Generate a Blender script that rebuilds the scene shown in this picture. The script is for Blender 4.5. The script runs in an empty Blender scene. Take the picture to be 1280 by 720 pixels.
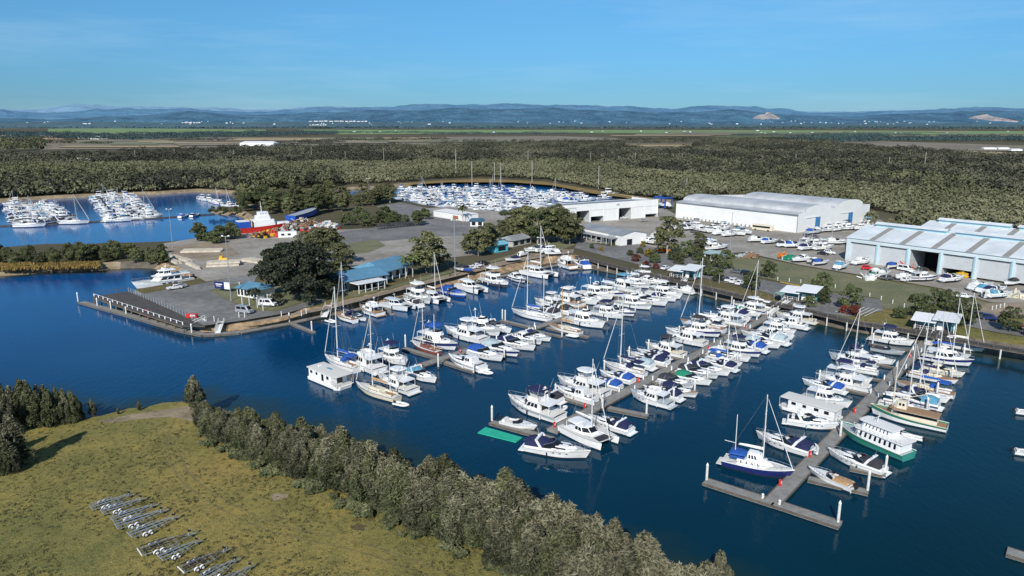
import bpy, math, random
import numpy as np
from mathutils import Vector, Matrix
from mathutils.geometry import delaunay_2d_cdt
R=math.radians
rng=random.Random(7)
scene=bpy.context.scene
col=scene.collection
# ------------------------------------------------------------------ survey: photo pixel -> point on the level z
FPX,HZ,CAMH=900.0,155.0,55.0
PIT=math.atan2(360-HZ,FPX)
LZ=2.2
def at(px,py,z=0.0):
    d=((px-640)/FPX,1.0,-(py-360)/FPX)
    c,s=math.cos(PIT),math.sin(PIT)
    w=(d[0],c*d[1]+s*d[2],-s*d[1]+c*d[2])
    t=(z-CAMH)/w[2]
    return Vector((w[0]*t,w[1]*t,z))
def L(px,py): return at(px,py,LZ)
# ------------------------------------------------------------------ materials
MATS={}
def M(name,colr,rough=.5,var=0.0,scale=3.0,bump=0.0,bscale=None,metal=0.0,world=False,rnd=0.0,spec=.5,col2=None,wave=None):
    if name in MATS: return MATS[name]
    m=bpy.data.materials.new(name); m.use_nodes=True
    nt=m.node_tree; N=nt.nodes; Lk=nt.links
    b=N['Principled BSDF']
    b.inputs['Roughness'].default_value=rough; b.inputs['Metallic'].default_value=metal
    b.inputs['Specular IOR Level'].default_value=spec
    b.inputs['Base Color'].default_value=(*colr,1)
    if world:
        g=N.new('ShaderNodeNewGeometry'); src=g.outputs['Position']
    else:
        g=N.new('ShaderNodeTexCoord'); src=g.outputs['Object']
    out=None
    if var or col2:
        n=N.new('ShaderNodeTexNoise'); n.inputs['Scale'].default_value=scale; n.inputs['Detail'].default_value=6; n.inputs['Roughness'].default_value=.65
        Lk.new(src,n.inputs['Vector'])
        r=N.new('ShaderNodeValToRGB')
        c2=col2 or tuple(min(1,c*(1+var)) for c in colr); c1=colr if col2 else tuple(c*(1-var) for c in colr)
        r.color_ramp.elements[0].position=.33; r.color_ramp.elements[0].color=(*c1,1)
        r.color_ramp.elements[1].position=.67; r.color_ramp.elements[1].color=(*c2,1)
        Lk.new(n.outputs['Fac'],r.inputs['Fac']); out=r.outputs['Color']
        if world:
            n2=N.new('ShaderNodeTexNoise'); n2.inputs['Scale'].default_value=scale*9; n2.inputs['Detail'].default_value=4
            Lk.new(src,n2.inputs['Vector'])
            mr=N.new('ShaderNodeMapRange'); mr.inputs['From Min'].default_value=.3; mr.inputs['From Max'].default_value=.7
            mr.inputs['To Min'].default_value=1-var*.7; mr.inputs['To Max'].default_value=1+var*.7
            Lk.new(n2.outputs['Fac'],mr.inputs['Value'])
            mx=N.new('ShaderNodeVectorMath'); mx.operation='SCALE'
            Lk.new(out,mx.inputs[0]); Lk.new(mr.outputs['Result'],mx.inputs['Scale']); out=mx.outputs['Vector']
    if rnd:
        oi=N.new('ShaderNodeObjectInfo')
        mr=N.new('ShaderNodeMapRange'); mr.inputs['To Min'].default_value=1-rnd; mr.inputs['To Max'].default_value=1+rnd
        Lk.new(oi.outputs['Random'],mr.inputs['Value'])
        mx=N.new('ShaderNodeVectorMath'); mx.operation='SCALE'
        if out: Lk.new(out,mx.inputs[0])
        else: mx.inputs[0].default_value=colr
        Lk.new(mr.outputs['Result'],mx.inputs['Scale']); out=mx.outputs['Vector']
    if out: Lk.new(out,b.inputs['Base Color'])
    if bump or wave:
        bp=N.new('ShaderNodeBump'); bp.inputs['Strength'].default_value=bump or .5; bp.inputs['Distance'].default_value=.1
        if wave:
            wv=N.new('ShaderNodeTexWave'); wv.bands_direction=wave[0]; wv.inputs['Scale'].default_value=wave[1]
            Lk.new(src,wv.inputs['Vector']); Lk.new(wv.outputs['Fac'],bp.inputs['Height'])
        else:
            nb=N.new('ShaderNodeTexNoise'); nb.inputs['Scale'].default_value=bscale or scale*4; nb.inputs['Detail'].default_value=5
            Lk.new(src,nb.inputs['Vector']); Lk.new(nb.outputs['Fac'],bp.inputs['Height'])
        Lk.new(bp.outputs['Normal'],b.inputs['Normal'])
    MATS[name]=m; return m
white=M('white_gelcoat',(.82,.83,.83),.3,.07,.9,rnd=.07)
cream=M('cream_paint',(.72,.66,.52),.4,.06,1.5)
hullnavy=M('navy_paint',(.02,.03,.14),.25,.15,2)
hullwood=M('red_brown_timber',(.22,.07,.05),.5,.25,3)
hullgreen=M('green_paint',(.02,.20,.13),.4,.15,2)
hullteal=M('teal_mural_paint',(.05,.30,.30),.4,.5,.6,col2=(.04,.25,.16))
hullgrey=M('grey_hull_paint',(.42,.46,.48),.35,.1,2)
hulldark=M('charcoal_hull_paint',(.07,.075,.09),.3,.15,2)
hullblue=M('royal_blue_paint',(.02,.09,.42),.35,.15,2)
hullred=M('red_hull_paint',(.50,.025,.02),.45,.2,1)
antifoul=M('dark_antifouling',(.02,.025,.04),.6,.3,2)
deckm=M('pale_deck_nonslip',(.68,.67,.63),.65,.08,2.5)
teak=M('teak_deck',(.33,.20,.11),.7,.25,4)
glass=M('dark_tinted_glass',(.012,.016,.022),.06)
clearg=M('pale_clear_curtain',(.42,.52,.55),.15,.2,2)
stainless=M('stainless_rail',(.62,.64,.66),.3,metal=.8)
alu=M('mast_alloy',(.72,.72,.70),.45,.05,3)
gold=M('varnished_spar',(.52,.30,.10),.4,.1,3)
navy=M('navy_canvas',(.012,.018,.075),.8,.35,2.5,.3,6)
blue=M('blue_canvas',(.015,.085,.36),.8,.3,2.5,.3,6)
ltblue=M('light_blue_canvas',(.10,.30,.45),.8,.25,2.5,.3,6)
charcoal=M('charcoal_canvas',(.035,.037,.045),.85,.35,2.5,.3,6)
greenc=M('green_canvas',(.01,.22,.13),.8,.25,2.5,.3,6)
tan=M('tan_canvas',(.42,.26,.13),.85,.25,2.5,.3,6)
whitec=M('white_canvas',(.74,.74,.73),.8,.12,2.5,.3,6)
black=M('black_plastic',(.015,.015,.017),.4,.2,4)
rubber=M('tyre_rubber',(.02,.02,.02),.8,.2,4)
redp=M('red_plastic',(.60,.03,.025),.5,.15,3)
orangep=M('orange_plastic',(.70,.20,.02),.5,.15,3)
yellowp=M('yellow_paint',(.70,.42,.03),.5,.15,3)
concrete=M('pontoon_concrete',(.24,.235,.22),.85,.22,.7,.3,8,world=True)
timber=M('weathered_timber',(.13,.105,.085),.85,.3,1.2,.4,12)
darktimber=M('dark_timber_deck',(.075,.068,.062),.85,.3,.5,.4,5,world=True)
pilem=M('white_pile_sleeve',(.66,.66,.63),.5,.15,1.5)
galv=M('galvanised_steel',(.46,.49,.52),.42,.2,4,metal=.55)
roofgrey=M('grey_corrugated_roof',(.29,.305,.32),.5,.2,.15,.35,wave=('X',6))
roofblue=M('blue_corrugated_roof',(.11,.26,.39),.5,.12,.3,.3,wave=('X',8))
wallwhite=M('white_cladding',(.80,.81,.80),.5,.05,.12,.25,wave=('X',5))
wallblue=M('pale_blue_cladding',(.60,.68,.72),.5,.07,.2,.2,wave=('X',5))
roofpale=M('pale_blue_roof_sheet',(.70,.745,.78),.45,.13,.12,.3,wave=('Y',5))
skylight=M('aged_skylight_sheet',(.30,.29,.27),.6,.12,.4)
doorgrey=M('roller_door_grey',(.55,.58,.60),.5,.06,.3,.4,wave=('Z',8))
doorblue=M('blue_sliding_door',(.05,.20,.42),.5,.1,.4)
darkin=M('dark_interior',(.02,.022,.025),.9,.3,.5)
aqua=M('aqua_wall_paint',(.16,.46,.52),.55,.1,.6)
cyanw=M('cyan_wall_paint',(.09,.47,.58),.55,.08,.6)
brickm=M('red_brick',(.32,.14,.09),.8,.25,2)
rockm=M('brown_rock_wall',(.16,.105,.06),.9,.45,.55,1.0,1.3,world=True,col2=(.46,.33,.20))
mudm=M('grey_mud_bank',(.085,.07,.055),.9,.4,.4,1.0,1.2,world=True,col2=(.17,.15,.12))
sandm=M('sandy_bank',(.16,.13,.075),.95,.3,.25,.6,2,world=True,col2=(.36,.28,.19))
grassdry=M('dry_reed_grass',(.30,.19,.05),.95,.3,.5,.6,3,world=True,col2=(.17,.13,.04))
asphalt=M('old_asphalt',(.135,.133,.132),.9,.3,.07,.2,6,world=True,col2=(.23,.225,.215))
gravel=M('gravel_hardstand',(.22,.20,.165),.95,.25,.05,.3,5,world=True,col2=(.37,.345,.31))
dirt=M('bare_dirt',(.27,.215,.155),.95,.25,.08,.3,5,world=True)
lawn=M('mown_lawn',(.12,.135,.066),.95,.25,.10,.5,4,world=True,col2=(.20,.185,.10))
limb=M('grey_bark',(.16,.14,.12),.9,.3,3)
palebark=M('pale_gum_bark',(.42,.37,.31),.8,.25,2)
def leafmat(name,lo,hi,top=None):
    m=bpy.data.materials.new(name); m.use_nodes=True; nt=m.node_tree; N=nt.nodes; K=nt.links
    b=N['Principled BSDF']; b.inputs['Roughness'].default_value=.75; b.inputs['Specular IOR Level'].default_value=.25
    tc=N.new('ShaderNodeTexCoord'); n=N.new('ShaderNodeTexNoise'); n.inputs['Scale'].default_value=.9; n.inputs['Detail'].default_value=5
    K.new(tc.outputs['Object'],n.inputs['Vector'])
    r=N.new('ShaderNodeValToRGB'); r.color_ramp.elements[0].position=.36; r.color_ramp.elements[1].position=.64
    r.color_ramp.elements[0].color=(*lo,1); r.color_ramp.elements[1].color=(*hi,1)
    K.new(n.outputs['Fac'],r.inputs['Fac']); out=r.outputs['Color']
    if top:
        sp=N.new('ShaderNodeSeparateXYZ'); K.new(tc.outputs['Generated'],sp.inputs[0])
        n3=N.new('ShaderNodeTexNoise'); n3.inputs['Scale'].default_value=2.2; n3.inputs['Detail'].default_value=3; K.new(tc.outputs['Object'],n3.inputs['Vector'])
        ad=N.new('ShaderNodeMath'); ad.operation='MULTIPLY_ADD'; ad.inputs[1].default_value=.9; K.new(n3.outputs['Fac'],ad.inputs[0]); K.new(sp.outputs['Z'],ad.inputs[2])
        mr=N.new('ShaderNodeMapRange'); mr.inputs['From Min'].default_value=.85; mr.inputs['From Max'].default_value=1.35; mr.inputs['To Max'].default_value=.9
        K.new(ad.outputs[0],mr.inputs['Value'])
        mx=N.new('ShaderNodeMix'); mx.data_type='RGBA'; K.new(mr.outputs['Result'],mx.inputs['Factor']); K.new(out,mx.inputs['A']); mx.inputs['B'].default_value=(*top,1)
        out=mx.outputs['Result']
    oi=N.new('ShaderNodeObjectInfo'); mr=N.new('ShaderNodeMapRange'); mr.inputs['To Min'].default_value=.66; mr.inputs['To Max'].default_value=1.34
    K.new(oi.outputs['Random'],mr.inputs['Value'])
    v=N.new('ShaderNodeVectorMath'); v.operation='SCALE'; K.new(out,v.inputs[0]); K.new(mr.outputs['Result'],v.inputs['Scale'])
    K.new(v.outputs['Vector'],b.inputs['Base Color'])
    return m
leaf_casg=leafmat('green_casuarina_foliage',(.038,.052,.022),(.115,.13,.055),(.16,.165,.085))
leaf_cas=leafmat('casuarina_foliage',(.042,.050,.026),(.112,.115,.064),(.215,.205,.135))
leaf_dark=leafmat('dark_fig_foliage',(.030,.042,.028),(.075,.094,.060))
leaf_gum=leafmat('gum_foliage',(.075,.088,.04),(.20,.195,.095))
leaf_man=leafmat('mangrove_foliage',(.06,.075,.032),(.145,.152,.066))
leaf_bush=leafmat('garden_shrub_foliage',(.052,.07,.033),(.125,.145,.06))
leaf_red=leafmat('dark_red_foliage',(.10,.02,.015),(.20,.045,.03))
leaf_palm=leafmat('palm_frond',(.05,.07,.025),(.12,.14,.05))
leaf_gold=leafmat('yellow_foliage',(.18,.13,.02),(.35,.26,.04))
# ------------------------------------------------------------------ mesh builder
class MB:
    def __init__(s): s.v=[]; s.f=[]; s.m=[]; s.mats=[]
    def mi(s,mat):
        if mat not in s.mats: s.mats.append(mat)
        return s.mats.index(mat)
    def face(s,pts,mat):
        i=len(s.v); s.v+=[tuple(p) for p in pts]; s.f.append(tuple(range(i,i+len(pts)))); s.m.append(s.mi(mat))
    def poly(s,V,F,mat):
        i=len(s.v); s.v+=[tuple(p) for p in V]; k=s.mi(mat)
        for f in F: s.f.append(tuple(i+a for a in f)); s.m.append(k)
    def box(s,c,d,mat,rz=0.0):
        x,y,z=d[0]/2,d[1]/2,d[2]/2; ca,sa=math.cos(rz),math.sin(rz)
        V=[(c[0]+a*x*ca-b*y*sa,c[1]+a*x*sa+b*y*ca,c[2]+e*z) for e in(-1,1) for a,b in((-1,-1),(1,-1),(1,1),(-1,1))]
        s.poly(V,[(3,2,1,0),(4,5,6,7),(0,1,5,4),(1,2,6,5),(2,3,7,6),(3,0,4,7)],mat)
    def loft(s,rings,mat,caps=True,closed=True):
        n=len(rings[0]); i=len(s.v); k=s.mi(mat)
        for r in rings: s.v+=[tuple(p) for p in r]
        for a in range(len(rings)-1):
            for j in range(n if closed else n-1):
                j2=(j+1)%n
                s.f.append((i+a*n+j,i+a*n+j2,i+(a+1)*n+j2,i+(a+1)*n+j)); s.m.append(k)
        if caps:
            s.f.append(tuple(i+j for j in reversed(range(n)))); s.m.append(k)
            s.f.append(tuple(i+(len(rings)-1)*n+j for j in range(n))); s.m.append(k)
    def tube(s,p0,p1,r0,r1=None,mat=None,n=6):
        p0=Vector(p0);p1=Vector(p1); r1=r0 if r1 is None else r1
        d=(p1-p0)
        if d.length<1e-6: return
        d.normalize(); a=d.orthogonal().normalized(); b=d.cross(a)
        cs=[(math.cos(2*math.pi*i/n),math.sin(2*math.pi*i/n)) for i in range(n)]
        s.loft([[p0+(a*c+b*q)*r0 for c,q in cs],[p1+(a*c+b*q)*r1 for c,q in cs]],mat)
    def path(s,pts,r,mat,n=5):
        for a,b in zip(pts[:-1],pts[1:]): s.tube(a,b,r,r,mat,n)
    # frustum with chamfered plan corners: (x0,x1,w) at z0 and (x0,x1,w) at z1 ; front is +x
    def frus(s,b,t,z0,z1,mat,cf=.3,cr=.12,camber=0.0,bottom=False):
        def ring(x0,x1,w,z):
            h=w/2; f=min(h*cf*2,(x1-x0)*.35); g=h*cr*2
            return [(x0,-h+g,z),(x0+g,-h,z),(x1-f,-h,z),(x1,-h+f*.75,z),(x1,h-f*.75,z),(x1-f,h,z),(x0+g,h,z),(x0,h-g,z)]
        A=ring(*b,z0);B=ring(*t,z1)
        s.loft([A,B],mat,caps=False)
        if camber:
            C=ring(t[0]+.15,t[1]-.2,t[2]*.6,z1+camber); s.loft([B,C],mat,caps=False); s.face(C,mat)
        else: s.face(B,mat)
        if bottom: s.face(A[::-1],mat)
        return A,B
    def sphere(s,c,r,mat,n=8,m=5,sz=1.0):
        rings=[]
        for i in range(1,m):
            a=math.pi*i/m; rings.append([(c[0]+r*math.sin(a)*math.cos(2*math.pi*j/n),c[1]+r*math.sin(a)*math.sin(2*math.pi*j/n),c[2]-sz*r*math.cos(a)) for j in range(n)])
        s.loft(rings,mat)
    def build(s,name,parent=None,smooth=30,loc=None):
        me=bpy.data.meshes.new(name); me.from_pydata(s.v,[],s.f)
        for m in s.mats: me.materials.append(m)
        me.polygons.foreach_set('material_index',s.m)
        if smooth:
            me.polygons.foreach_set('use_smooth',[True]*len(s.f))
            # weld so smoothing works across shared edges
            me.validate()
            me.set_sharp_from_angle(angle=R(smooth))
        me.update()
        o=bpy.data.objects.new(name,me); col.objects.link(o)
        if parent: o.parent=parent
        if loc is not None: o.location=loc
        return o
def tag(o,label=None,cat=None,group=None,kind=None):
    for k,v in(('label',label),('category',cat),('group',group),('kind',kind)):
        if v: o[k]=v
    return o
def thing(name,label,cat,loc=(0,0,0),rz=0.0,group=None):
    o=bpy.data.objects.new(name,None); col.objects.link(o); o.location=loc; o.rotation_euler=(0,0,rz); o.empty_display_size=.5
    return tag(o,label,cat,group)
def copy_tree(o,parent=None):
    c=o.copy(); col.objects.link(c)
    if parent: c.parent=parent
    for ch in list(KIDS(o)): copy_tree(ch,c)
    return c
_kids={}
def KIDS(o): return _kids.get(o.name) or _kids.setdefault(o.name,list(o.children))
def flat(obj,name,label=None):
    pass
def recolor(o,mp):
    for x in [o]+list(o.children_recursive):
        if x.type!='MESH': continue
        for s in x.material_slots:
            if s.material and s.material.name in mp:
                n=mp[s.material.name]; s.link='OBJECT'; s.material=n
def kill(o):
    for c in list(o.children_recursive): bpy.data.objects.remove(c)
    bpy.data.objects.remove(o)
# numpy foliage: quads scattered in clusters
def leafmesh(name,centers,radii,per,size,mats,seed,up=.3,stretch=1.0,droop=0.0,trunkMB=None,shell=.55,bias=.8,second=.5):
    g=np.random.default_rng(seed)
    C=np.repeat(np.asarray(centers,float),per,axis=0); n=len(C)
    rr=np.repeat(np.asarray(radii,float).reshape(len(centers),-1)*np.ones((1,3)),per,axis=0)
    d=g.normal(size=(n,3)); d/=np.linalg.norm(d,axis=1)[:,None]
    d[:,2]=np.where(d[:,2]<-.3,-d[:,2],d[:,2])
    rad=(shell+(1-shell)*g.random(n))**.6
    P=C+d*rr*rad[:,None]
    nrm=d*bias+g.normal(size=(n,3))*.55+np.array([0,0,up]); nrm/=np.linalg.norm(nrm,axis=1)[:,None]
    t=np.cross(nrm,g.normal(size=(n,3))); t[:,2]-=droop*2*np.sign(t[:,2])*-1*0; t/=np.linalg.norm(t,axis=1)[:,None]+1e-9
    if droop:
        dn=np.tile([0,0,-1.0],(n,1)); t=t*(1-droop)+dn*droop; t-=nrm*np.sum(t*nrm,axis=1)[:,None]; t/=np.linalg.norm(t,axis=1)[:,None]+1e-9
    b=np.cross(nrm,t)
    s=size*(.6+.8*g.random(n))[:,None]
    a=t*s*stretch; w=b*s*.6
    V=np.stack([P-a,P+w*(.7+.6*g.random((n,1))),P+a,P-w*(.7+.6*g.random((n,1)))],axis=1).reshape(-1,3)
    me=bpy.data.meshes.new(name)
    nq=n; me.vertices.add(len(V)); me.vertices.foreach_set('co',V.ravel())
    me.loops.add(nq*4); me.loops.foreach_set('vertex_index',np.arange(nq*4,dtype=np.int32))
    me.polygons.add(nq); me.polygons.foreach_set('loop_start',np.arange(0,nq*4,4,dtype=np.int32)); me.polygons.foreach_set('loop_total',np.full(nq,4,dtype=np.int32))
    for m in mats: me.materials.append(m)
    if len(mats)>1: me.polygons.foreach_set('material_index',(g.random(nq)<second).astype(np.int32))
    me.update(calc_edges=True); me.validate()
    return me
def mobj(name,me,parent=None,loc=(0,0,0)):
    o=bpy.data.objects.new(name,me); col.objects.link(o); o.parent=parent; o.location=loc; return o
# ------------------------------------------------------------------ camera, light, sky
cam=bpy.data.cameras.new('camera'); cam.sensor_width=36; cam.lens=FPX/1280*36; cam.clip_start=1; cam.clip_end=90000
co=bpy.data.objects.new('camera',cam); col.objects.link(co); co.location=(0,0,CAMH); co.rotation_euler=(R(90)-PIT,0,0); scene.camera=co
SUN_EL,SUN_AZ=R(34),R(194)   # compass bearing of the sun: behind the camera, a little left
sd=Vector((math.sin(SUN_AZ)*math.cos(SUN_EL),math.cos(SUN_AZ)*math.cos(SUN_EL),math.sin(SUN_EL)))
sl=bpy.data.lights.new('sun','SUN'); sl.energy=4.7; sl.angle=R(.55); sl.color=(1,.95,.87)
so=bpy.data.objects.new('sun',sl); col.objects.link(so); so.rotation_euler=(-sd).to_track_quat('-Z','Y').to_euler(); so.location=sd*200
w=bpy.data.worlds.new('World'); scene.world=w; w.use_nodes=True
nt=w.node_tree; bg=nt.nodes['Background']
sky=nt.nodes.new('ShaderNodeTexSky'); sky.sky_type='NISHITA'; sky.sun_disc=False; sky.sun_elevation=SUN_EL; sky.sun_rotation=SUN_AZ
sky.altitude=50; sky.air_density=1.0; sky.dust_density=.35; sky.ozone_density=2.2
# faint cirrus streaks
tc=nt.nodes.new('ShaderNodeTexCoord'); mp=nt.nodes.new('ShaderNodeMapping'); mp.inputs['Scale'].default_value=(1.6,1.6,14); mp.inputs['Rotation'].default_value=(0,R(5),0)
nz=nt.nodes.new('ShaderNodeTexNoise'); nz.inputs['Scale'].default_value=1.7; nz.inputs['Detail'].default_value=7; nz.inputs['Roughness'].default_value=.6
mr=nt.nodes.new('ShaderNodeMapRange'); mr.inputs['From Min'].default_value=.48; mr.inputs['From Max'].default_value=.75; mr.inputs['To Max'].default_value=.28
mx=nt.nodes.new('ShaderNodeMix'); mx.data_type='RGBA'; mx.inputs['B'].default_value=(5.4,8.2,10.4,1)
sz=nt.nodes.new('ShaderNodeSeparateXYZ'); hs=nt.nodes.new('ShaderNodeMix'); hs.data_type='RGBA'; hs.blend_type='MULTIPLY'; hs.inputs['Factor'].default_value=1
hr=nt.nodes.new('ShaderNodeValToRGB'); he=hr.color_ramp.elements; he.new(.05); he.new(.2); q_=he.new(.7); q_.color=(2.5,2.5,2.4,1)
for el,(p_,c_) in zip([he[0],he[1],he[2],he[3]],((0,(.36,.68,1.18)),(.045,(.33,.69,1.13)),(.16,(.45,.92,1.25)),(.42,(.55,.95,1.2)))): el.position=p_; el.color=(*c_,1)
nt.links.new(tc.outputs['Generated'],sz.inputs[0]); nt.links.new(sz.outputs['Z'],hr.inputs['Fac']); nt.links.new(hr.outputs['Color'],hs.inputs['B'])
nt.links.new(tc.outputs['Generated'],mp.inputs['Vector']); nt.links.new(mp.outputs['Vector'],nz.inputs['Vector']); nt.links.new(nz.outputs['Fac'],mr.inputs['Value'])
nt.links.new(sky.outputs['Color'],hs.inputs['A']); nt.links.new(hs.outputs['Result'],mx.inputs['A']); nt.links.new(mr.outputs['Result'],mx.inputs['Factor'])
nt.links.new(mx.outputs['Result'],bg.inputs['Color']); bg.inputs['Strength'].default_value=.085
scene.view_settings.view_transform='Standard'; scene.view_settings.look='None'; scene.view_settings.exposure=0
from mathutils import noise as mnoise
# ================================================================== SETTING
def P(*xy): return [at(x,y).to_2d() for x,y in xy]
def W(*xy): return [Vector(p) for p in xy]
bank_a='mud';
main_pts=[]   # (point, bank kind of the edge that starts here)
def add(kind,pts): main_pts.extend((p,kind) for p in pts)
add('mud',W((-3000,640),(-520,330)))
add('reed',P((-40,346),(0,345),(60,341),(112,339)))
add('mud',P((150,336),(175,335)))
add('rock',P((192,336),(215,344),(237,352)))
add('quay',P((247,356),(168,370),(236,411)))
add('rock',P((252,415),(275,415),(300,413),(341,405),(406,395),(442,386),(475,378),(503,370),(540,361),(575,353),(609,346),(654,336),(685,329),(715,327)))
add('sea',P((736,335),(784,346),(830,357),(866,366),(922,380),(953,387),(1000,397),(1020,404),(1070,415),(1107,421),(1160,430),(1220,440),(1280,449),(1420,475)))
add('sea',W((330,60),(420,-120),(500,-500)))
add('sand',W((70,-500),(36,20)))
add('sand',P((910,752),(860,735),(800,706),(705,688),(640,650),(560,628),(500,582),(420,549),(350,530),(300,519),(268,508),(240,503),(205,509),(160,516),(125,524),(108,527),(98,516),(60,506),(0,497),(-60,492)))
add('sand',W((-420,165),(-3000,150)))
left_pts=[(p,'sand') for p in P((-80,320),(0,314),(60,309),(110,309),(170,307),(205,306),(245,304),(268,300),(285,295),(302,288),(316,280),(300,270),(272,268),(262,265),(275,261),(305,262),(312,250),(300,243),(245,240),(200,243),(120,246),(60,249),(0,253),(-60,256))]+[(p,'sand') for p in W((-900,700),(-700,400))]
mid_pts=[(p,'sand') for p in P((425,238),(470,236),(500,233),(560,229),(640,229),(690,233),(740,243),(795,250),(835,254),(835,262),(790,264),(700,268),(640,274),(590,268),(530,258),(500,252),(425,247))]
def area(pts): return sum(a.x*b.y-b.x*a.y for a,b in zip(pts,pts[1:]+pts[:1]))/2
def densify(pk,step,jit):
    out=[]; r=random.Random(3)
    for (p,k),(q,_) in zip(pk,pk[1:]+pk[:1]):
        d=(q-p).length; n=max(1,min(60,int(d/step))) if d<250 else 1
        for i in range(n):
            t=i/n; v=p.lerp(q,t)
            if i and k not in('quay','sea'): v=v+Vector((r.uniform(-jit,jit),r.uniform(-jit,jit)))
            out.append((v,k))
    return out
BW={'mud':4.0,'reed':4.0,'rock':3.6,'quay':.25,'sea':4.5,'sand':4.0}
BM={'mud':mudm,'reed':sandm,'rock':rockm,'quay':concrete,'sea':mudm,'sand':sandm}
BN={'mud':'mud_bank','reed':'river_bank','rock':'rock_wall_bank','quay':'quay_face','sea':'shore_slope','sand':'sandy_bank'}
holes=[]
def shore(pk,step,jit):
    if area([p for p,_ in pk])>0: pk=[(p,pk[i-1][1]) for i,(p,_) in reversed(list(enumerate(pk)))]
    # clockwise now: outward is on the left of travel
    pk=densify(pk,step,jit); n=len(pk); top=[]
    r=random.Random(5)
    for i,(p,k) in enumerate(pk):
        a=pk[i-1][0];b=pk[(i+1)%n][0]
        t1=(p-a).normalized(); t2=(b-p).normalized(); nn=Vector((-(t1.y+t2.y),t1.x+t2.x))
        if nn.length<.2: nn=Vector((-t1.y,t1.x))
        nn.normalize(); k2=pk[i-1][1]
        wd=min(BW[k],BW[k2])*(1 if 'quay' in(k,k2) else r.uniform(.85,1.2))
        top.append(p+nn*wd)
    groups={}
    for i in range(n):
        j=(i+1)%n; k=pk[i][1]; mb=groups.setdefault(k,MB())
        (a,_),(b,_)=pk[i],pk[j]; A,B=top[i],top[j]
        na=(A-a)*.35
        nb=(B-b)*.35
        prof=[(-1.2,-1.0),(0,0),(.45,.9),(1,LZ)]
        for (t0,z0),(t1,z1) in zip(prof[:-1],prof[1:]):
            mb.face([(*(a+(A-a)*t0),z0),(*(b+(B-b)*t0),z0),(*(b+(B-b)*t1),z1),(*(a+(A-a)*t1),z1)],BM[k])
    for k,mb in groups.items(): tag(mb.build(BN[k],smooth=0),kind='structure')
    holes.append(top); return pk,top
main_shore,main_top=shore(main_pts,2.5,.25); main_shore_pts=[p for p,_ in main_shore if abs(p.x)<460 and p.y<500]
shore(left_pts,8,.8); shore(mid_pts,8,.8)
def inside(p,poly):
    c=False; n=len(poly); x,y=p[0],p[1]
    for i in range(n):
        a=poly[i];b=poly[i-1]
        if (a[1]>y)!=(b[1]>y) and x<(b[0]-a[0])*(y-a[1])/(b[1]-a[1])+a[0]: c=not c
    return c
def inwater(p): return any(inside(p,h) for h in holes)
# ground: one sheet with the water bodies cut out
vs=[Vector((-26000,-700)),Vector((26000,-700)),Vector((26000,26000)),Vector((-26000,26000))]
ed=[(0,1),(1,2),(2,3),(3,0)]
for h in holes:
    i=len(vs); vs+=h; ed+=[(i+a,i+(a+1)%len(h)) for a in range(len(h))]
V,_,F,_,_,_=delaunay_2d_cdt(vs,ed,[],0,1e-4)
F=[f for f in F if not inwater(sum((V[a] for a in f),Vector((0,0)))/len(f))]
gm=bpy.data.materials.new('ground_cover'); gm.use_nodes=True
def ground_mat(m):
    nt=m.node_tree;N=nt.nodes;K=nt.links;b=N['Principled BSDF']; b.inputs['Roughness'].default_value=.95; b.inputs['Specular IOR Level'].default_value=.15
    g=N.new('ShaderNodeNewGeometry')
    def noise(s,d=6,ro=.6):
        n=N.new('ShaderNodeTexNoise'); n.inputs['Scale'].default_value=s; n.inputs['Detail'].default_value=d; n.inputs['Roughness'].default_value=ro; K.new(g.outputs['Position'],n.inputs['Vector']); return n.outputs['Fac']
    def ramp(f,st):
        r=N.new('ShaderNodeValToRGB'); e=r.color_ramp.elements
        while len(e)<len(st): e.new(.5)
        for el,(p,c) in zip(e,st): el.position=p; el.color=(*c,1)
        K.new(f,r.inputs['Fac']); return r.outputs['Color']
    def mix(f,a,c,mode='MIX'):
        x=N.new('ShaderNodeMix'); x.data_type='RGBA'; x.blend_type=mode
        if isinstance(f,float): x.inputs['Factor'].default_value=f
        else: K.new(f,x.inputs['Factor'])
        K.new(a,x.inputs['A']); K.new(c,x.inputs['B']); return x.outputs['Result']
    big=ramp(noise(.035),[(.33,(.148,.152,.056)),(.45,(.215,.20,.07)),(.56,(.29,.242,.082)),(.68,(.33,.25,.088))])
    med=ramp(noise(.30,8,.7),[(.3,(.72,.75,.72)),(.5,(1,1,1)),(.72,(1.22,1.15,1.02))])
    fine=ramp(noise(5.5,5,.75),[(.30,(.45,.47,.48)),(.5,(1,1,1)),(.7,(1.5,1.45,1.3))])
    tuss=ramp(noise(1.6,4,.6),[(.34,(.62,.66,.62)),(.5,(1,1,1)),(.7,(1.12,1.1,1.05))])
    c=mix(1.0,big,med,'MULTIPLY'); c=mix(1.0,c,fine,'MULTIPLY'); near=mix(1.0,c,tuss,'MULTIPLY')
    far=ramp(noise(.006,6),[(.35,(.075,.068,.042)),(.5,(.105,.095,.058)),(.65,(.135,.118,.075))])
    sp=N.new('ShaderNodeSeparateXYZ'); K.new(g.outputs['Position'],sp.inputs[0])
    mr=N.new('ShaderNodeMapRange'); mr.inputs['From Min'].default_value=170; mr.inputs['From Max'].default_value=260; K.new(sp.outputs['Y'],mr.inputs['Value'])
    K.new(mix(mr.outputs['Result'],near,far),b.inputs['Base Color'])
    bp=N.new('ShaderNodeBump'); bp.inputs['Strength'].default_value=.9; bp.inputs['Distance'].default_value=.25; K.new(noise(4.0,6,.7),bp.inputs['Height']); K.new(bp.outputs['Normal'],b.inputs['Normal'])
ground_mat(gm)
mb=MB(); mb.poly([(v.x,v.y,LZ) for v in V],F,gm); tag(mb.build('ground',smooth=0),kind='structure')
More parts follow.
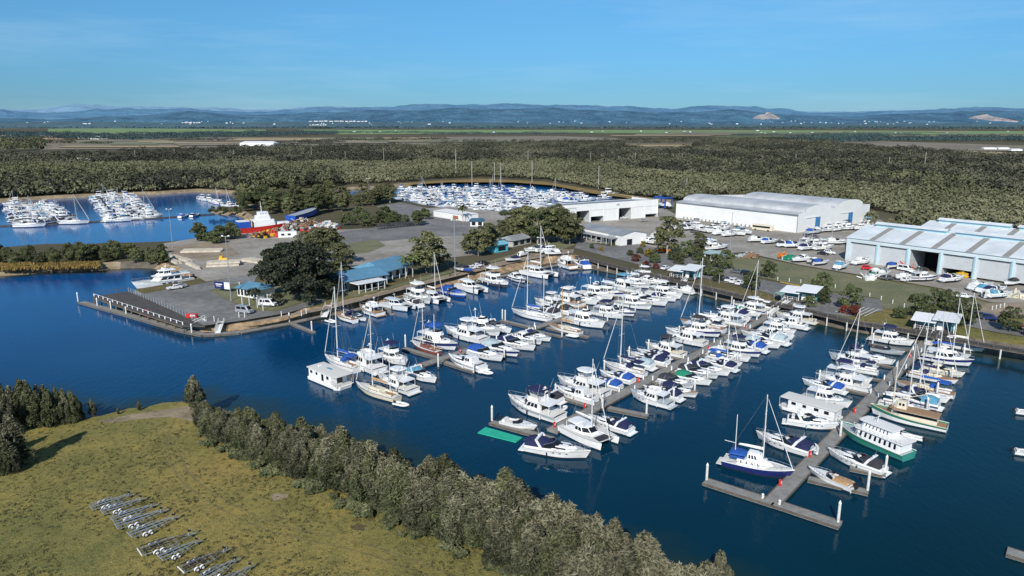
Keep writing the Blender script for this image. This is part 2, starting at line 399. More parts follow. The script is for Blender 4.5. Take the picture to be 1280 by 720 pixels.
# water
wm=bpy.data.materials.new('harbour_water'); wm.use_nodes=True
nt=wm.node_tree;N=nt.nodes;K=nt.links;b=N['Principled BSDF']
g=N.new('ShaderNodeNewGeometry'); 
sp=N.new('ShaderNodeSeparateXYZ'); K.new(g.outputs['Position'],sp.inputs[0])
# depth colour: dark teal in the near right reach, clear blue further off
ma=N.new('ShaderNodeMath'); ma.operation='MULTIPLY_ADD'; ma.inputs[1].default_value=-.75; K.new(sp.outputs['X'],ma.inputs[0]); K.new(sp.outputs['Y'],ma.inputs[2])
mrw=N.new('ShaderNodeMapRange'); mrw.inputs['From Min'].default_value=40; mrw.inputs['From Max'].default_value=420; K.new(ma.outputs[0],mrw.inputs['Value'])
rw=N.new('ShaderNodeValToRGB'); e=rw.color_ramp.elements; e.new(.33)
e[0].position=0;e[0].color=(.001,.026,.042,1); e[1].position=.33; e[1].color=(.0005,.037,.088,1); e[2].position=1; e[2].color=(.001,.078,.27,1)
K.new(mrw.outputs['Result'],rw.inputs['Fac'])
nw=N.new('ShaderNodeTexNoise'); nw.inputs['Scale'].default_value=.02; nw.inputs['Detail'].default_value=4; K.new(g.outputs['Position'],nw.inputs['Vector'])
m2=N.new('ShaderNodeMapRange'); m2.inputs['From Min'].default_value=.3; m2.inputs['From Max'].default_value=.7; m2.inputs['To Min'].default_value=.8; m2.inputs['To Max'].default_value=1.2; K.new(nw.outputs['Fac'],m2.inputs['Value'])
vs_=N.new('ShaderNodeVectorMath'); vs_.operation='SCALE'; K.new(rw.outputs['Color'],vs_.inputs[0]); K.new(m2.outputs['Result'],vs_.inputs['Scale']); K.new(vs_.outputs['Vector'],b.inputs['Base Color'])
b.inputs['Roughness'].default_value=.07; b.inputs['IOR'].default_value=1.26; b.inputs['Specular Tint'].default_value=(.2,.58,.85,1)
n1=N.new('ShaderNodeTexNoise'); n1.inputs['Scale'].default_value=.9; n1.inputs['Detail'].default_value=5; n1.inputs['Roughness'].default_value=.6
mpw=N.new('ShaderNodeMapping'); mpw.inputs['Rotation'].default_value=(0,0,R(35)); mpw.inputs['Scale'].default_value=(1,.45,1); K.new(g.outputs['Position'],mpw.inputs['Vector']); K.new(mpw.outputs['Vector'],n1.inputs['Vector'])
bp=N.new('ShaderNodeBump'); bp.inputs['Strength'].default_value=.5; bp.inputs['Distance'].default_value=.10; m3=N.new('ShaderNodeMapRange'); m3.inputs['From Min'].default_value=.38; m3.inputs['From Max'].default_value=.62; m3.inputs['To Min'].default_value=.2; m3.inputs['To Max'].default_value=.85; nw2=N.new('ShaderNodeTexNoise'); nw2.inputs['Scale'].default_value=.012; nw2.inputs['Detail'].default_value=5; K.new(mpw.outputs['Vector'],nw2.inputs['Vector']); K.new(nw2.outputs['Fac'],m3.inputs['Value']); K.new(m3.outputs['Result'],bp.inputs['Strength']); K.new(n1.outputs['Fac'],bp.inputs['Height']); K.new(bp.outputs['Normal'],b.inputs['Normal'])
gx=np.arange(-420,481,5.0); gy=np.arange(40,481,5.0); GX,GY=np.meshgrid(gx,gy); nx,ny=len(gx),len(gy)
Pg=np.column_stack([GX.ravel(),GY.ravel()]); dmin=np.full(len(Pg),1e9)
for p in main_shore_pts: dmin=np.minimum(dmin,np.hypot(Pg[:,0]-p[0],Pg[:,1]-p[1]))
mb=MB(); mb.poly([(x,y,0) for x,y in Pg],[(j*nx+i,j*nx+i+1,(j+1)*nx+i+1,(j+1)*nx+i) for j in range(ny-1) for i in range(nx-1)],wm)
for q in(((-3500,-700),(900,-700),(900,40),(-3500,40)),((-3500,480),(900,480),(900,900),(-3500,900)),((-3500,40),(-420,40),(-420,480),(-3500,480)),((480,40),(900,40),(900,480),(480,480))): mb.face([(*p,0) for p in q],wm)
wo=mb.build('water',smooth=0); at_=wo.data.attributes.new('bank','FLOAT','POINT'); vals=np.ones(len(wo.data.vertices),dtype=np.float32); vals[:len(Pg)]=np.clip(dmin/16,0,1); at_.data.foreach_set('value',vals); tag(wo,kind='structure')
an=N.new('ShaderNodeAttribute'); an.attribute_name='bank'; nb_=N.new('ShaderNodeTexNoise'); nb_.inputs['Scale'].default_value=.12; nb_.inputs['Detail'].default_value=5; K.new(g.outputs['Position'],nb_.inputs['Vector'])
ad_=N.new('ShaderNodeMath'); ad_.operation='MULTIPLY_ADD'; ad_.inputs[1].default_value=.9; K.new(nb_.outputs['Fac'],ad_.inputs[0]); K.new(an.outputs['Fac'],ad_.inputs[2])
mb_=N.new('ShaderNodeMapRange'); mb_.interpolation_type='SMOOTHSTEP'; mb_.inputs['From Min'].default_value=.45; mb_.inputs['From Max'].default_value=1.15; K.new(ad_.outputs[0],mb_.inputs['Value'])
mxw=N.new('ShaderNodeMix'); mxw.data_type='RGBA'; mxw.inputs['A'].default_value=(.016,.034,.026,1); K.new(mb_.outputs['Result'],mxw.inputs['Factor']); K.new(vs_.outputs['Vector'],mxw.inputs['B']); K.new(mxw.outputs['Result'],b.inputs['Base Color'])
# ------------------------------------------------------------------ ground patches
SHEET=[0]
def sheet(name,mat,pts,px=True,h=None):
    SHEET[0]+=1; z=LZ+(.012*SHEET[0] if h is None else h)
    P3=[at(x,y,z) for x,y in pts] if px else [(x,y,z) for x,y in pts]
    v2=[Vector((p[0],p[1])) for p in P3]
    V,_,F,_,_,_=delaunay_2d_cdt(v2,[(i,(i+1)%len(v2)) for i in range(len(v2))],[],0,1e-4)
    F=[f for f in F if inside(sum((V[a] for a in f),Vector((0,0)))/len(f),v2)]
    mb=MB(); mb.poly([(v.x,v.y,z) for v in V],F,mat); return tag(mb.build(name,smooth=0),kind='structure')
sheet('gravel_yard',gravel,[(205,304),(250,297),(300,291),(400,288),(470,285),(560,284),(600,290),(625,300),(600,318),(560,322),(470,330),(430,332),(330,328),(322,342),(258,352),(240,343),(212,327),(190,322)])
sheet('access_road',asphalt,[(374,297),(470,284),(520,281),(500,268),(470,258),(500,253),(545,262),(590,272),(640,290),(610,292),(530,297),(470,302),(425,310),(380,309)])
sheet('dry_grass_patch',lawn,[(436,304),(470,299),(482,307),(460,316),(436,318)])
sheet('earth_patch',dirt,[(205,309),(280,300),(290,310),(300,318),(255,326),(215,318)])
sheet('wharf_pavement',asphalt,[(168,369.3),(248,355.3),(300,345),(322,343),(318,352),(290,356),(262,363),(290,378),(320,388),(345,389),(400,372),(408,377),(360,391),(300,401),(254,407),(240,408)])
sheet('wharf_lawn',lawn,[(262,363.5),(290,356.5),(318,353),(400,350),(425,363),(400,371),(345,388),(322,387),(290,377)])
sheet('shore_lawn',lawn,[(425,363),(400,350),(430,352),(480,361),(530,345),(580,335),(640,318),(690,296),(720,306),(700,312),(640,322),(560,342),(500,358),(440,372)])
sheet('shore_path',dirt,[(300,404),(345,396),(405,383),(440,374),(500,359),(560,343),(640,323),(700,311),(718,312),(716,316),(690,319),(640,329),(560,348),(500,363),(440,379),(406,387),(345,399)])
sheet('hardstand',gravel,[(655,300),(690,283),(745,268),(830,260),(850,271),(996,290),(1100,274),(1110,280),(1056,300),(1056,326),(1180,341),(1290,356),(1300,380),(1240,378),(1175,360),(1085,345),(1000,331),(930,315),(880,318),(840,312),(790,306),(730,303)])
sheet('car_park_road',asphalt,[(722,300),(760,308),(800,305),(840,314),(880,322),(905,330),(930,345),(985,356),(1040,366),(1100,374),(1105,388),(1060,396),(1000,386),(960,366),(870,345),(800,331),(745,317),(718,310)])
sheet('east_lawn',lawn,[(905,319),(930,317),(1000,332.5),(1085,347),(1175,362),(1240,380),(1262,388),(1220,386),(1150,388),(1105,386),(1098,373),(1040,364),(985,354),(932,343),(908,329)])
sheet('bare_earth',dirt,[(1188,380),(1240,379),(1300,378),(1310,400),(1240,396),(1200,389)])
sheet('parking_bay',asphalt,[(1192,392),(1240,398),(1300,406),(1300,424),(1250,416),(1205,407)])
sheet('basin_road',gravel,[(560,258),(690,270),(700,283),(660,296),(590,276),(520,262)])
# parking lines
for i in range(7):
    a=1062+i*6; sheet('parking_line',whitec,[(a,381+i*.9),(a+1.2,381.1+i*.9),(a-17,390+i*.9),(a-18.2,389.8+i*.9)],h=.36)
sheet('kerb_line',yellowp,[(975,352),(1000,357),(1000,358),(975,353)],h=.36)
sheet('bank_sand',sandm,[(122,526),(160,518.5),(205,512),(238,507),(258,512),(272,520),(262,530),(238,526),(215,521),(180,523),(140,529)],h=.02)
sheet('brown_heath',M('brown_heath_soil',(.10,.055,.025),.95,.4,.25,.6,3,world=True,col2=(.11,.10,.035)),[(448+11*math.cos(k*.5236)*(.7+.5*((k*7)%5)/5),659+5*math.sin(k*.5236)*(.7+.5*((k*3)%4)/4)) for k in range(12)],h=.02)
sheet('dry_grass_bank',grassdry,[(490,232),(530,227),(600,223),(680,227),(740,237),(800,248),(845,253),(835,252.4),(795,248.6),(740,241.6),(690,231.6),(640,227.8),(560,227.8),(500,231.8)],h=.03)
# far fields
fg=M('green_field',(.17,.26,.10),.95,.22,.004,world=True); fb=M('brown_field',(.21,.18,.13),.95,.2,.004,world=True); ft=M('straw_field',(.34,.27,.15),.95,.15,.006,world=True); fd=M('olive_field',(.17,.18,.10),.95,.2,.004,world=True)
for nm,mt,p in [('green_paddock',fg,[(60,161),(130,160),(330,162),(345,166),(200,168),(60,166)]),('brown_paddock',fb,[(50,177),(200,171),(420,172),(700,170),(860,176),(640,181),(330,184),(50,187)]),('green_paddock',fg,[(370,162),(640,162.3),(1000,162.8),(1500,165),(1500,168),(1000,168),(720,166),(420,168)]),
  ('green_paddock',fg,[(1035,168.6),(1500,168.8),(1500,173),(1120,174)]),('brown_paddock',fb,[(960,181),(1060,175),(1250,181),(1400,185),(1400,193),(1180,188)]),('straw_paddock',ft,[(775,180),(870,180),(865,186),(790,188)]),('straw_paddock',ft,[(690,180),(780,179),(780,181),(692,182)]),('straw_paddock',ft,[(1165,188),(1290,189),(1290,194),(1200,192)]),('olive_paddock',fd,[(0,178),(60,170),(55,186),(0,188)]),('sand_clearing',ft,[(1155,225),(1188,214),(1196,219),(1168,232)]),('pale_road_cut',ft,[(935,214),(985,208),(990,212),(940,218)])]:
    sheet(nm,mt,p,h=.6)
rf=random.Random(77); SHH=[0]
for k in range(54):
    if k<30: x0=rf.uniform(30,1200); y0=rf.uniform(164,172)
    else: x0=rf.uniform(50,760); y0=rf.uniform(171,182)
    w0=rf.uniform(40,190); h0=rf.uniform(.5,1.6)*(1 if y0<172 else 1.8); sk=rf.uniform(-12,12)
    sheet('paddock',rf.choice([fg,fg,fb,fd,ft,fb,fd]) if y0<172 else rf.choice([fb,fd,fd,ft,fb]),[(x0,y0),(x0+w0,y0+.1),(x0+w0+sk,y0+h0),(x0+sk,y0+h0)],h=.7+.03*k)
# ------------------------------------------------------------------ hills
def hills(name,prof,dist,seed,mat,depth=2600):
    r=random.Random(seed); mb=MB(); xs=np.linspace(-420,1700,620); g=np.random.default_rng(seed)
    rows=18; pts=[]
    pr=sorted(prof)
    ph=g.random(40)*6.28
    def H(x): 
        for (a,b),(c,d) in zip(pr[:-1],pr[1:]):
            if a<=x<=c:
                t=(x-a)/(c-a); t=t*t*(3-2*t); return b+(d-b)*t
        return pr[0][1] if x<pr[0][0] else pr[-1][1]
    for j in range(rows+1):
        t=j/rows; row=[]
        for x in xs:
            k=(HZ-H(x))/FPX
            top=CAMH+k*(dist+depth)
            n=sum(math.sin(x*.02*(q+1)*1.27+ph[q]+j*1.1*(1+.3*q))/(q+1) for q in range(8))*.09
            m=sum(math.sin(x*.055*(q+1)+ph[q+8]*3)/(q+1) for q in range(6))*.018
            d=dist+depth*t
            X=(x-640)/FPX*(d+0)
            fr=mnoise.fractal((X/900,d/700,seed*3.7),.9,2.1,6); f2=mnoise.fractal((X/420,0,seed*1.3),.8,2.2,5)
            z=LZ-5+(top-LZ)*max(0,(t**.8)*(1+(n+fr*.34)*(1-t)*1.5)+m*t+.05*f2*t)
            row.append((X,d,z))
        pts.append(row)
    W_=len(xs); V=[p for r_ in pts for p in r_]
    F=[(j*W_+i,j*W_+i+1,(j+1)*W_+i+1,(j+1)*W_+i) for j in range(rows) for i in range(W_-1)]
    mb.poly(V,F,mat); return tag(mb.build(name,smooth=60),kind='structure')
hm1=M('haze_tinted_forested_hills',(.018,.078,.145),.95,.45,.0028,world=True,col2=(.075,.185,.28)); hm2=M('haze_tinted_far_hills',(.055,.16,.275),.95,.3,.002,world=True,col2=(.11,.25,.385))  # all four hill colours have the blue of distance haze mixed in
hm3=M('hazy_distant_range',(.16,.30,.44),.95,.1,.002,world=True); hm0=M('haze_tinted_wooded_plain',(.035,.085,.12),.95,.35,.006,world=True,col2=(.075,.14,.165))
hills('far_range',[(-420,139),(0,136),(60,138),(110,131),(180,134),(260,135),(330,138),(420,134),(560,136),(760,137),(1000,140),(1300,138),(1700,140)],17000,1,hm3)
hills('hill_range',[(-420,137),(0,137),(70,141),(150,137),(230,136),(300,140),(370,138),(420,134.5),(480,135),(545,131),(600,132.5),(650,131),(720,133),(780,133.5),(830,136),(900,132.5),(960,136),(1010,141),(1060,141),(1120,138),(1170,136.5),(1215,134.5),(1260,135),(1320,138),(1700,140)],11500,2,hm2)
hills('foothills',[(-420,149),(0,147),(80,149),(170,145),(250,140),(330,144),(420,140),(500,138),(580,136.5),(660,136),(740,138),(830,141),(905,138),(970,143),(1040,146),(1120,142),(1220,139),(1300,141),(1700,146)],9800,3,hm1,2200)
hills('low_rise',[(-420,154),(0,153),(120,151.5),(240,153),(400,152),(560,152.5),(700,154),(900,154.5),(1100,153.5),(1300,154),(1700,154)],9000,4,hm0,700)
def distant(z0,px,py,d): # point at distance d that lies along the photo ray
    q=at(px,py,0) if py>HZ+1 else None
    k=(HZ-py)/FPX
    return Vector(((px-640)/FPX*d,d,CAMH+k*d))
quarry=M('pale_quarry_rock',(.22,.22,.25),.95,.5,.012,col2=(.38,.34,.34),world=True)
for pts,lab in (([(932,148.5),(936,146),(941,144),(947,143.6),(950,141),(955,141.5),(958,143.5),(963,145),(967,148),(964,149.3),(955,148.8),(945,149.6)],0),([(1195,148.5),(1201,146),(1206,145.2),(1212,143),(1218,143.4),(1226,146.5),(1238,148),(1250,149.5),(1258,151.5),(1255,153),(1240,151.8),(1225,151.2),(1210,149.3)],0),([(1262,151),(1280,146),(1310,148),(1310,153),(1270,154)],0)):
    mb=MB(); c=Vector((sum(p[0] for p in pts)/len(pts),sum(p[1] for p in pts)/len(pts)))
    V=[distant(0,x,y,9780) for x,y in pts]
    mb.face([(v.x,v.y+(0 if i%2 else 12),v.z) for i,v in enumerate(V)],quarry); tag(mb.build('quarry_face',smooth=0),kind='structure')
# ------------------------------------------------------------------ far woods: one mass nobody could count
def forest(name,mats,poly,spacing,hgt,seed,excl=()):
    g=np.random.default_rng(seed); pl=[L(x,y).to_2d() for x,y in poly]
    x0=min(p.x for p in pl);x1=max(p.x for p in pl);y0=min(p.y for p in pl);y1=max(p.y for p in pl)
    pts=[]; y=y0
    while y<y1:
        s=spacing*(1+max(0,(y-600)/1500)); n=int((x1-x0)/s)
        xx=x0+(np.arange(n)+g.random(n)*.9)*s; yy=y+g.random(n)*s*.9
        for a,b_ in zip(xx,yy):
            if abs(a)<b_*.80+30 and inside((a,b_),pl) and not inwater((a,b_)) and not any(inside((a,b_),e) for e in excl) and mnoise.fractal((a/70,b_/120,seed),.8,2,4)>-.42: pts.append((a,b_,s/spacing))
        y+=s*.85
    pts=np.array(pts); n=len(pts)
    h=hgt*(.6+.75*g.random(n)**1.7)
    fn=np.array([mnoise.fractal((p[0]/75,p[1]/130,seed+5.5),.8,2.1,4) for p in pts]); h*=1+.38*np.clip(fn,-1,1)
    C=np.column_stack([pts[:,0],pts[:,1],LZ+h*.58]); rad=np.column_stack([spacing*pts[:,2]*.62*(.8+.5*g.random(n)),spacing*pts[:,2]*.62*(.8+.5*g.random(n)),h*.46])
    per=50
    me=leafmesh(name,C,rad,per,spacing*.165,mats,seed,up=.25,shell=.8)
    if len(mats)>1:
        k=(.45*g.random(n)+fn*.9>.24).astype(np.int32); 
        me.polygons.foreach_set('material_index',np.repeat(np.clip(k,0,len(mats)-1),per)[:len(me.polygons)])
    return tag(mobj(name,me),kind='stuff'),n
def fm(name,lo,hi): return M(name,lo,.9,.2,.012,world=True,col2=hi,spec=.1)
olive1=fm('olive_mangrove',(.130,.140,.080),(.230,.226,.138)); olive2=fm('deep_mangrove',(.095,.105,.058),(.17,.17,.10))
brown1=fm('grey_paperbark_wood',(.085,.09,.062),(.155,.15,.105)); brown2=fm('dark_paperbark_wood',(.042,.047,.035),(.085,.086,.063))
clear=[[L(x,y).to_2d() for x,y in p] for p in ([(1155,225),(1188,214),(1196,219),(1168,232)],[(935,214),(985,208),(990,212),(940,218)],[(775,180),(870,180),(865,187),(790,188)],[(50,201),(160,196),(165,203),(50,206)],[(295,178),(345,177),(350,183),(300,184)],[(480,234),(530,225),(600,221),(680,225),(740,235),(800,246),(850,252),(850,258),(795,252),(740,245),(690,235),(640,231),(560,231),(500,235)],[(690,250),(838,252),(850,273),(996,293),(1098,277),(1090,262),(1062,259),(905,246),(850,251),(820,249)])]
forest('dark_woodland',[brown1,brown2],[(-90,203),(0,199),(200,194),(330,187),(520,184),(700,180),(840,176),(1000,174),(1060,183),(1180,195),(1400,203),(1400,250),(1230,246),(1080,232),(980,226),(880,224),(700,206),(500,205),(200,207),(-90,212)],7.0,9.5,11,clear)
forest('mangrove_forest',[olive1,olive2],[(-90,210),(200,206),(500,204),(700,205),(860,210),(900,219),(1080,229),(1230,243),(1400,250),(1400,300),(1300,290),(1130,288),(1060,282),(880,262),(850,254),(740,240),(690,230),(560,226),(425,231),(300,240),(200,241),(60,247),(-90,254)],5.2,6.5,12,clear)
forest('dark_mangrove_edge',[brown2,olive2],[(-90,232),(0,230),(120,226),(250,224),(330,222),(420,222),(430,233),(300,239),(200,240),(60,246),(-90,252)],5.5,11,13,clear)
forest('woodland_edge',[brown2,olive2],[(810,212),(860,207),(940,210),(1020,214),(1150,230),(1250,240),(1300,246),(1300,254),(1140,244),(1000,232),(880,224),(810,218)],6,10,14,clear)
def hedge_line(name,mats,poly,sp,h,seed):
    return forest(name,mats,poly,sp,h,seed)
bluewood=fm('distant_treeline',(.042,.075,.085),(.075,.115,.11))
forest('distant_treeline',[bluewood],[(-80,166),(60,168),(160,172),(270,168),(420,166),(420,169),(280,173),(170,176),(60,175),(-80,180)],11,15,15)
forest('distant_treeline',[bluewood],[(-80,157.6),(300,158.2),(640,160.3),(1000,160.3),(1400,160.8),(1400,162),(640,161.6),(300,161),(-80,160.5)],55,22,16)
for k in range(16):
    x0=rf.uniform(20,1150); y0=rf.uniform(164.5,170) if k<9 else rf.uniform(170,180); w0=rf.uniform(60,170)
    if y0>172 and x0>700: x0*=.5
    forest('distant_treeline',[bluewood if y0<170 else brown2],[(x0,y0),(x0+w0,y0+.2),(x0+w0,y0+.55),(x0,y0+.45)],9,9,60+k)
forest('distant_treeline',[bluewood],[(965,174.5),(1100,170.5),(1110,173),(1090,178),(1000,180)],13,11,17)
forest('distant_treeline',[bluewood],[(1060,175),(1200,172.5),(1320,174),(1320,178.5),(1200,177),(1070,177.5)],11,11,18)
forest('distant_treeline',[brown2,olive2],[(0,180),(50,176),(55,186),(20,190),(0,190)],10,14,19)
# ================================================================== BOATS
stripe_p=M('hull_stripe_paint',(.78,.79,.79),.3,.05,1)
STR=[None]*8+[hullnavy,hullgrey]
def hullform(L_,B,sb=1.0,sh=1.5,draft=.6,rake=.9,tr=.88,full=.42,n=14):
    def beam(t): 
        q=max(0,(t-full)/(1-full)); return B/2*((tr+(1-tr)*min(1,t/full)) if t<full else max(.015,1-q**2.3))
    def sheer(t): return sb+(sh-sb)*t**1.8
    def X(t,z): return -L_/2+L_*t*(1-rake/L_*(1-min(1,max(0,z/sh))))+0
    return beam,sheer,X,n,draft
def build_hull(mb,h,top,stripe=None,bottom=antifoul,band=.28):
    beam,sheer,X,n,draft=h; st=[]
    for i in range(n+1):
        t=1-(1-i/n)**1.25; b=beam(t); s=sheer(t); f=1-max(0,(t-.6)/.4)**2*.45
        dr=draft*(1-max(0,(t-.55)/.45)**2)
        pts=[(0,-dr),(b*.80*f,-.05),(b*.86*f,band),(b*(.93+.07*(1-f)),s*.62),(b,s)]
        st.append([(X(t,max(z,0)),y,z) for y,z in pts])
    m=[bottom,bottom,top,stripe or top]
    for k in range(4):
        for sgn in(1,-1):
            mb.loft([[(p[k][0],sgn*p[k][1],p[k][2]),(p[k+1][0],sgn*p[k+1][1],p[k+1][2])][::sgn] for p in st],m[k],caps=False,closed=False)
    a=st[0]; mb.face([(p[0],p[1],p[2]) for p in a]+[(p[0],-p[1],p[2]) for p in reversed(a[1:])],top)
def build_deck(mb,h,mat,t0=0,t1=1,drop=.06,camber=.08,inset=.05):
    beam,sheer,X,n,_=h; rows=[]
    for i in range(n+1):
        t=t0+(t1-t0)*(1-(1-i/n)**1.25); b=max(.01,beam(t)-inset); s=sheer(t)
        x=X(t,s); rows.append([(x,-b,s-drop+.04),(x,-b*.5,s-drop+camber*.7),(x,0,s-drop+camber),(x,b*.5,s-drop+camber*.7),(x,b,s-drop+.04)])
    mb.loft(rows,mat,caps=False,closed=False)
def rubrail(mb,h,mat,r=.045):
    beam,sheer,X,n,_=h
    for s in(1,-1): mb.path([(X(t,sheer(t)),s*(beam(t)+.01),sheer(t)) for t in [i/10 for i in range(11)]],r,mat,4)
def bowrail(mb,h,t0=.5,hh=.6,r=.028):
    beam,sheer,X,n,_=h; ts=[t0+(1-t0)*i/6 for i in range(7)]
    for s in(1,-1):
        p=[(X(t,sheer(t))-.1,s*max(.05,beam(t)-.12),sheer(t)+(hh if i else .1)) for i,t in enumerate(ts)]
        mb.path(p,r,stainless,4)
        for q,t in zip(p[1:],ts[1:]): mb.tube((q[0],q[1],sheer(t)),q,r*.8,r*.8,stainless,4)
def side_band(mb,A,B,j0,j1,z0,z1,u0,u1,mat,off=.025,n=1,gap=.06,slant=0.0):
    """a band of panes set just proud of one flat side of a frustum (ring points j0-j1)"""
    a0,a1=Vector(A[j0]),Vector(A[j1]);b0,b1=Vector(B[j0]),Vector(B[j1])
    def pt(u,v): return (a0.lerp(a1,u)).lerp(b0.lerp(b1,u),v)
    nrm=(a1-a0).cross(b0-a0).normalized()*off
    for k in range(n):
        ua=u0+(u1-u0)*k/n+(gap/2 if n>1 else 0)*(u1-u0); ub=u0+(u1-u0)*(k+1)/n-(gap/2 if n>1 else 0)*(u1-u0)
        q=[pt(ua,z0),pt(ub,z0),pt(ub-slant,z1),pt(ua-slant,z1)]
        mb.face([p+nrm for p in q],mat)
def canopy(mb,x0,x1,w,z0,h,mat,front=.5,back=.15,n=7):
    rings=[]
    for i in range(6):
        t=i/5; x=x0+(x1-x0)*t; f=min(1,(t/.2)**.5*.35+.65)*(1-max(0,(t-.55)/.45)**2*.75)
        ww=w/2*(1-.25*max(0,(t-.5)/.5)**2)
        rings.append([(x,-ww*math.cos(math.pi*k/n),z0+h*f*math.sin(math.pi*k/n)**.6) for k in range(n+1)])
    mb.loft(rings,mat,caps=True,closed=False)
class Parts:
    """collects the parts of one thing; detailed: each its own mesh, plain: all in one mesh"""
    def __init__(s,name,plain=False): s.name=name; s.plain=plain; s.d={}; s.one=MB()
    def __call__(s,part,under=None):
        if s.plain: return s.one
        mb=MB(); s.d.setdefault('list',[]).append((part,under,mb)); return mb
    def finish(s):
        if s.plain: return s.one.build(s.name)
        root=thing(s.name,None,None); objs={}
        for part,under,mb in s.d['list']:
            if not mb.v: continue
            par=objs.get(under,root) if under else root
            o=mb.build(part,par); objs.setdefault(part,o)
        return root
def outboard(mb,x,y,z,s=1.0,mat=black):
    mb.frus((x-.55*s,x+.1*s,.42*s),(x-.45*s,x+.05*s,.34*s),z,z+.62*s,mat,.4,.2,.06); mb.box((x-.22*s,y*0,z-.35*s),(.22*s,.12*s,.9*s),mat)
def cruiser(plain=False,L_=10.5,B=3.5,can=navy,arch=True,style=0):
    p=Parts('motor_cruiser',plain); h=hullform(L_,B,1.05,1.55)
    hm_=m=p('hull'); build_hull(m,h,white,stripe_p); rubrail(m,h,hullgrey)
    m.box((-L_/2-.35,0,.32),(.9,B*.8,.12),white)
    m=p('deck'); build_deck(m,h,white if style!=1 else deckm,.30,1,.02,.16)
    beam,sh,X,n,_=h
    # raised foredeck trunk
    A,Bq=m.frus((-L_*.08,L_*.34,B*.72),(-L_*.05,L_*.27,B*.55),1.25,1.86,white,.9,.05,.08); side_band(m,A,Bq,1,2,.42,.82,.1,.92,glass,.02); side_band(m,A,Bq,5,6,.42,.82,.08,.9,glass,.02)
    for k in range(2): m.box((L_*.06+k*1.5,0,1.93),(.5,.5,.05),glass)
    # cockpit coaming
    m.frus((-L_*.5+.05,-L_*.05,B*.86),(-L_*.49,-L_*.05,B*.82),.9,1.42,white,.02,.1)
    m=p('cockpit_floor'); m.box((-L_*.27,0,1.43),(L_*.38,B*.62,.03),teak if style==1 else charcoal)  # charcoal stands for the shade inside the cockpit, put into the floor colour
    for sx in (-.16,-.38): m.box((L_*sx,0 if sx<-.3 else B*.16,1.62),(.55,B*.5 if sx<-.3 else .7,.4),whitec)
    m=p('windscreen'); A=[(-L_*.16,-B*.40,1.45),(-L_*.02,-B*.36,1.60),(L_*.06,-B*.2,1.80),(L_*.075,0,1.86),(L_*.06,B*.2,1.80),(-L_*.02,B*.36,1.60),(-L_*.16,B*.40,1.45)]
    T=[(-L_*.18,-B*.37,1.95),(-L_*.09,-B*.32,2.25),(-L_*.04,-B*.18,2.34),(-L_*.03,0,2.36),(-L_*.04,B*.18,2.34),(-L_*.09,B*.32,2.25),(-L_*.18,B*.37,1.95)]
    m.loft([A,T],glass,caps=False,closed=False); m.path(T,.035,stainless,4)
    if style==2: # hardtop with side windows
        m=p('cabin'); a,b=m.frus((-L_*.30,L_*.02,B*.80),(-L_*.27,-L_*.06,B*.66),1.4,2.55,white,.35,.1,.1)
        for j0,j1 in((2,3),(5,6)):
            q=p('window','cabin'); side_band(q,a,b,j0-1,j0,.38,.86,.05,.95,glass,n=2,gap=.1) if j0==2 else side_band(q,a,b,j0,j1,.38,.86,.05,.95,glass,n=2,gap=.1)
        q=p('window','cabin'); side_band(q,a,b,3,4,.35,.9,.05,.95,glass,n=2)
    elif can is not None:
        m=p('canopy'); canopy(m,-L_*.47,-L_*.05,B*.84,1.42,1.12,can)
        if style==1: m.face([(-L_*.478,-B*.2,1.6),(-L_*.478,B*.2,1.6),(-L_*.475,B*.15,2.0),(-L_*.475,-B*.15,2.0)],clearg)
    if arch:
        m=p('radar_arch'); 
        for s in(1,-1): m.loft([[(x+dx,s*(B*.42-iy),z) for dx,iy in((0,0),(.55,0),(.5,.12),(.05,.12))] for x,z in((-L_*.24,1.4),(-L_*.31,2.62))],white)
        m.loft([[(-L_*.31+dx,y,2.55+dz) for dx,dz in((0,0),(.5,0),(.45,.14),(.05,.14))] for y in(-B*.42,B*.42)],white)
        m.sphere((-L_*.29,0,2.85),.2,white,7,4); m.tube((-L_*.30,.6,2.7),(-L_*.36,.6,4.3),.02,.012,white,4)
    m=p('bow_rail'); bowrail(m,h)
    m=hm_
    for s in(1,-1):
        for k in range(3): t=.5+.1*k; m.box((X(t,.8),s*(beam(t)*.965),1.0),(.45,.06,.14),glass)
    for s in(1,-1):
        for t in(.4,): m=p('fender'); m.tube((X(t,1),s*(beam(t)+.12),.3),(X(t,1),s*(beam(t)+.12),.95),.12,.12,navy,6)
    return p.finish()
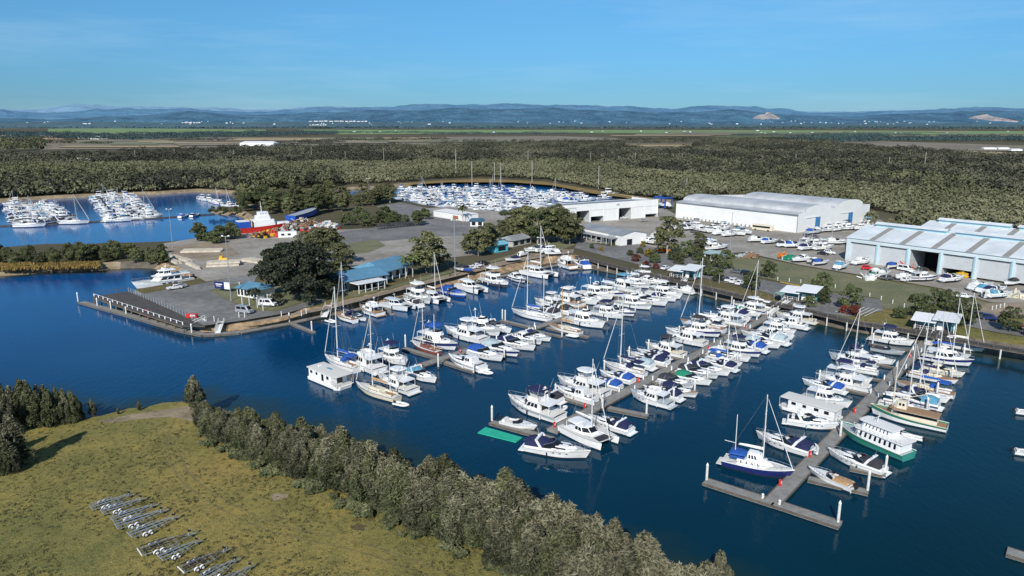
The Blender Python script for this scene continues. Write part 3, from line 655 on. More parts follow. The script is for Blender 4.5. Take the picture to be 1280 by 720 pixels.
def flybridge(plain=False,L_=12.5,B=4.2,can=navy,dark=False,style=0):
    p=Parts('flybridge_cruiser',plain); h=hullform(L_,B,1.25,2.0,.7,1.1,.9,.45)
    hm_=m=p('hull'); build_hull(m,h,hulldark if dark else white,white if dark else stripe_p); rubrail(m,h,hullgrey); m.box((-L_/2-.4,0,.35),(.95,B*.85,.12),deckm)
    m=p('deck'); build_deck(m,h,deckm,0.02,1,.02,.12)
    beam,sh,X,n,_=h
    m.frus((L_*.08,L_*.36,B*.62),(L_*.09,L_*.30,B*.48),1.45,2.12,white,.9,.05,.06); m.box((L_*.2,0,2.2),(.55,.55,.06),glass)
    m=p('cabin'); a,b=m.frus((-L_*.22,L_*.20,B*.84),(-L_*.20,L_*.09,B*.74),1.25,2.85,white,.45,.06)
    for j0,j1 in((1,2),(5,6)):
        q=p('window','cabin'); side_band(q,a,b,j0,j1,.45,.88,.04,.97,glass,n=3,gap=.07)
    q=p('window','cabin'); side_band(q,a,b,3,4,.42,.9,.03,.97,glass,n=3,gap=.05); side_band(q,a,b,2,3,.42,.9,.1,.95,glass); side_band(q,a,b,4,5,.42,.9,.05,.9,glass)
    q=p('door','cabin'); q.face([(-L_*.222,-B*.25,1.4),(-L_*.222,B*.25,1.4),(-L_*.212,B*.22,2.65),(-L_*.212,-B*.22,2.65)][::-1],glass)
    fb_=m=p('flybridge'); m.frus((-L_*.40,L_*.12,B*.80),(-L_*.40,L_*.13,B*.82),2.85,2.97,white,.5,.1,bottom=True)
    rim=[(-L_*.18,-B*.36),(L_*.02,-B*.36),(L_*.085,-B*.22),(L_*.1,0),(L_*.085,B*.22),(L_*.02,B*.36),(-L_*.18,B*.36)]
    m.loft([[(x,y,2.95) for x,y in rim],[(x-.25 if x>0 else x,y*.95,3.62) for x,y in rim],[(x-.37 if x>0 else x,y*.88,3.62) for x,y in rim],[(x-.3 if x>0 else x,y*.88,2.98) for x,y in rim]],white,caps=False,closed=False)
    m.box((-L_*.02,B*.1,3.25),(.6,1.3,.6),whitec); m.box((-L_*.13,0,3.2),(.6,B*.55,.45),whitec)
    for s in(1,-1): m.tube((-L_*.39,s*B*.38,1.3),(-L_*.39,s*B*.38,2.9),.05,.05,white,5)
    m=p('windscreen'); m.loft([[(x-.22 if x>0 else x,y*.93,3.64) for x,y in rim[1:-1]],[(x-.5,y*.86,4.0) for x,y in rim[1:-1]]],glass,caps=False,closed=False)
    if can is not None:
        m=p('canopy'); z=4.95
        if style==2: # white hardtop
            m.frus((-L_*.24,L_*.07,B*.78),(-L_*.22,L_*.04,B*.68),z,z+.16,white,.4,.2,.06,bottom=True)
        else: canopy(m,-L_*.22,L_*.06,B*.80,z-.15,.45,can,n=6)
        m=fb_
        for s in(1,-1):
            for x in(-.2,.04): m.tube((L_*x,s*B*.36,3.2),(L_*x,s*B*.37,z),.035,.035,stainless,4)
    m=p('radar_mast'); m.tube((-L_*.2,0,2.95),(-L_*.22,0,5.7),.07,.05,white,5); m.box((-L_*.21,0,5.2),(.25,1.0,.07),white); m.sphere((-L_*.21,0,5.42),.26,white,7,4,.6)
    for s in(1,-1): m.tube((-L_*.16,s*B*.38,3.5),(-L_*.24,s*B*.44,6.6),.022,.012,white,4)
    m=p('bow_rail'); bowrail(m,h,.42,.75,.03)
    m=hm_
    for s in(1,-1):
        for k in range(3): t=.5+.11*k; m.box((X(t,1),s*beam(t)*.955,1.15),(.5,.06,.16),glass)
    for s in(1,-1):
        for t in(.25,.5): m=p('fender'); m.tube((X(t,1),s*(beam(t)+.13),.35),(X(t,1),s*(beam(t)+.13),1.1),.13,.13,navy if t>.3 else whitec,6)
    return p.finish()
def motorsailer(L_=13.5,B=4.4):
    p=Parts('motor_sailer'); h=hullform(L_,B,1.35,1.9,.9,1.0,.8,.45,16)
    m=p('hull'); build_hull(m,h,hullnavy,hullnavy); rubrail(m,h,white,.08); m.box((-L_/2-.5,0,.5),(1.2,B*.7,.12),deckm)
    m=p('deck'); build_deck(m,h,deckm,0,1,.05,.12)
    m=p('cabin'); a,b=m.frus((-L_*.30,L_*.24,B*.70),(-L_*.29,L_*.16,B*.60),1.4,2.35,white,.6,.04)
    for j0,j1 in((1,2),(5,6)):
        q=p('window','cabin'); side_band(q,a,b,j0,j1,.3,.8,.05,.95,glass,n=4,gap=.2)
    m=p('wheelhouse'); a,b=m.frus((-L_*.16,L_*.10,B*.58),(-L_*.15,L_*.04,B*.52),2.35,3.7,white,.4,.05,.08)
    for j0,j1 in((1,2),(3,4),(5,6)):
        q=p('window','wheelhouse'); side_band(q,a,b,j0,j1,.35,.85,.06,.94,glass,n=3,gap=.12)
    m=p('awning'); canopy(m,-L_*.40,-L_*.17,B*.72,3.1,.35,blue,n=6)
    m=p('cockpit_awning'); m.box((-L_*.29,0,2.5),(L_*.2,B*.6,.5),navy)
    rig(p,L_,B,L_*.06,15.5,3.2,L_*.36,whitec,alu,True)
    m=p('guard_rail'); bowrail(m,h,.08,.65,.028)
    m=p('life_raft'); m.tube((L_*.1,-.5,2.55),(L_*.1,.5,2.55),.28,.28,white,8)
    return p.finish()
def rig(p,L_,B,mx,mh,deckz,boomL,cover,sparm=alu,ketch=False,furl=whitec,spread=2):
    m=p('mast'); m.tube((mx,0,deckz-.2),(mx-.15,0,mh),.12,.085,sparm,6)
    for k in range(spread):
        z=deckz+(mh-deckz)*(.45+.27*k) if spread>1 else deckz+(mh-deckz)*.6
        w_=B*.30*(1-.25*k); m.tube((mx-.1,-w_,z),(mx-.1,w_,z),.04,.04,sparm,4)
    m.tube((mx-.15,0,mh),(mx-.15,0,mh+.7),.015,.015,black,3)
    if ketch: m.tube((-L_*.34,0,deckz),(-L_*.345,0,mh*.68),.09,.07,sparm,6); m.tube((-L_*.34,0,deckz+1.6),(-L_*.5,0,deckz+1.7),.06,.06,sparm,5)
    m=p('boom'); z=deckz+1.35; m.tube((mx-.1,0,z),(mx-boomL,0,z+.12),.075,.075,sparm,5)
    m=p('sail_cover'); m.loft([[(mx-.12-t*(boomL-.3),y*s_,z+.08+t*.12+dz*s_) for y,dz in((-.16,0),(-.15,.2),(0,.42),(.15,.2),(.16,0))] for t,s_ in((0,1.1),(.3,1),(.7,.85),(1,.5))],cover)
    m=p('rigging'); bow=L_*.485
    m.tube((bow,0,1.35),(mx-.15,0,mh-.25),.02,.02,stainless,3); m.tube((bow-.05,0,1.75),(mx+.12,0,mh-.9),.085,.05,furl,5)
    m.tube((-L_*.49,0,1.1),(mx-.15,0,mh),.018,.018,stainless,3)
    for s in(1,-1):
        w_=B*.30; zz=deckz+(mh-deckz)*.45
        m.tube((mx-.2,s*B*.45,1.1),(mx-.1,s*w_,zz),.018,.018,stainless,3); m.tube((mx-.1,s*w_,zz),(mx-.15,0,mh-.2),.018,.018,stainless,3)
        m.tube((mx-.5,s*B*.45,1.1),(mx-.1,0,zz),.018,.018,stainless,3)
def sailboat(plain=False,L_=11,B=3.4,hull=white,cover=navy,bim=navy,mh=14.5,sparm=alu,ketch=False,style=0):
    p=Parts('sailing_yacht',plain); h=hullform(L_,B,1.0,1.3,.9,1.0,.66,.42,16)
    m=p('hull'); build_hull(m,h,hull,hull); rubrail(m,h,teak if style else hullnavy,.04)
    m=p('deck'); build_deck(m,h,teak if style==1 else deckm,0,1,.03,.14)
    m.box((-L_*.30,0,1.12),(L_*.24,B*.34,.03),teak); 
    for s in(1,-1): m.box((-L_*.30,s*B*.25,1.26),(L_*.28,.16,.32),white)
    m=p('cabin'); a,b=m.frus((-L_*.16,L_*.22,B*.62),(-L_*.15,L_*.16,B*.50),1.02,1.62,white if style!=1 else cream,.8,.04,.08)
    for j0,j1 in((1,2),(5,6)):
        q=p('window','cabin'); side_band(q,a,b,j0,j1,.35,.8,.06,.94,glass,n=4,gap=.3)
    for k in range(2): m.box((L_*(.02+.1*k),0,1.72),(.5,.5,.06),glass)
    rig(p,L_,B,L_*.08,mh,1.5,L_*.38,cover,sparm,ketch)
    if bim is not None:
        m=p('bimini'); canopy(m,-L_*.42,-L_*.20,B*.66,2.75,.3,bim,n=6)
        m=p('sprayhood'); canopy(m,-L_*.2,-L_*.08,B*.58,1.55,.75,bim,n=6)
    m=p('guard_rail'); bowrail(m,h,.08,.6,.024)
    m.path([(-L_*.48,-B*.3,1.65),(-L_*.495,0,1.68),(-L_*.48,B*.3,1.65)],.028,stainless,4)
    return p.finish()
def catamaran(plain=False,L_=12,B=6.4,mast=True,hull=white,cover=whitec,mh=16.5):
    p=Parts('sailing_catamaran' if mast else 'power_catamaran',plain); h=hullform(L_,1.7,1.45,1.7,.5,.35,.8,.5)
    m=p('hull')
    for s in(1,-1):
        t=MB(); build_hull(t,h,hull,hull); build_deck(t,h,deckm,0,1,.02,.05)
        i=len(m.v); m.v+=[(x,y+s*(B/2-.85),z) for x,y,z in t.v]; 
        for f,mi in zip(t.f,t.m): m.f.append(tuple(i+q for q in f)); m.m.append(m.mi(t.mats[mi]))
    m=p('bridge_deck'); m.box((-L_*.1,0,1.2),(L_*.62,B-1.6,.62),white)
    m.box((L_*.41,0,1.45),(.14,B-1.7,.14),alu)
    m=p('trampoline'); m.box((L_*.31,0,1.42),(L_*.19,B-1.75,.02),charcoal)
    m=p('cabin'); a,b=m.frus((-L_*.22,L_*.16,B*.66),(-L_*.2,L_*.04,B*.54),1.5,2.75,white,.5,.08,.1)
    for j0,j1 in((1,2),(5,6)):
        q=p('window','cabin'); side_band(q,a,b,j0,j1,.35,.85,.04,.96,glass,n=2,gap=.08)
    q=p('window','cabin'); 
    for j in(2,3,4): side_band(q,a,b,j,j+1,.3,.9,.05,.95,glass)
    m=p('cockpit_roof'); m.frus((-L_*.42,-L_*.16,B*.58),(-L_*.40,-L_*.16,B*.5),2.78,2.9,white,.05,.2,.05,bottom=True)
    for s in(1,-1): m.tube((-L_*.4,s*B*.26,1.5),(-L_*.4,s*B*.26,2.8),.05,.05,white,5)
    if mast: rig(p,L_,B*.8,L_*.06,mh,2.8,L_*.40,cover)
    else:
        m=p('radar_mast'); m.tube((-L_*.1,0,2.8),(-L_*.14,0,4.6),.06,.05,white,5); m.box((-L_*.13,0,4.2),(.25,.9,.07),white)
    return p.finish()
def runabout(plain=False,L_=6.5,B=2.4,can=navy,style=0,hull=white):
    p=Parts('runabout',plain); h=hullform(L_,B,.85,1.15,.45,.8,.9,.4,10)
    m=p('hull'); build_hull(m,h,hull,white); rubrail(m,h,hullgrey,.035)
    m=p('deck'); build_deck(m,h,white,.42,1,.02,.14); m.box((-L_*.22,0,.80),(L_*.5,B*.66,.04),deckm)
    for s in(1,-1): m.box((-L_*.24,s*B*.38,.85),(L_*.5,.18,.10),white)
    m.box((-L_*.40,0,1.0),(.5,B*.6,.35),whitec); m.box((-L_*.08,B*.2,1.05),(.5,.5,.5),whitec); m.box((-L_*.08,-B*.2,1.05),(.5,.5,.5),whitec)
    m=p('windscreen'); m.loft([[(-L_*.1,-B*.42,1.0),(L_*.05,-B*.3,1.12),(L_*.1,0,1.2),(L_*.05,B*.3,1.12),(-L_*.1,B*.42,1.0)],[(-L_*.12,-B*.38,1.4),(0,-B*.26,1.6),(L_*.03,0,1.66),(0,B*.26,1.6),(-L_*.12,B*.38,1.4)]],glass,caps=False,closed=False)
    if can is not None:
        m=p('canopy'); canopy(m,-L_*.45,L_*.02,B*.84,.95,1.0 if style!=1 else .35,can,n=6)
    m=p('outboard_motor'); outboard(m,-L_/2-.05,0,.75)
    m=p('bow_rail'); bowrail(m,h,.55,.4,.022)
    return p.finish()
def dinghy(plain=False,L_=3.4,B=1.7,hull=whitec):
    p=Parts('dinghy',plain); m=p('tube')
    pts=[(-L_/2,-B/2+.22,.3),(L_*.2,-B/2+.22,.3),(L_*.4,-B*.2,.38),(L_*.48,0,.45),(L_*.4,B*.2,.38),(L_*.2,B/2-.22,.3),(-L_/2,B/2-.22,.3)]
    for a,b in zip(pts[:-1],pts[1:]): m.tube(a,b,.22,.22,hull,7)
    m=p('floor'); m.box((-L_*.08,0,.2),(L_*.8,B*.55,.06),hullgrey); m.box((-L_*.2,0,.38),(.25,B*.6,.06),white)
    m=p('outboard_motor'); outboard(m,-L_/2-.02,0,.4,.6)
    return p.finish()
def houseboat(style=0,L_=12,B=4.8):
    p=Parts('houseboat'); 
    m=p('hull'); m.frus((-L_/2,L_/2,B),(-L_/2-.1,L_/2+.25,B+.15),-.2,.75,white,.25,.1); m.frus((-L_/2-.02,L_/2+.02,B+.04),(-L_/2-.05,L_/2+.08,B+.08),-.1,.22,antifoul,.25,.1)
    m=p('deck'); m.box((0,0,.78),(L_*.99,B*.97,.06),deckm)
    m=p('cabin'); fr=.30 if style==0 else .34; x0,x1=-L_*.47,L_*fr
    a,b=m.frus((x0,x1,B*.86),(x0,x1,B*.86),.8,3.0,white,.01,.01)
    for j0,j1 in((1,2),(5,6)):
        for u,v0,v1,wd in((.12,.5,.8,.1),(.36,.5,.8,.08),(.62,.08,.82,.1),(.84,.45,.8,.1)):
            if style==1 and u>.6 and v0<.1: v0=.5
            q=p('window','cabin'); side_band(q,a,b,j0,j1,v0,v1,u-wd/2,u+wd/2,glass,.03)
    q=p('door','cabin'); q.face([(x1+.03,-.6,.85),(x1+.03,.9,.85),(x1+.03,.9,2.7),(x1+.03,-.6,2.7)],glass)
    m=p('roof'); m.frus((-L_*.51,L_*.49,B*.98),(-L_*.51,L_*.49,B*.98),3.0,3.14,deckm,.06,.03,.05,bottom=True)
    if style==0: m.box((-.5,.3,3.24),(2.0,.6,.08),ltblue); m.box((-4,0,3.3),(.5,.7,.3),white)
    m.tube((-3,-1,3.1),(-3,-1,3.7),.05,.05,white,5)
    m=p('railing')
    for s in(1,-1):
        for z in(1.3,1.75): m.tube((x1,s*B*.47,z),(L_*.49,s*B*.47,z),.03,.03,stainless,4)
        for k in range(4): x=x1+(L_*.49-x1)*k/3; m.tube((x,s*B*.47,.8),(x,s*B*.47,3.0 if k==3 else 1.75),.035,.035,white,4)
    for z in(1.3,1.75): m.tube((L_*.49,-B*.47,z),(L_*.49,B*.47,z),.03,.03,stainless,4)
    return p.finish()
def ferry(L_=17,B=5.0):
    p=Parts('excursion_ferry'); h=hullform(L_,B,1.5,2.3,.7,1.2,.92,.5)
    m=p('hull'); build_hull(m,h,hullteal,hullgreen); rubrail(m,h,white,.07)
    m=p('deck'); build_deck(m,h,hullgrey,0,1,.35,.05)
    m=p('cabin'); a,b=m.frus((-L_*.45,L_*.18,B*.86),(-L_*.45,L_*.15,B*.82),1.3,3.35,white,.2,.04)
    for j0,j1 in((1,2),(5,6)):
        q=p('window','cabin'); side_band(q,a,b,j0,j1,.35,.85,.03,.97,glass,n=8,gap=.18)
    q=p('window','cabin'); side_band(q,a,b,3,4,.35,.85,.03,.97,glass,n=4,gap=.12)
    m=p('upper_deck'); m.frus((-L_*.49,L_*.19,B*.96),(-L_*.49,L_*.19,B*.96),3.35,3.47,whitec,.2,.04,bottom=True)
    m=p('upper_cabin'); a,b=m.frus((-L_*.30,L_*.12,B*.62),(-L_*.30,L_*.08,B*.60),3.47,5.1,white,.2,.04)
    for j0,j1 in((1,2),(5,6)):
        q=p('window','upper_cabin'); side_band(q,a,b,j0,j1,.35,.85,.03,.97,glass,n=7,gap=.18)
    q=p('window','upper_cabin'); side_band(q,a,b,3,4,.35,.85,.03,.97,glass,n=3,gap=.12)
    m=p('roof'); m.frus((-L_*.34,L_*.14,B*.78),(-L_*.34,L_*.14,B*.78),5.1,5.2,whitec,.2,.04,.04,bottom=True)
    m=p('railing')
    for z in(3.95,4.4):
        for s in(1,-1): m.tube((-L_*.48,s*B*.46,z),(L_*.16,s*B*.46,z),.03,.03,white,4)
    for k in range(12):
        for s in(1,-1): x=-L_*.48+k*L_*.058; m.tube((x,s*B*.46,3.4),(x,s*B*.46,4.4),.03,.03,white,4)
    m=p('bow_rail'); bowrail(m,h,.55,.9,.035)
    m=p('mast'); m.tube((-L_*.05,0,5.2),(-L_*.07,0,7.2),.06,.04,white,5); m.box((-L_*.06,0,6.4),(.1,1.4,.08),white)
    return p.finish()
def trawler(L_=16,B=4.6,hull=hullgreen,house=cream,mastmat=cream):
    p=Parts('converted_trawler'); h=hullform(L_,B,1.3,2.5,1.0,.8,.8,.45)
    m=p('hull'); build_hull(m,h,white if hull==hullgreen else hull,hull); rubrail(m,h,house,.08)
    m=p('deck'); build_deck(m,h,teak,0,1,.4,.08)
    m=p('cabin'); a,b=m.frus((-L_*.38,L_*.22,B*.72),(-L_*.38,L_*.20,B*.68),1.3,3.0,house,.2,.05)
    for j0,j1 in((1,2),(5,6)):
        q=p('window','cabin'); side_band(q,a,b,j0,j1,.5,.85,.05,.95,glass,n=8,gap=.4)
    m=p('cabin_roof'); m.frus((-L_*.40,L_*.24,B*.8),(-L_*.40,L_*.23,B*.78),3.0,3.12,teak,.2,.05,.06,bottom=True)
    m=p('wheelhouse'); a,b=m.frus((L_*.02,L_*.19,B*.5),(L_*.03,L_*.17,B*.46),3.12,4.6,house,.3,.05,.1)
    for j0,j1 in((1,2),(3,4),(5,6)):
        q=p('window','wheelhouse'); side_band(q,a,b,j0,j1,.5,.88,.08,.92,glass,n=2,gap=.15)
    m=p('mast'); m.tube((L_*.21,0,2.5),(L_*.21,0,13.5),.16,.1,mastmat,6); m.tube((L_*.2,0,4.5),(-L_*.2,0,7.2),.09,.07,mastmat,5); m.tube((L_*.21,-1,10),(L_*.21,1,10),.05,.05,mastmat,4)
    m=p('rigging'); m.tube((L_*.48,0,2.6),(L_*.21,0,13.3),.025,.025,stainless,3); m.tube((-L_*.48,0,1.6),(L_*.21,0,13.3),.025,.025,stainless,3)
    for s in(1,-1): m.tube((L_*.16,s*B*.45,1.9),(L_*.21,0,12.5),.025,.025,stainless,3)
    m=p('bow_rail'); bowrail(m,h,.6,.7,.035)
    return p.finish()
def motoryacht(L_=20,B=5.6):
    p=Parts('motor_yacht'); h=hullform(L_,B,1.7,2.9,.9,1.8,.92,.45)
    m=p('hull'); build_hull(m,h,white,white); rubrail(m,h,hullgrey,.07)
    for s in(1,-1):
        for t in(.35,.45,.55): m.box((h[2](t,1.2),s*h[0](t)*.965,1.35),(1.2,.08,.28),glass)
    m=p('deck'); build_deck(m,h,deckm,0,1,.1,.1)
    m=p('cabin'); a,b=m.frus((-L_*.30,L_*.24,B*.82),(-L_*.29,L_*.12,B*.72),1.6,3.7,white,.5,.05)
    for j0,j1 in((1,2),(5,6)):
        q=p('window','cabin'); side_band(q,a,b,j0,j1,.4,.8,.03,.97,glass,n=3,gap=.06)
    q=p('window','cabin'); side_band(q,a,b,3,4,.4,.85,.05,.95,glass,n=3,gap=.06)
    m=p('upper_deck'); m.frus((-L_*.44,L_*.17,B*.9),(-L_*.44,L_*.18,B*.9),3.7,3.9,white,.5,.06,bottom=True)
    for s in(1,-1): m.tube((-L_*.42,s*B*.4,1.8),(-L_*.42,s*B*.4,3.75),.08,.08,white,5)
    m=p('wheelhouse'); a,b=m.frus((-L_*.14,L_*.10,B*.66),(-L_*.13,L_*.04,B*.58),3.9,5.5,white,.5,.06)
    for j0,j1 in((1,2),(5,6)):
        q=p('window','wheelhouse'); side_band(q,a,b,j0,j1,.42,.86,.04,.96,glass,n=3,gap=.08)
    q=p('window','wheelhouse'); 
    for j in(2,3,4): side_band(q,a,b,j,j+1,.42,.86,.05,.95,glass)
    m=p('roof'); m.frus((-L_*.22,L_*.07,B*.72),(-L_*.21,L_*.05,B*.66),5.5,5.66,white,.4,.1,.06,bottom=True)
    m=p('radar_mast'); m.tube((-L_*.06,0,5.6),(-L_*.08,0,7.8),.12,.06,white,5); m.sphere((-L_*.03,.9,6.0),.38,white,8,5); m.sphere((-L_*.03,-.9,6.0),.38,white,8,5); m.box((-L_*.07,0,6.9),(.3,1.6,.1),white)
    m=p('bow_rail'); bowrail(m,h,.4,.9,.04)
    m=p('tender'); m.frus((-L_*.42,-L_*.26,1.5),(-L_*.44,-L_*.24,1.8),3.92,4.5,hullgrey,.8,.1)
    return p.finish()
PROTO={}
def proto(key):
    if key not in PROTO:
        o=BUILD[key](); PROTO[key]=(o,[x for x in [o]+list(o.children_recursive)])
        o.location=(0,-400,0); PROTO[key]=o
    return PROTO[key]
BUILD={
 'cru0':lambda:cruiser(),'cru1':lambda:cruiser(L_=11.5,B=3.7,style=1),'cru2':lambda:cruiser(L_=10,B=3.4,style=2,arch=False),'cru3':lambda:cruiser(L_=9.5,B=3.3,can=None),'cru4':lambda:cruiser(L_=10,B=3.5,arch=False,style=1),
 'fly0':lambda:flybridge(),'fly1':lambda:flybridge(L_=13.5,B=4.4,style=2),'fly2':lambda:flybridge(L_=11.5,B=4.0,can=None),'flyd':lambda:flybridge(L_=13.5,B=4.6,dark=True,style=2),
 'sail0':lambda:sailboat(),'sail1':lambda:sailboat(L_=12,B=3.7,style=1,hull=white,mh=15.5),'ketch':lambda:sailboat(L_=13,B=3.7,ketch=True,mh=15.5,bim=None),'gaff':lambda:sailboat(L_=10.5,B=3.2,style=1,mh=11.5,sparm=gold,cover=tan,bim=None),
 'cats':lambda:catamaran(),'catp':lambda:catamaran(mast=False,L_=11.5,B=5.2),'run0':lambda:runabout(),'run1':lambda:runabout(style=1),'run2':lambda:runabout(can=None),'din':lambda:dinghy(),
 'msail':motorsailer,'hou0':lambda:houseboat(0),'hou1':lambda:houseboat(1,13.5,4.6),'ferry':ferry,'trawl':trawler,'myacht':motoryacht,
 'pcru':lambda:cruiser(True),'pcr2':lambda:cruiser(True,style=2,arch=False),'pfly':lambda:flybridge(True),'pfl2':lambda:flybridge(True,style=2),'psail':lambda:sailboat(True,mh=11.5,sparm=hullgrey),'prun':lambda:runabout(True),'pcat':lambda:catamaran(True,mast=False,L_=11.5,B=5.2)}
LEN={'msail':13.5,'cru0':10.5,'cru1':11.5,'cru2':10,'cru3':9.5,'cru4':10,'fly0':12.5,'fly1':13.5,'fly2':11.5,'flyd':13.5,'sail0':11,'sail1':12,'ketch':13,'gaff':10.5,'cats':12,'catp':11.5,'run0':6.5,'run1':6.5,'run2':6.5,'din':3.4,'hou0':12,'hou1':13.5,'ferry':17,'trawl':16,'myacht':20,'pcru':10.5,'pcr2':10.5,'pfly':12.5,'pfl2':12.5,'psail':11,'prun':6.5,'pcat':11.5}
BEAM={'msail':4.4,'cru0':3.5,'cru1':3.7,'cru2':3.4,'cru3':3.3,'cru4':3.5,'fly0':4.2,'fly1':4.4,'fly2':4.0,'flyd':4.6,'sail0':3.4,'sail1':3.7,'ketch':3.7,'gaff':3.2,'cats':6.4,'catp':5.2,'run0':2.4,'run1':2.4,'run2':2.4,'din':1.7,'hou0':4.8,'hou1':4.7,'ferry':5.0,'trawl':4.6,'myacht':5.6}
def place(key,pos,ang,length,mp=None,label=None,cat='boat',group=None,pitch=0):
    o=copy_tree(proto(key)); s=length/LEN[key]; sy=s**.75*(1.05 if key[:3] in('cru','fly','sai') else 1)
    o.location=pos; o.rotation_euler=(0,pitch,ang); o.scale=(s,sy,sy*(1.12 if key[:3] in('sai','ket','psa') else 1))
    mp=dict(mp or {}); st_=rng.choice(STR)
    if st_ and key[:3] in('cru','fly','pcr','pfl'): mp.setdefault('hull_stripe_paint',st_)
    if rng.random()<.35 and key[:3] in('cru','fly','pcr','pfl'): mp.setdefault('pale_deck_nonslip',rng.choice([teak,hullgrey,whitec,cream]))
    if mp: recolor(o,mp)
    return tag(o,label,cat,group)
# ---- berths along the three pontoons: kind, stern px, bow px, cover, words, options
UA=R(50); UD=Vector((math.cos(UA),math.sin(UA))); VD=Vector((math.sin(UA),-math.cos(UA)))
C={'n':navy,'b':blue,'l':ltblue,'c':charcoal,'g':greenc,'t':tan,'w':whitec,'x':clearg}
ARM={1:((505,466),(852,351)),2:((690,541),(985,384)),3:((965,631),(1166,420))}
B1=[('hou0',395,471,432,486,'w','white flat roofed houseboat','F'),('sail0',447,466,406,451,'b','yacht with big blue boom tent','F'),('fly2',480,470,432,449,'n','long white motor yacht','F'),('fly0',476,446,510,459,'n','white flybridge boat with navy bimini','F'),
('ketch',497,503,445,485,'t','cream hulled ketch with rounded deck','F',{'white_gelcoat':cream}),('fly1',517,493,473,477,'n','white hardtop flybridge boat','F'),('cru0',513,468,546,481,'l','white cruiser with pale blue cover','F'),('ketch',548,444,516,433,'c','red brown timber ketch','F',{'white_gelcoat':hullwood}),
('fly0',529,428,577,442,'b','white flybridge boat with blue bimini',''),('fly1',603,432,566,416,'n','white hardtop flybridge boat',''),('fly2',590,408,622,425,'c','white boat with dark wraparound windows',''),('cru0',620,410,638,422,'c','white cruiser with charcoal canopy',''),('cru1',638,415,664,425,'n','white cruiser with navy canopy',''),
('cru2',607,464,554,451,'w','white cabin cruiser with dinghy astern',''),('cru4',580,438,616,451,'b','white cruiser with blue covers',''),('cru4',604,434,642,448,'x','white cruiser with pale clears',''),('cru1',628,427,660,441,'n','white cruiser with navy canopy',''),('cru2',644,421,670,432,'w','white hardtop cabin cruiser',''),
('ketch',684,404,645,391,'b','tall white ketch',''),('gaff',715,419,683,407,'t','timber sparred yacht with tan sails',''),('fly2',703,399,750,412,'n','white sedan cruiser with dark windows',''),('cru0',699,398,668,386,'c','white cruiser with charcoal canopy',''),('fly1',700,386,679,377,'w','white hardtop flybridge boat',''),
('cru1',722,394,697,381,'c','white cruiser with charcoal canopy',''),('fly0',728,383,705,371,'w','white flybridge boat with pale bimini',''),('cru0',727,375,753,387,'c','white cruiser with charcoal canopy',''),('fly2',744,369,771,381,'n','white open flybridge boat',''),('fly0',745,391,776,401,'n','white flybridge boat with navy bimini',''),
('cru0',735,362,759,369,'n','white cruiser with navy canopy',''),('fly0',790,368,757,358,'l','white flybridge boat with teal clears',''),('fly1',750,371,773,379,'w','white hardtop flybridge boat',''),('cru3',744,377,763,385,'w','white open cockpit cruiser',''),('fly2',772,379,809,389,'n','white sedan cruiser with dark windows',''),
('cru1',795,374,827,386,'w','white cruiser with white canopy',''),('cru3',766,389,789,398,'w','white open cockpit cruiser',''),('fly1',794,355,818,362,'w','white hardtop flybridge boat',''),('fly0',798,364,827,374,'w','white flybridge boat with pale bimini',''),('fly1',790,347,819,354,'t','white hardtop flybridge boat',''),('cru2',815,351,828,358,'w','small white hardtop cruiser',''),
('cru0',822,372,842,378,'n','white cruiser with navy canopy',''),('cru1',865,368,833,362,'w','white cruiser with white canopy',''),('cru0',785,351,803,357,'n','white cruiser with navy canopy','')]
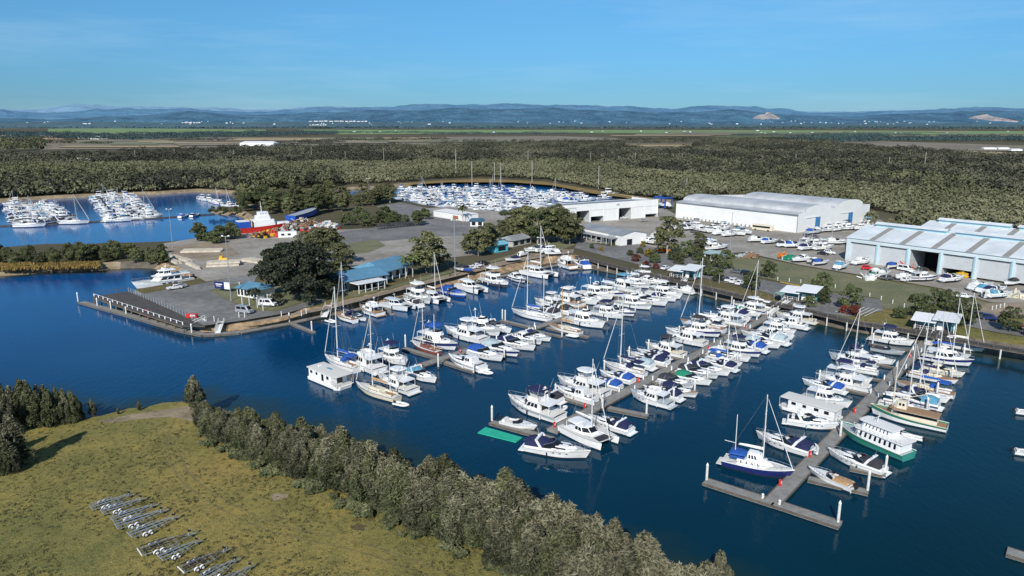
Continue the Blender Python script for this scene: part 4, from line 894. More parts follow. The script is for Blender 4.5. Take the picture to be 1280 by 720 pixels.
B2=[('cru1',657,561,738,575,'n','big white cruiser with navy canopy','F'),('run2',624,529,675,541,'n','pale fishing boat with tall outriggers','F'),('fly0',697,529,639,504,'n','white flybridge boat with navy covers',''),('cru0',699,505,667,491,'c','white cruiser with charcoal canopy',''),
('cru2',743,507,694,491,'t','white classic launch with timber trim',''),('fly1',758,501,703,480,'c','big white hardtop flybridge boat',''),('cats',711,536,763,561,'w','white sailing catamaran','F'),('cru1',782,546,742,524,'n','white boat with deep navy canopy',''),
('cru0',773,491,747,479,'b','white cruiser with blue canopy',''),('cru0',788,483,758,469,'b','white cruiser with blue canopy',''),('sail0',808,474,757,459,'n','white sloop with bare mast',''),('cru4',812,464,779,450,'x','white cruiser with pale clears',''),('cru1',833,462,792,446,'n','white cruiser with navy canopy',''),
('fly2',836,510,791,496,'n','white sedan cruiser with outboards',''),('cru0',848,503,807,488,'n','white cruiser with navy canopy',''),('cru4',826,477,861,491,'c','white cruiser with charcoal canopy',''),('cru4',848,472,887,485,'g','white cruiser with green canopy',''),('cru1',860,460,899,473,'c','white cruiser with charcoal canopy',''),
('cru0',903,471,880,456,'n','white cruiser with navy canopy',''),('sail0',890,448,921,462,'b','white yacht with blue covers',''),('cru1',895,441,929,457,'w','white cruiser with white canopy',''),('fly0',867,450,817,439,'c','white flybridge boat with charcoal bimini',''),('fly2',883,437,846,423,'n','white open flybridge boat',''),
('sail1',892,421,856,405,'w','white yacht with red trim',''),('fly0',876,413,916,426,'c','white flybridge boat with dark bimini',''),('fly1',929,412,883,400,'t','big white hardtop flybridge boat',''),('cru0',929,399,904,389,'n','white cruiser with navy canopy',''),('fly1',943,397,924,386,'w','white hardtop flybridge boat',''),
('sail0',958,397,939,387,'w','white sloop with pale covers',''),('cru0',952,393,966,399,'g','white cruiser with green canopy',''),('cru1',928,397,951,405,'n','white cruiser with purple navy canopy',''),('fly1',1009,406,974,396,'w','white hardtop flybridge boat',''),('cru2',1006,413,960,403,'n','white hardtop cabin cruiser',''),
('fly2',955,412,990,422,'w','white open flybridge boat',''),('cru1',971,434,925,419,'x','white cruiser with pale clears',''),('cru0',951,444,910,431,'b','white cruiser with blue canopy',''),('cru0',990,388,1013,396,'c','white cruiser with charcoal canopy',''),('cru4',838,486,866,498,'n','white cruiser with navy covers',''),('cru1',872,460,905,472,'n','white cruiser with navy canopy',''),('fly0',912,435,945,449,'n','white flybridge boat with navy bimini',''),('cru0',940,426,972,438,'x','white cruiser with pale clears',''),('cru2',955,417,988,428,'n','white hardtop cabin cruiser',''),('cru0',862,424,838,414,'n','white cruiser with navy canopy',''),('cru1',905,408,872,398,'c','white cruiser with charcoal canopy',''),('cru0',830,452,800,442,'n','white cruiser with navy canopy','')]
B3=[('msail',906,580,990,599,'b','navy hulled motor sailer with pilothouse','F'),('cru1',1016,571,944,548,'n','long white cruiser with navy canopy','F'),('hou1',1048,528,979,508,'w','white houseboat with pale flat roof','F'),('cru3',983,529,1049,539,'x','white bowrider with tall screen','F'),('fly2',1014,498,1070,516,'n','white sedan flybridge boat',''),
('fly1',1094,497,1030,481,'n','white hardtop flybridge boat with dark windows',''),('sail0',1093,470,1048,459,'n','white yacht with furled genoa',''),('cru1',1070,450,1128,462,'w','long white cruiser with white canopy',''),('run1',1092,438,1137,448,'c','low grey launch','',{'white_gelcoat':hullgrey}),('fly0',1107,426,1151,437,'n','white flybridge boat with navy covers',''),
('fly0',1037,470,1081,482,'n','white flybridge boat with navy bimini',''),('sail0',1182,433,1227,441,'w','white yacht with white sail cover',''),('sail0',1160,441,1213,450,'b','white yacht with blue boom tent',''),('fly2',1153,447,1215,461,'w','white sedan cruiser',''),('cru2',1157,462,1202,475,'w','cream hardtop launch','',{'white_gelcoat':cream}),
('sail1',1140,468,1191,484,'n','white yacht with navy covers',''),('sail1',1190,501,1120,482,'b','white yacht under a big blue awning',''),('cru4',1172,514,1111,497,'l','white cruiser with light blue cover',''),('trawl',1162,539,1085,512,'t','cream and green converted trawler',''),
('ferry',1123,570,1056,542,'w','green hulled two deck ferry','F'),('cru1',1102,593,1037,570,'c','white cruiser with charcoal canopy','F'),('run1',1072,617,1005,590,'t','white speedboat with tan cover','F'),('cru0',1052,489,1012,478,'b','white cruiser with blue canopy',''),('fly0',1085,458,1046,448,'n','white flybridge boat with navy bimini',''),('cru0',1135,492,1180,506,'n','white cruiser with navy canopy',''),('sail0',1105,505,1155,522,'w','white sloop with pale covers','')]
ORD='first second third fourth fifth sixth seventh eighth ninth tenth eleventh twelfth thirteenth fourteenth fifteenth sixteenth seventeenth eighteenth nineteenth twentieth twenty-first twenty-second twenty-third twenty-fourth twenty-fifth twenty-sixth twenty-seventh twenty-eighth twenty-ninth thirtieth'.split()
ARMN={1:'leftmost pontoon',2:'middle pontoon',3:'rightmost pontoon'}
CATN={'m':'motor sailer','c':'motor cruiser','f':'flybridge boat','s':'sailing yacht','k':'sailing yacht','g':'sailing yacht','r':'motor boat','h':'houseboat','t':'trawler','d':'dinghy'}
BOXES=[]
FING=[]
for arm,lst in((1,B1),(2,B2),(3,B3)):
    a0=at(*ARM[arm][0]).to_2d(); a1=at(*ARM[arm][1]).to_2d(); ad=(a1-a0).normalized(); av=Vector((ad.y,-ad.x)); al=(a1-a0).length
    sides={1:[],-1:[]}
    for e in lst:
        s_,b_=at(e[1],e[2]).to_2d(),at(e[3],e[4]).to_2d(); c=(s_+b_)/2; d=b_-s_
        al_=(c-a0).dot(ad); off=(c-a0).dot(av); free=e[7]=='F'
        key=e[0]; ln=d.length; want=LEN[key]; ln=max(want*.82,min(want*1.15,ln))
        sg=1 if d.dot(av)>0 else -1
        sides[1 if off>0 else -1].append([al_,off,ln,BEAM[key]*1.07*(ln/want)**.75,sg,free,e,c,d])
    for sd_,it in sides.items():
        it.sort(key=lambda q:q[0])
        fx=[q for q in it if not q[5]]
        for _ in range(60):
            for ii,(a,b) in enumerate(zip(fx[:-1],fx[1:])):
                if abs(a[1]-b[1])>(a[2]+b[2])/2: continue
                need=(a[3]+b[3])/2+(.95 if ii%2 else .2)-(b[0]-a[0])
                if need>0: a[0]-=need/2; b[0]+=need/2
        for q in fx:
            q[0]=min(q[0],al-1); mn=q[2]/2+1.6
            if abs(q[1])<mn: q[1]=sd_*mn
        it.sort(key=lambda q:q[0])
        prev=None
        for n_,q in enumerate(it):
            al_,off,ln,bm,sg,free,e,c,d=q
            key,cov,words,opt=e[0],e[5],e[6],(e[8] if len(e)>8 else {})
            if free: pos=c; ang=math.atan2(d.y,d.x)
            else: pos=a0+ad*al_+av*off; ang=math.atan2(av.y*sg,av.x*sg)+rng.uniform(-.04,.04)
            m_={'navy_canvas':C[cov]}; m_.update(opt)
            if key=='ketch' and cov=='t': m_['white_canvas']=cream
            lab=f"{words}, {'right' if sd_>0 else 'left'} side of {ARMN[arm]}, {ORD[n_]} from outer end"
            place(key,(pos.x,pos.y,0),ang,ln,m_,lab,CATN[key[0]],f"boats berthed at the {ARMN[arm]}")
            BOXES.append((pos,ang,ln,bm))
        for a,b in list(zip(fx[:-1],fx[1:]))[1::2]:
            g_=(b[0]-b[3]/2)-(a[0]+a[3]/2)
            FING.append((arm,sd_,(a[0]+a[3]/2+b[0]-b[3]/2)/2,g_))
# ================================================================== PONTOONS
def slab(mb,a,b,wd,z0,z1,mat,trim=None):
    d=(b-a); n=Vector((-d.y,d.x)).normalized()*wd/2
    q=[a-n,b-n,b+n,a+n]
    mb.poly([(p.x,p.y,z0) for p in q]+[(p.x,p.y,z1) for p in q],[(3,2,1,0),(4,5,6,7),(0,1,5,4),(1,2,6,5),(2,3,7,6),(3,0,4,7)],mat)
    if trim:
        for s in(1,-1):
            o=n*s*1.0; u=n.normalized()*s*.10
            c=(a+b)/2+o+u; mb.box((c.x,c.y,z1-.10),(d.length,.18,.26),trim,math.atan2(d.y,d.x))
pile_src=None
def pile(p,h=3.1,lab='white capped mooring pile at a finger pontoon',grp='white mooring piles',dark=False):
    global pile_src
    key='d' if dark else 'w'
    if not isinstance(pile_src,dict): pile_src={}
    if key not in pile_src:
        t=thing('mooring_pile',lab,'pile',(p.x,p.y,0),0,grp)
        m=MB(); m.tube((0,0,-1.5),(0,0,3.1),.20,.20,hulldark if dark else pilem,10); m.tube((0,0,-.2),(0,0,.5),.215,.215,mudm,10); m.build('shaft',t)
        m=MB(); m.tube((0,0,3.1),(0,0,3.5),.22,.03,white,10); m.build('cap',t)
        pile_src[key]=t
    else: t=copy_tree(pile_src[key]); t.location=(p.x,p.y,0); tag(t,lab,'pile',grp)
    t.scale=(1,1,h/3.1); return t
for arm in(1,2,3):
    a0=at(*ARM[arm][0]).to_2d(); a1=at(*ARM[arm][1]).to_2d(); ad=(a1-a0).normalized(); av=Vector((ad.y,-ad.x)); al=(a1-a0).length
    t=thing('floating_pontoon',f'long grey {ARMN[arm]} walkway with finger berths','pontoon',(a0.x,a0.y,0),math.atan2(ad.y,ad.x))
    # local frame: x along the arm, y to the left of it
    m=MB(); k=int(al/6)
    for i in range(k): slab(m,Vector((i*al/k+.03,0)),Vector(((i+1)*al/k-.03,0)),2.3,-.25,.5,concrete,timber)
    m.build('walkway',t,smooth=0)
    for ar,sd_,u,g_ in FING:
        if ar!=arm or u<2: continue
        ln=rng.uniform(9.5,11)
        m=MB(); slab(m,Vector((u,-sd_*1.35)),Vector((u,-sd_*ln)),.85,-.2,.42,concrete,timber); m.build('finger',t,smooth=0)
        pp=a0+ad*u+av*sd_*(ln+.3); pile(pp,rng.uniform(2.6,3.4),f'white capped pile at a finger end of the {ARMN[arm]}',f'piles of the {ARMN[arm]}')
    th={1:[((505,437),(549,450)),((551,453),(592,466)),((627,402),(664,411)),((684,411),(735,423))],2:[((614,530),(690,551)),((760,512),(810,522))],3:[((881,604),(968,632)),((966,631),(1050,659)),((1010,601),(1085,618)),((1062,587),(1107,596))]}[arm]
    inv=Matrix.Rotation(-math.atan2(ad.y,ad.x),2)
    for p,q in th:
        P_,Q_=at(*p).to_2d(),at(*q).to_2d(); m=MB(); slab(m,inv@(P_-a0),inv@(Q_-a0),1.9 if arm==3 and p[0]<1000 else 1.4,-.25,.46,concrete,timber); m.build('cross_float',t,smooth=0)
    for px,py in {1:[(507,436),(592,468),(548,461),(628,401)],2:[(615,529),(808,520),(753,513)],3:[(883,603),(1047,657),(953,626),(974,634),(1084,617),(1106,594),(1050,548)]}[arm]:
        q=at(px,py).to_2d(); pile(q,rng.uniform(2.8,3.5) if (px,py) not in((953,626),(974,634)) else 1.1,f'tall white capped pile at the outer end of the {ARMN[arm]}',f'outer piles of the {ARMN[arm]}')
ped=None
for arm in(1,2,3):
    a0=at(*ARM[arm][0]).to_2d(); a1=at(*ARM[arm][1]).to_2d(); ad=(a1-a0).normalized(); av=Vector((ad.y,-ad.x))
    for ar,sd_,u,g_ in FING:
        if ar!=arm or u<2: continue
        q=a0+ad*(u+.7)+av*sd_*.95
        if ped is None:
            ped=t=thing('power_pedestal',None,None); m=MB(); m.frus((-.14,.14,.26),(-.12,.12,.22),0,1.05,white,.1,.1,.05); m.build('post',t); m=MB(); m.box((0,0,1.12),(.3,.3,.1),ltblue); m.build('cap',t)
        else: t=copy_tree(ped)
        t.location=(q.x,q.y,.5); tag(t,f'small white power pedestal at a finger berth of the {ARMN[arm]}','power pedestal',f'power pedestals of the {ARMN[arm]}')
# red hose cabinets along the walkways
hose=None
for px,py,lb in [(693,534,'by the flybridge boat with dinghy'),(731,510,'by the classic launch'),(798,478,'by the bare sloop'),(886,437,'by the open flybridge boat'),(932,411,'by the timber trimmed flybridge boat'),(975,607,'near the navy motor sailer'),(1012,571,'near the long navy canopy cruiser'),(1068,516,'near the sedan flybridge boat'),(1137,447,'near the low grey launch'),(575,441,'near the blue bimini boat'),(526,459,'near the outer end of the leftmost pontoon')]:
    q=at(px,py,.5)
    if hose is None:
        hose=t=thing('hose_cabinet',None,None,q,R(50)); m=MB(); m.frus((-.2,.2,.34),(-.2,.2,.34),0,1.0,redp,.1,.1,.05); m.build('cabinet',t); m=MB(); m.box((0,-.19,.6),(.26,.04,.4),whitec); m.build('door',t)
    else: t=copy_tree(hose); t.location=q
    tag(t,f'red hose cabinet on the pontoon {lb}','hose cabinet','red hose cabinets')
mat_g=M('green_pool_mat',(.02,.42,.28),.7,.12,.8,.2,6)
a=[at(x,y) for x,y in((597,542),(607,535),(653,548),(645,554))]
m=MB(); V=[(p.x,p.y,z) for z in(.05,.22) for p in a]; m.poly(V,[(3,2,1,0),(4,5,6,7),(0,1,5,4),(1,2,6,5),(2,3,7,6),(3,0,4,7)],mat_g); tag(m.build('floating_mat',smooth=0),'bright green floating mat at the outer end of the middle pontoon','mat')
# wall pontoon along the rock wall and its boats
t=thing('wall_pontoon','narrow grey pontoon running along the foot of the brown rock wall','pontoon')
pts=[at(*p).to_2d() for p in((102,379),(160,395),(226,414),(255,420),(300,417),(362,406),(404,396),(444,389),(478,381),(505,374),(541,366),(576,358),(612,350),(656,340),(700,332))]
for i,(p,q) in enumerate(zip(pts[:-1],pts[1:])):
    m=MB(); slab(m,p,q,2.1,-.25,.45 if i%2 else .446,concrete,timber); m.build('section',t,smooth=0)
for p,q in (((362,405),(392,417)),((478,381),(490,394)),((700,331),(728,338)),((560,362),(580,372)),((640,344),(664,354))):
    m=MB(); slab(m,at(*p).to_2d(),at(*q).to_2d(),1.3,-.25,.44,concrete,timber); m.build('finger',t,smooth=0)
for px,py in((98,379),(122,384),(139,388),(158,394),(240,418),(390,415),(362,404)): pile(at(px,py).to_2d(),rng.uniform(2.4,3.2),'white capped pile along the wharf pontoon','piles of the wharf pontoon')
for px,py in((441,403),(490,393),(560,372),(592,368),(624,362),(652,357),(678,353),(700,343),(727,340)): pile(at(px,py).to_2d(),2.7,'dark pile standing beside the rock wall pontoon','dark piles by the rock wall',True)
WB=[('din',408,401,421,405,'w','small white tender by the gangway foot'),('sail1',444,404,420,395,'n','tall masted white yacht by the gangway'),('run0',444,398,458,403,'w','short white launch with white cover'),('fly2',476,396,450,388,'w','white sedan cruiser with outboards'),('catp',481,382,515,389,'w','pale grey power catamaran below the white pergola'),
('cru0',526,385,505,378,'c','grey cruiser with charcoal canopy beside a catamaran'),('fly0',512,371,539,382,'w','white flybridge boat below the palms'),('cats',530,372,556,380,'w','white sailing catamaran under the big gum tree'),('cru4',555,366,583,374,'b','boat hidden under a long blue cover'),('catp',573,358,607,369,'w','white power catamaran next to the blue covered boat'),
('flyd',600,350,640,363,'w','charcoal hulled motor yacht with white top'),('cru2',639,348,657,355,'w','small white cruiser beside the charcoal motor yacht'),('cats',650,340,699,350,'w','big white catamaran with tall mast'),('fly2',719,338,692,329,'w','white sedan cruiser at the last berth before the corner'),('cru0',735,337,716,329,'b','white boat with blue bimini in the basin corner')]
for key,sx,sy,bx,by,cv,words in WB:
    s_,b_=at(sx,sy).to_2d(),at(bx,by).to_2d(); d=b_-s_; w_=LEN[key]; ln=max(w_*.8,min(w_*1.2,d.length)); c=(s_+b_)/2
    mp_={'navy_canvas':C[cv]}
    if 'long blue' in words: mp_['white_gelcoat']=hullblue
    if 'pale grey' in words: mp_['white_gelcoat']=M('pale_grey_gelcoat',(.60,.65,.68),.3,.05,1)
    place(key,(c.x,c.y,0),math.atan2(d.y,d.x),ln,mp_,words+', rock wall berth',CATN.get(key[0],'boat'),'boats berthed along the rock wall')
c=(at(237,353)+at(160,364))/2; d=at(160,364)-at(237,353); place('myacht',(c.x+.5,c.y+1.5,0),math.atan2(d.y,d.x),20,None,'large white three deck motor yacht moored behind the timber wharf','motor yacht')
for px,py in((1287,519),(1288,570)): q=at(px,py); place('run2',q,R(-20),5.0,None,f'small white runabout in open water at the right edge, {"upper" if py<540 else "lower"} of two','motor boat')
m=MB(); slab(m,at(1258,692).to_2d(),at(1300,705).to_2d(),2,-.25,.45,concrete,timber); tag(m.build('pontoon_end',smooth=0),'grey pontoon corner poking in at the lower right','pontoon')
# dinghies carried on boats or afloat near them
for px,py,a_,z,lb in [(1017,563,1.1,0.9,'white dinghy with orange gear behind the long navy canopy cruiser'),(700,513,.6,.5,'pale inflatable dinghy beside the navy covered flybridge boat'),(608,467,-.6,.1,'white inflatable at the stern of a hardtop cabin cruiser'),(502,507,-.5,.1,'grey inflatable behind the cream ketch'),(716,421,-.6,.1,'small dinghy behind the timber sparred yacht'),(1140,548,2.5,.1,'white dinghy behind the cream and green trawler')]:
    q=at(px,py,z); place('din',q,a_,3.4,None,lb,'dinghy')
# ------------------------------------------------------------------ far basins, too small to show parts
FARC=[navy,blue,charcoal,whitec,whitec,ltblue,navy,charcoal]
def farboat(pos,ang,kinds,lab,grp,lmin=9,lmax=13,cat='boat'):
    key=rng.choice(kinds); ln=rng.uniform(lmin,lmax)*(.7 if key=='prun' else 1)
    mp_={'navy_canvas':rng.choice(FARC)}
    if rng.random()<.06: mp_['white_gelcoat']=rng.choice([hullnavy,hullgrey,cream,hullblue])
    return place(key,pos,ang,ln,mp_,lab,cat,grp)
KM=['pcru','pfly','pfl2','pfly','pcr2','pcru','pfl2','pcr2','psail']; KC=['pcru','pfly','pfl2','pcr2']*4+['psail','pcat','prun']
def row(p0,p1,n,ang,kinds,lab,grp,jit=.05,**kw):
    a,b=at(*p0),at(*p1)
    for i in range(n):
        q=a.lerp(b,(i+.5)/n); farboat((q.x,q.y,0),ang+rng.choice((0,math.pi))+rng.uniform(-jit,jit),kinds,lab,grp,**kw)
AX=math.atan2((at(60,281)-at(30,258)).y,(at(60,281)-at(30,258)).x)
LA=[((17,256),(34,284),20,'first row from the left'),((28,256),(55,282),18,'second row from the left'),((57,256),(82,279),20,'third row from the left'),((122,247),(146,278),22,'fourth row from the left'),((136,245),(165,276),22,'fifth row from the left'),((158,247),(190,274),20,'sixth row from the left')]
for p0,p1,n,lb in LA:
    d=at(*p1)-at(*p0); dp=math.atan2(d.y,d.x)
    row(p0,p1,n,dp+math.pi/2,KM,f'small white boat in the {lb} of the far left marina',f'far left marina, {lb}',lmin=10,lmax=14)
for p0,p1,lb in (((46,255),(62,279),'left'),((150,244),(178,275),'right')):
    m=MB(); slab(m,at(*p0).to_2d(),at(*p1).to_2d(),2.4,-.2,.5,concrete); tag(m.build('floating_pontoon',smooth=0),f'thin pontoon between boat rows in the far left marina, {lb} one','pontoon')
m=MB(); pp=[at(*p).to_2d() for p in((-20,284),(60,281),(132,277),(186,274),(226,271),(268,268))]
for a,b in zip(pp[:-1],pp[1:]): slab(m,a,b,2.6,-.2,.55,darktimber)
tag(m.build('front_pontoon',smooth=0),'dark pontoon running across the front of the far left marina','pontoon')
farboat(at(38,284),R(10),['psail'],'long low white yacht across the front left of the far marina','far front boats',16,17); farboat(at(94,280),R(8),['psail'],'white sloop alongside the front pontoon between marina rows','far front boats',15,16); farboat(at(148,277),R(8),['pcru'],'white launch lying along the front of the second marina block','far front boats',15,16)
for px,py in((230,271.5),(244,270.5)): farboat(at(px,py),R(80),['pcru'],f'lone white boat on the front pontoon, {"left" if px<240 else "right"} of a pair','lone far boats',8,9)
for i in range(13):
    farboat(at(250+i*4.2,251+i*.9+rng.uniform(-2.5,2.5)),R(-45)+rng.uniform(-.2,.2),KM,'white boat in the small cluster beside the mud island','mud island boats',9,13)
NB=0
for r_ in range(9):
    y=237.5+r_*3.6
    x0=500+max(0,(r_-4)*22); x1=[660,705,730,735,720,690,660,640,628][r_]
    n=int((x1-x0)/9.6)
    for i in range(n):
        px=x0+(x1-x0)*(i+rng.uniform(.2,.8))/n; q=at(px,y+rng.uniform(-1,1)); z=0 if inwater(q) else LZ+.6
        farboat((q.x,q.y,z),R(rng.choice((30,-60,120,210)))+rng.uniform(-.2,.2),[k_ for k_ in KC if k_!='psail'] if z else KC,f'small boat in the {ORD[r_]} row back of the crowded centre basin' if 0 else f'small pale boat in {["the farthest band","the middle band","the nearest band"][0 if r_<3 else 1 if r_<6 else 2]} of the crowded centre basin',f'centre basin boats, band {1 if r_<3 else 2 if r_<6 else 3}',9,13)
for px,py,k in((697,245,'pfly'),(704,249,'pfl2'),(716,252,'pcru'),(733,251,'pfly'),(756,249,'pfl2'),(762,245,'pfl2')):
    farboat(at(px,py),R(20),[k],{697:'white boat left of the workshop roofline',704:'white hardtop boat behind the workshop roof',716:'low white cruiser behind the workshop',733:'white flybridge boat behind the workshop',756:'big white boat behind the middle of the workshop',762:'white boat farthest behind the workshop'}[px],None,13,18)
# tall poles and masts above the centre basin
def lightpole(px,py,h,lab,heads=2,ang=0,grp=None):
    q=L(px,py); t=thing('light_pole',lab,'light pole',q,ang,grp)
    m=MB(); m.tube((0,0,0),(0,0,h),.16,.09,galv,8); m.box((0,0,.1),(.7,.7,.3),concrete); m.build('pole',t)
    m=MB(); m.box((0,0,h-.1),(2.2 if heads>1 else .2,.14,.14),galv)
    m.build('cross_arm',t)
    for s in((1,-1) if heads>1 else (1,)):
        m=MB(); m.frus((s*.95-.35,s*.95+.35,.5),(s*.95-.25,s*.95+.25,.4),h-.05,h+.25,whitec,.2,.2); m.build('lamp_head',t)
    return t
for a in [(216,310,17,'tall double headed light pole beside the left reach'),(289,376,20,'tall light pole on the wharf lawn'),(461,252,16,'light pole among the trees beyond the road'),(569,345,20,'light pole behind the palm trees'),(1039,305,9.5,'light pole left of the pale blue sheds'),(912,321,18,'light pole among the boats ashore'),(675,325,9,'short light pole above the rock wall')]: lightpole(*a)
# ================================================================== BUILDINGS
def frame(o,pa,pb,z=LZ):
    """origin at photo point pa, x axis towards pb; returns (origin, angle, length)"""
    a,b=at(*pa,z),at(*pb,z); d=b-a; return a,math.atan2(d.y,d.x),d.length
def wallrect(m,p,q,z0,z1,mat,off=0.0):
    p=Vector(p);q=Vector(q); n=Vector((q.y-p.y,-(q.x-p.x))).normalized()*off
    m.face([(p.x+n.x,p.y+n.y,z0),(q.x+n.x,q.y+n.y,z0),(q.x+n.x,q.y+n.y,z1),(p.x+n.x,p.y+n.y,z1)],mat)
def shed_box(m,x0,x1,y0,y1,z0,z1,mat,top=True):
    V=[(x,y,z) for z in(z0,z1) for x,y in((x0,y0),(x1,y0),(x1,y1),(x0,y1))]
    F=[(0,1,5,4),(1,2,6,5),(2,3,7,6),(3,0,4,7)]+([(4,5,6,7)] if top else [])
    m.poly(V,F,mat)
# --- white workshop with seven bays
o,a,Ln=frame(None,(694,281.5),(822,271)); H=10.3; D=24
t=thing('workshop_shed','long white flat fronted workshop with seven tall bays','workshop',o,a)
m=MB()
nb=7; mg=1.0; bw=(Ln-3.5)/nb
xs=[3.5+bw*i for i in range(nb)]
DH=6.6
# front wall with real openings: piers, header
edges=[0]+sum(([x+mg*.5,x+bw-mg*.5] for x in xs),[])+[Ln]
for i in range(0,len(edges),2): m.box(((edges[i]+edges[i+1])/2,0.15,DH/2),(edges[i+1]-edges[i],.3,DH),wallwhite)
m.box((Ln/2,.15,(DH+H)/2),(Ln,.3,H-DH),wallwhite)
wallrect(m,(0,D),(0,0.3),0,H-1,wallwhite); wallrect(m,(Ln,.3),(Ln,D),0,H-.6,wallwhite); wallrect(m,(Ln,D),(0,D),0,H-2,wallwhite)
m.build('wall',t,smooth=0)
m=MB(); m.face([(-.3,.3,H-.5),(Ln+.3,.3,H-.5),(Ln+.3,D+.3,H-2.2),(-.3,D+.3,H-2.2)],roofgrey); m.box((Ln/2,.16,H+.08),(Ln+.4,.45,.16),roofgrey); m.build('roof',t,smooth=0)
for i,x in enumerate(xs):
    c=x+bw/2; w_=bw-mg
    op={0:2.2,1:0,2:3.6,3:DH,4:0,5:DH,6:4.6}[i]   # height closed from the top
    m=MB(); shed_box(m,x+mg*.5,x+bw-mg*.5,9,9.2,0,DH,darkin); 
    for xx in(x+mg*.5+.02,x+bw-mg*.5-.02): wallrect(m,(xx,.35),(xx,9),0,DH,doorgrey)
    m.build('bay_interior',t,smooth=0)
    if op>0: m=MB(); m.box((c,.26,DH-op/2),(w_,.1,op),wallwhite if i!=0 else doorgrey); m.build('roller_door',t,smooth=0)
m=MB(); m.box((10,-.06,8.4),(9.5,.1,1.6),whitec); m.box((10,-.12,8.4),(7.6,.04,.5),hullgrey); m.build('sign_panel',t,smooth=0)
m=MB(); m.box((42,-.06,8.8),(2.2,.1,1.0),hullgrey); m.build('sign_panel',t,smooth=0)
# --- twin vaulted boat store
o=L(996,291.5); A=L(848,271.5); G=L(1094,276); 
ax=(A-o); gl=(G-o); ang=math.atan2(gl.y,gl.x); Lg=70; La=ax.length
t=thing('boat_store','huge white shed with twin curved grey roofs and blue doors','boat storage shed',o,ang)
EV=9.2; roofv=M('pale_grey_vault_roof',(.50,.515,.53),.5,.22,.1,.35,wave=('Y',4))
# local: x along the gable, y back along the long wall
def vault(c,hw,h,n=14): return [(c-hw*math.cos(math.pi*k/n),EV+h*math.sin(math.pi*k/n)**.8) for k in range(n+1)]
prof=[(0,EV),(6,EV+.7)]
v1=[(x,z+.7) for x,z in vault(18,12,2.7)]; v2=[(x,z+.7) for x,z in vault(49,13,3.5)]
prof+=v1[1:]+[(33,EV+.9)]+v2[1:]+[(Lg,EV+.5)]
m=MB(); wallrect(m,(0,La),(0,0),0,EV,wallwhite); wallrect(m,(Lg,0),(Lg,La),0,EV,wallwhite)
m.face([(0,0,0),(Lg,0,0)]+[(x,0,z+.25) for x,z in reversed(prof)],wallwhite)
m.face([(Lg,La,0),(0,La,0)]+[(x,La,z) for x,z in prof[:18]]+[(Lg,La,EV)],wallwhite); m.build('wall',t,smooth=0)
m=MB(); m.loft([[(x,.25,z),(x,La,z)] for x,z in prof[:18]],roofv,caps=False,closed=False); m.loft([[(x,.25,z),(x,La*.76,z)] for x,z in prof[17:]],roofv,caps=False,closed=False)
m.loft([[(-.9,-.3,EV-.25),(-.9,La+.2,EV-.25)],[(0,-.3,EV+.02),(0,La+.2,EV+.02)]],roofgrey,caps=False,closed=False); m.build('roof',t,smooth=40)
for x in(16,48):
    m=MB(); m.box((x+2,-.12,3.4),(4.2,.2,6.8),doorblue); m.build('sliding_door',t,smooth=0)
    m=MB(); m.box((x-3,-.2,7.0),(11,.25,.35),whitec); m.build('door_track',t,smooth=0)
m=MB(); m.box((-.12,.1,EV/2),(.22,.25,EV),galv); m.build('downpipe',t,smooth=0)
m=MB(); 
for k in range(18): m.box((-.5,La*.35+k*La*.6/18,.6),(.4,.5,1.2),concrete)
m.build('wall_bollards',t,smooth=0)
trimblue=M('pale_trim_blue',(.36,.56,.64),.5,.1,.5)
# --- pale blue twin ridge sheds
o,a,Ln=frame(None,(1056,325.5),(1275,358)); Ln=Ln*1.35; H=9.3; DP=17
t=thing('marine_sheds','long pale blue sheds with roller doors and sawtooth ridge vents','repair shed',o,a)
bays=7; bw=11.2; DH=7.6; m=MB(); x=1.0; ed=[0]; bx=[]
while x+bw<Ln: bx.append((x+.9,x+bw-.7)); x+=bw
for p,q in bx: ed+=[p,q]
ed.append(Ln)
for i in range(0,len(ed),2): m.box(((ed[i]+ed[i+1])/2,.2,DH/2),(ed[i+1]-ed[i],.4,DH),wallblue)
m.box((Ln/2,.2,(DH+H)/2),(Ln,.4,H-DH),wallblue)
RZ=H+3.6
m.face([(0,0.4,0),(0,0.4,H),(0,DP,RZ),(0,2*DP,H),(0,2*DP,0)],wallblue); m.face([(10,2*DP+.3,0),(10,2*DP+.3,H),(10,3*DP,RZ),(10,4*DP,H),(10,4*DP,0)],wallblue)
m.face([(Ln,0.4,0),(Ln,0.4,H),(Ln,DP,RZ),(Ln,2*DP,H),(Ln,2*DP,0)],wallblue); m.face([(Ln,2*DP+.3,0),(Ln,2*DP+.3,H),(Ln,3*DP,RZ),(Ln,4*DP,H),(Ln,4*DP,0)],wallblue)
wallrect(m,(Ln,4*DP),(10,4*DP),0,H,wallblue)
m.build('wall',t,smooth=0)
def slope(m,x0,x1,ya,za,yb,zb,mat,lift=0): m.face([(x0,ya,za+lift),(x1,ya,za+lift),(x1,yb,zb+lift),(x0,yb,zb+lift)],mat)
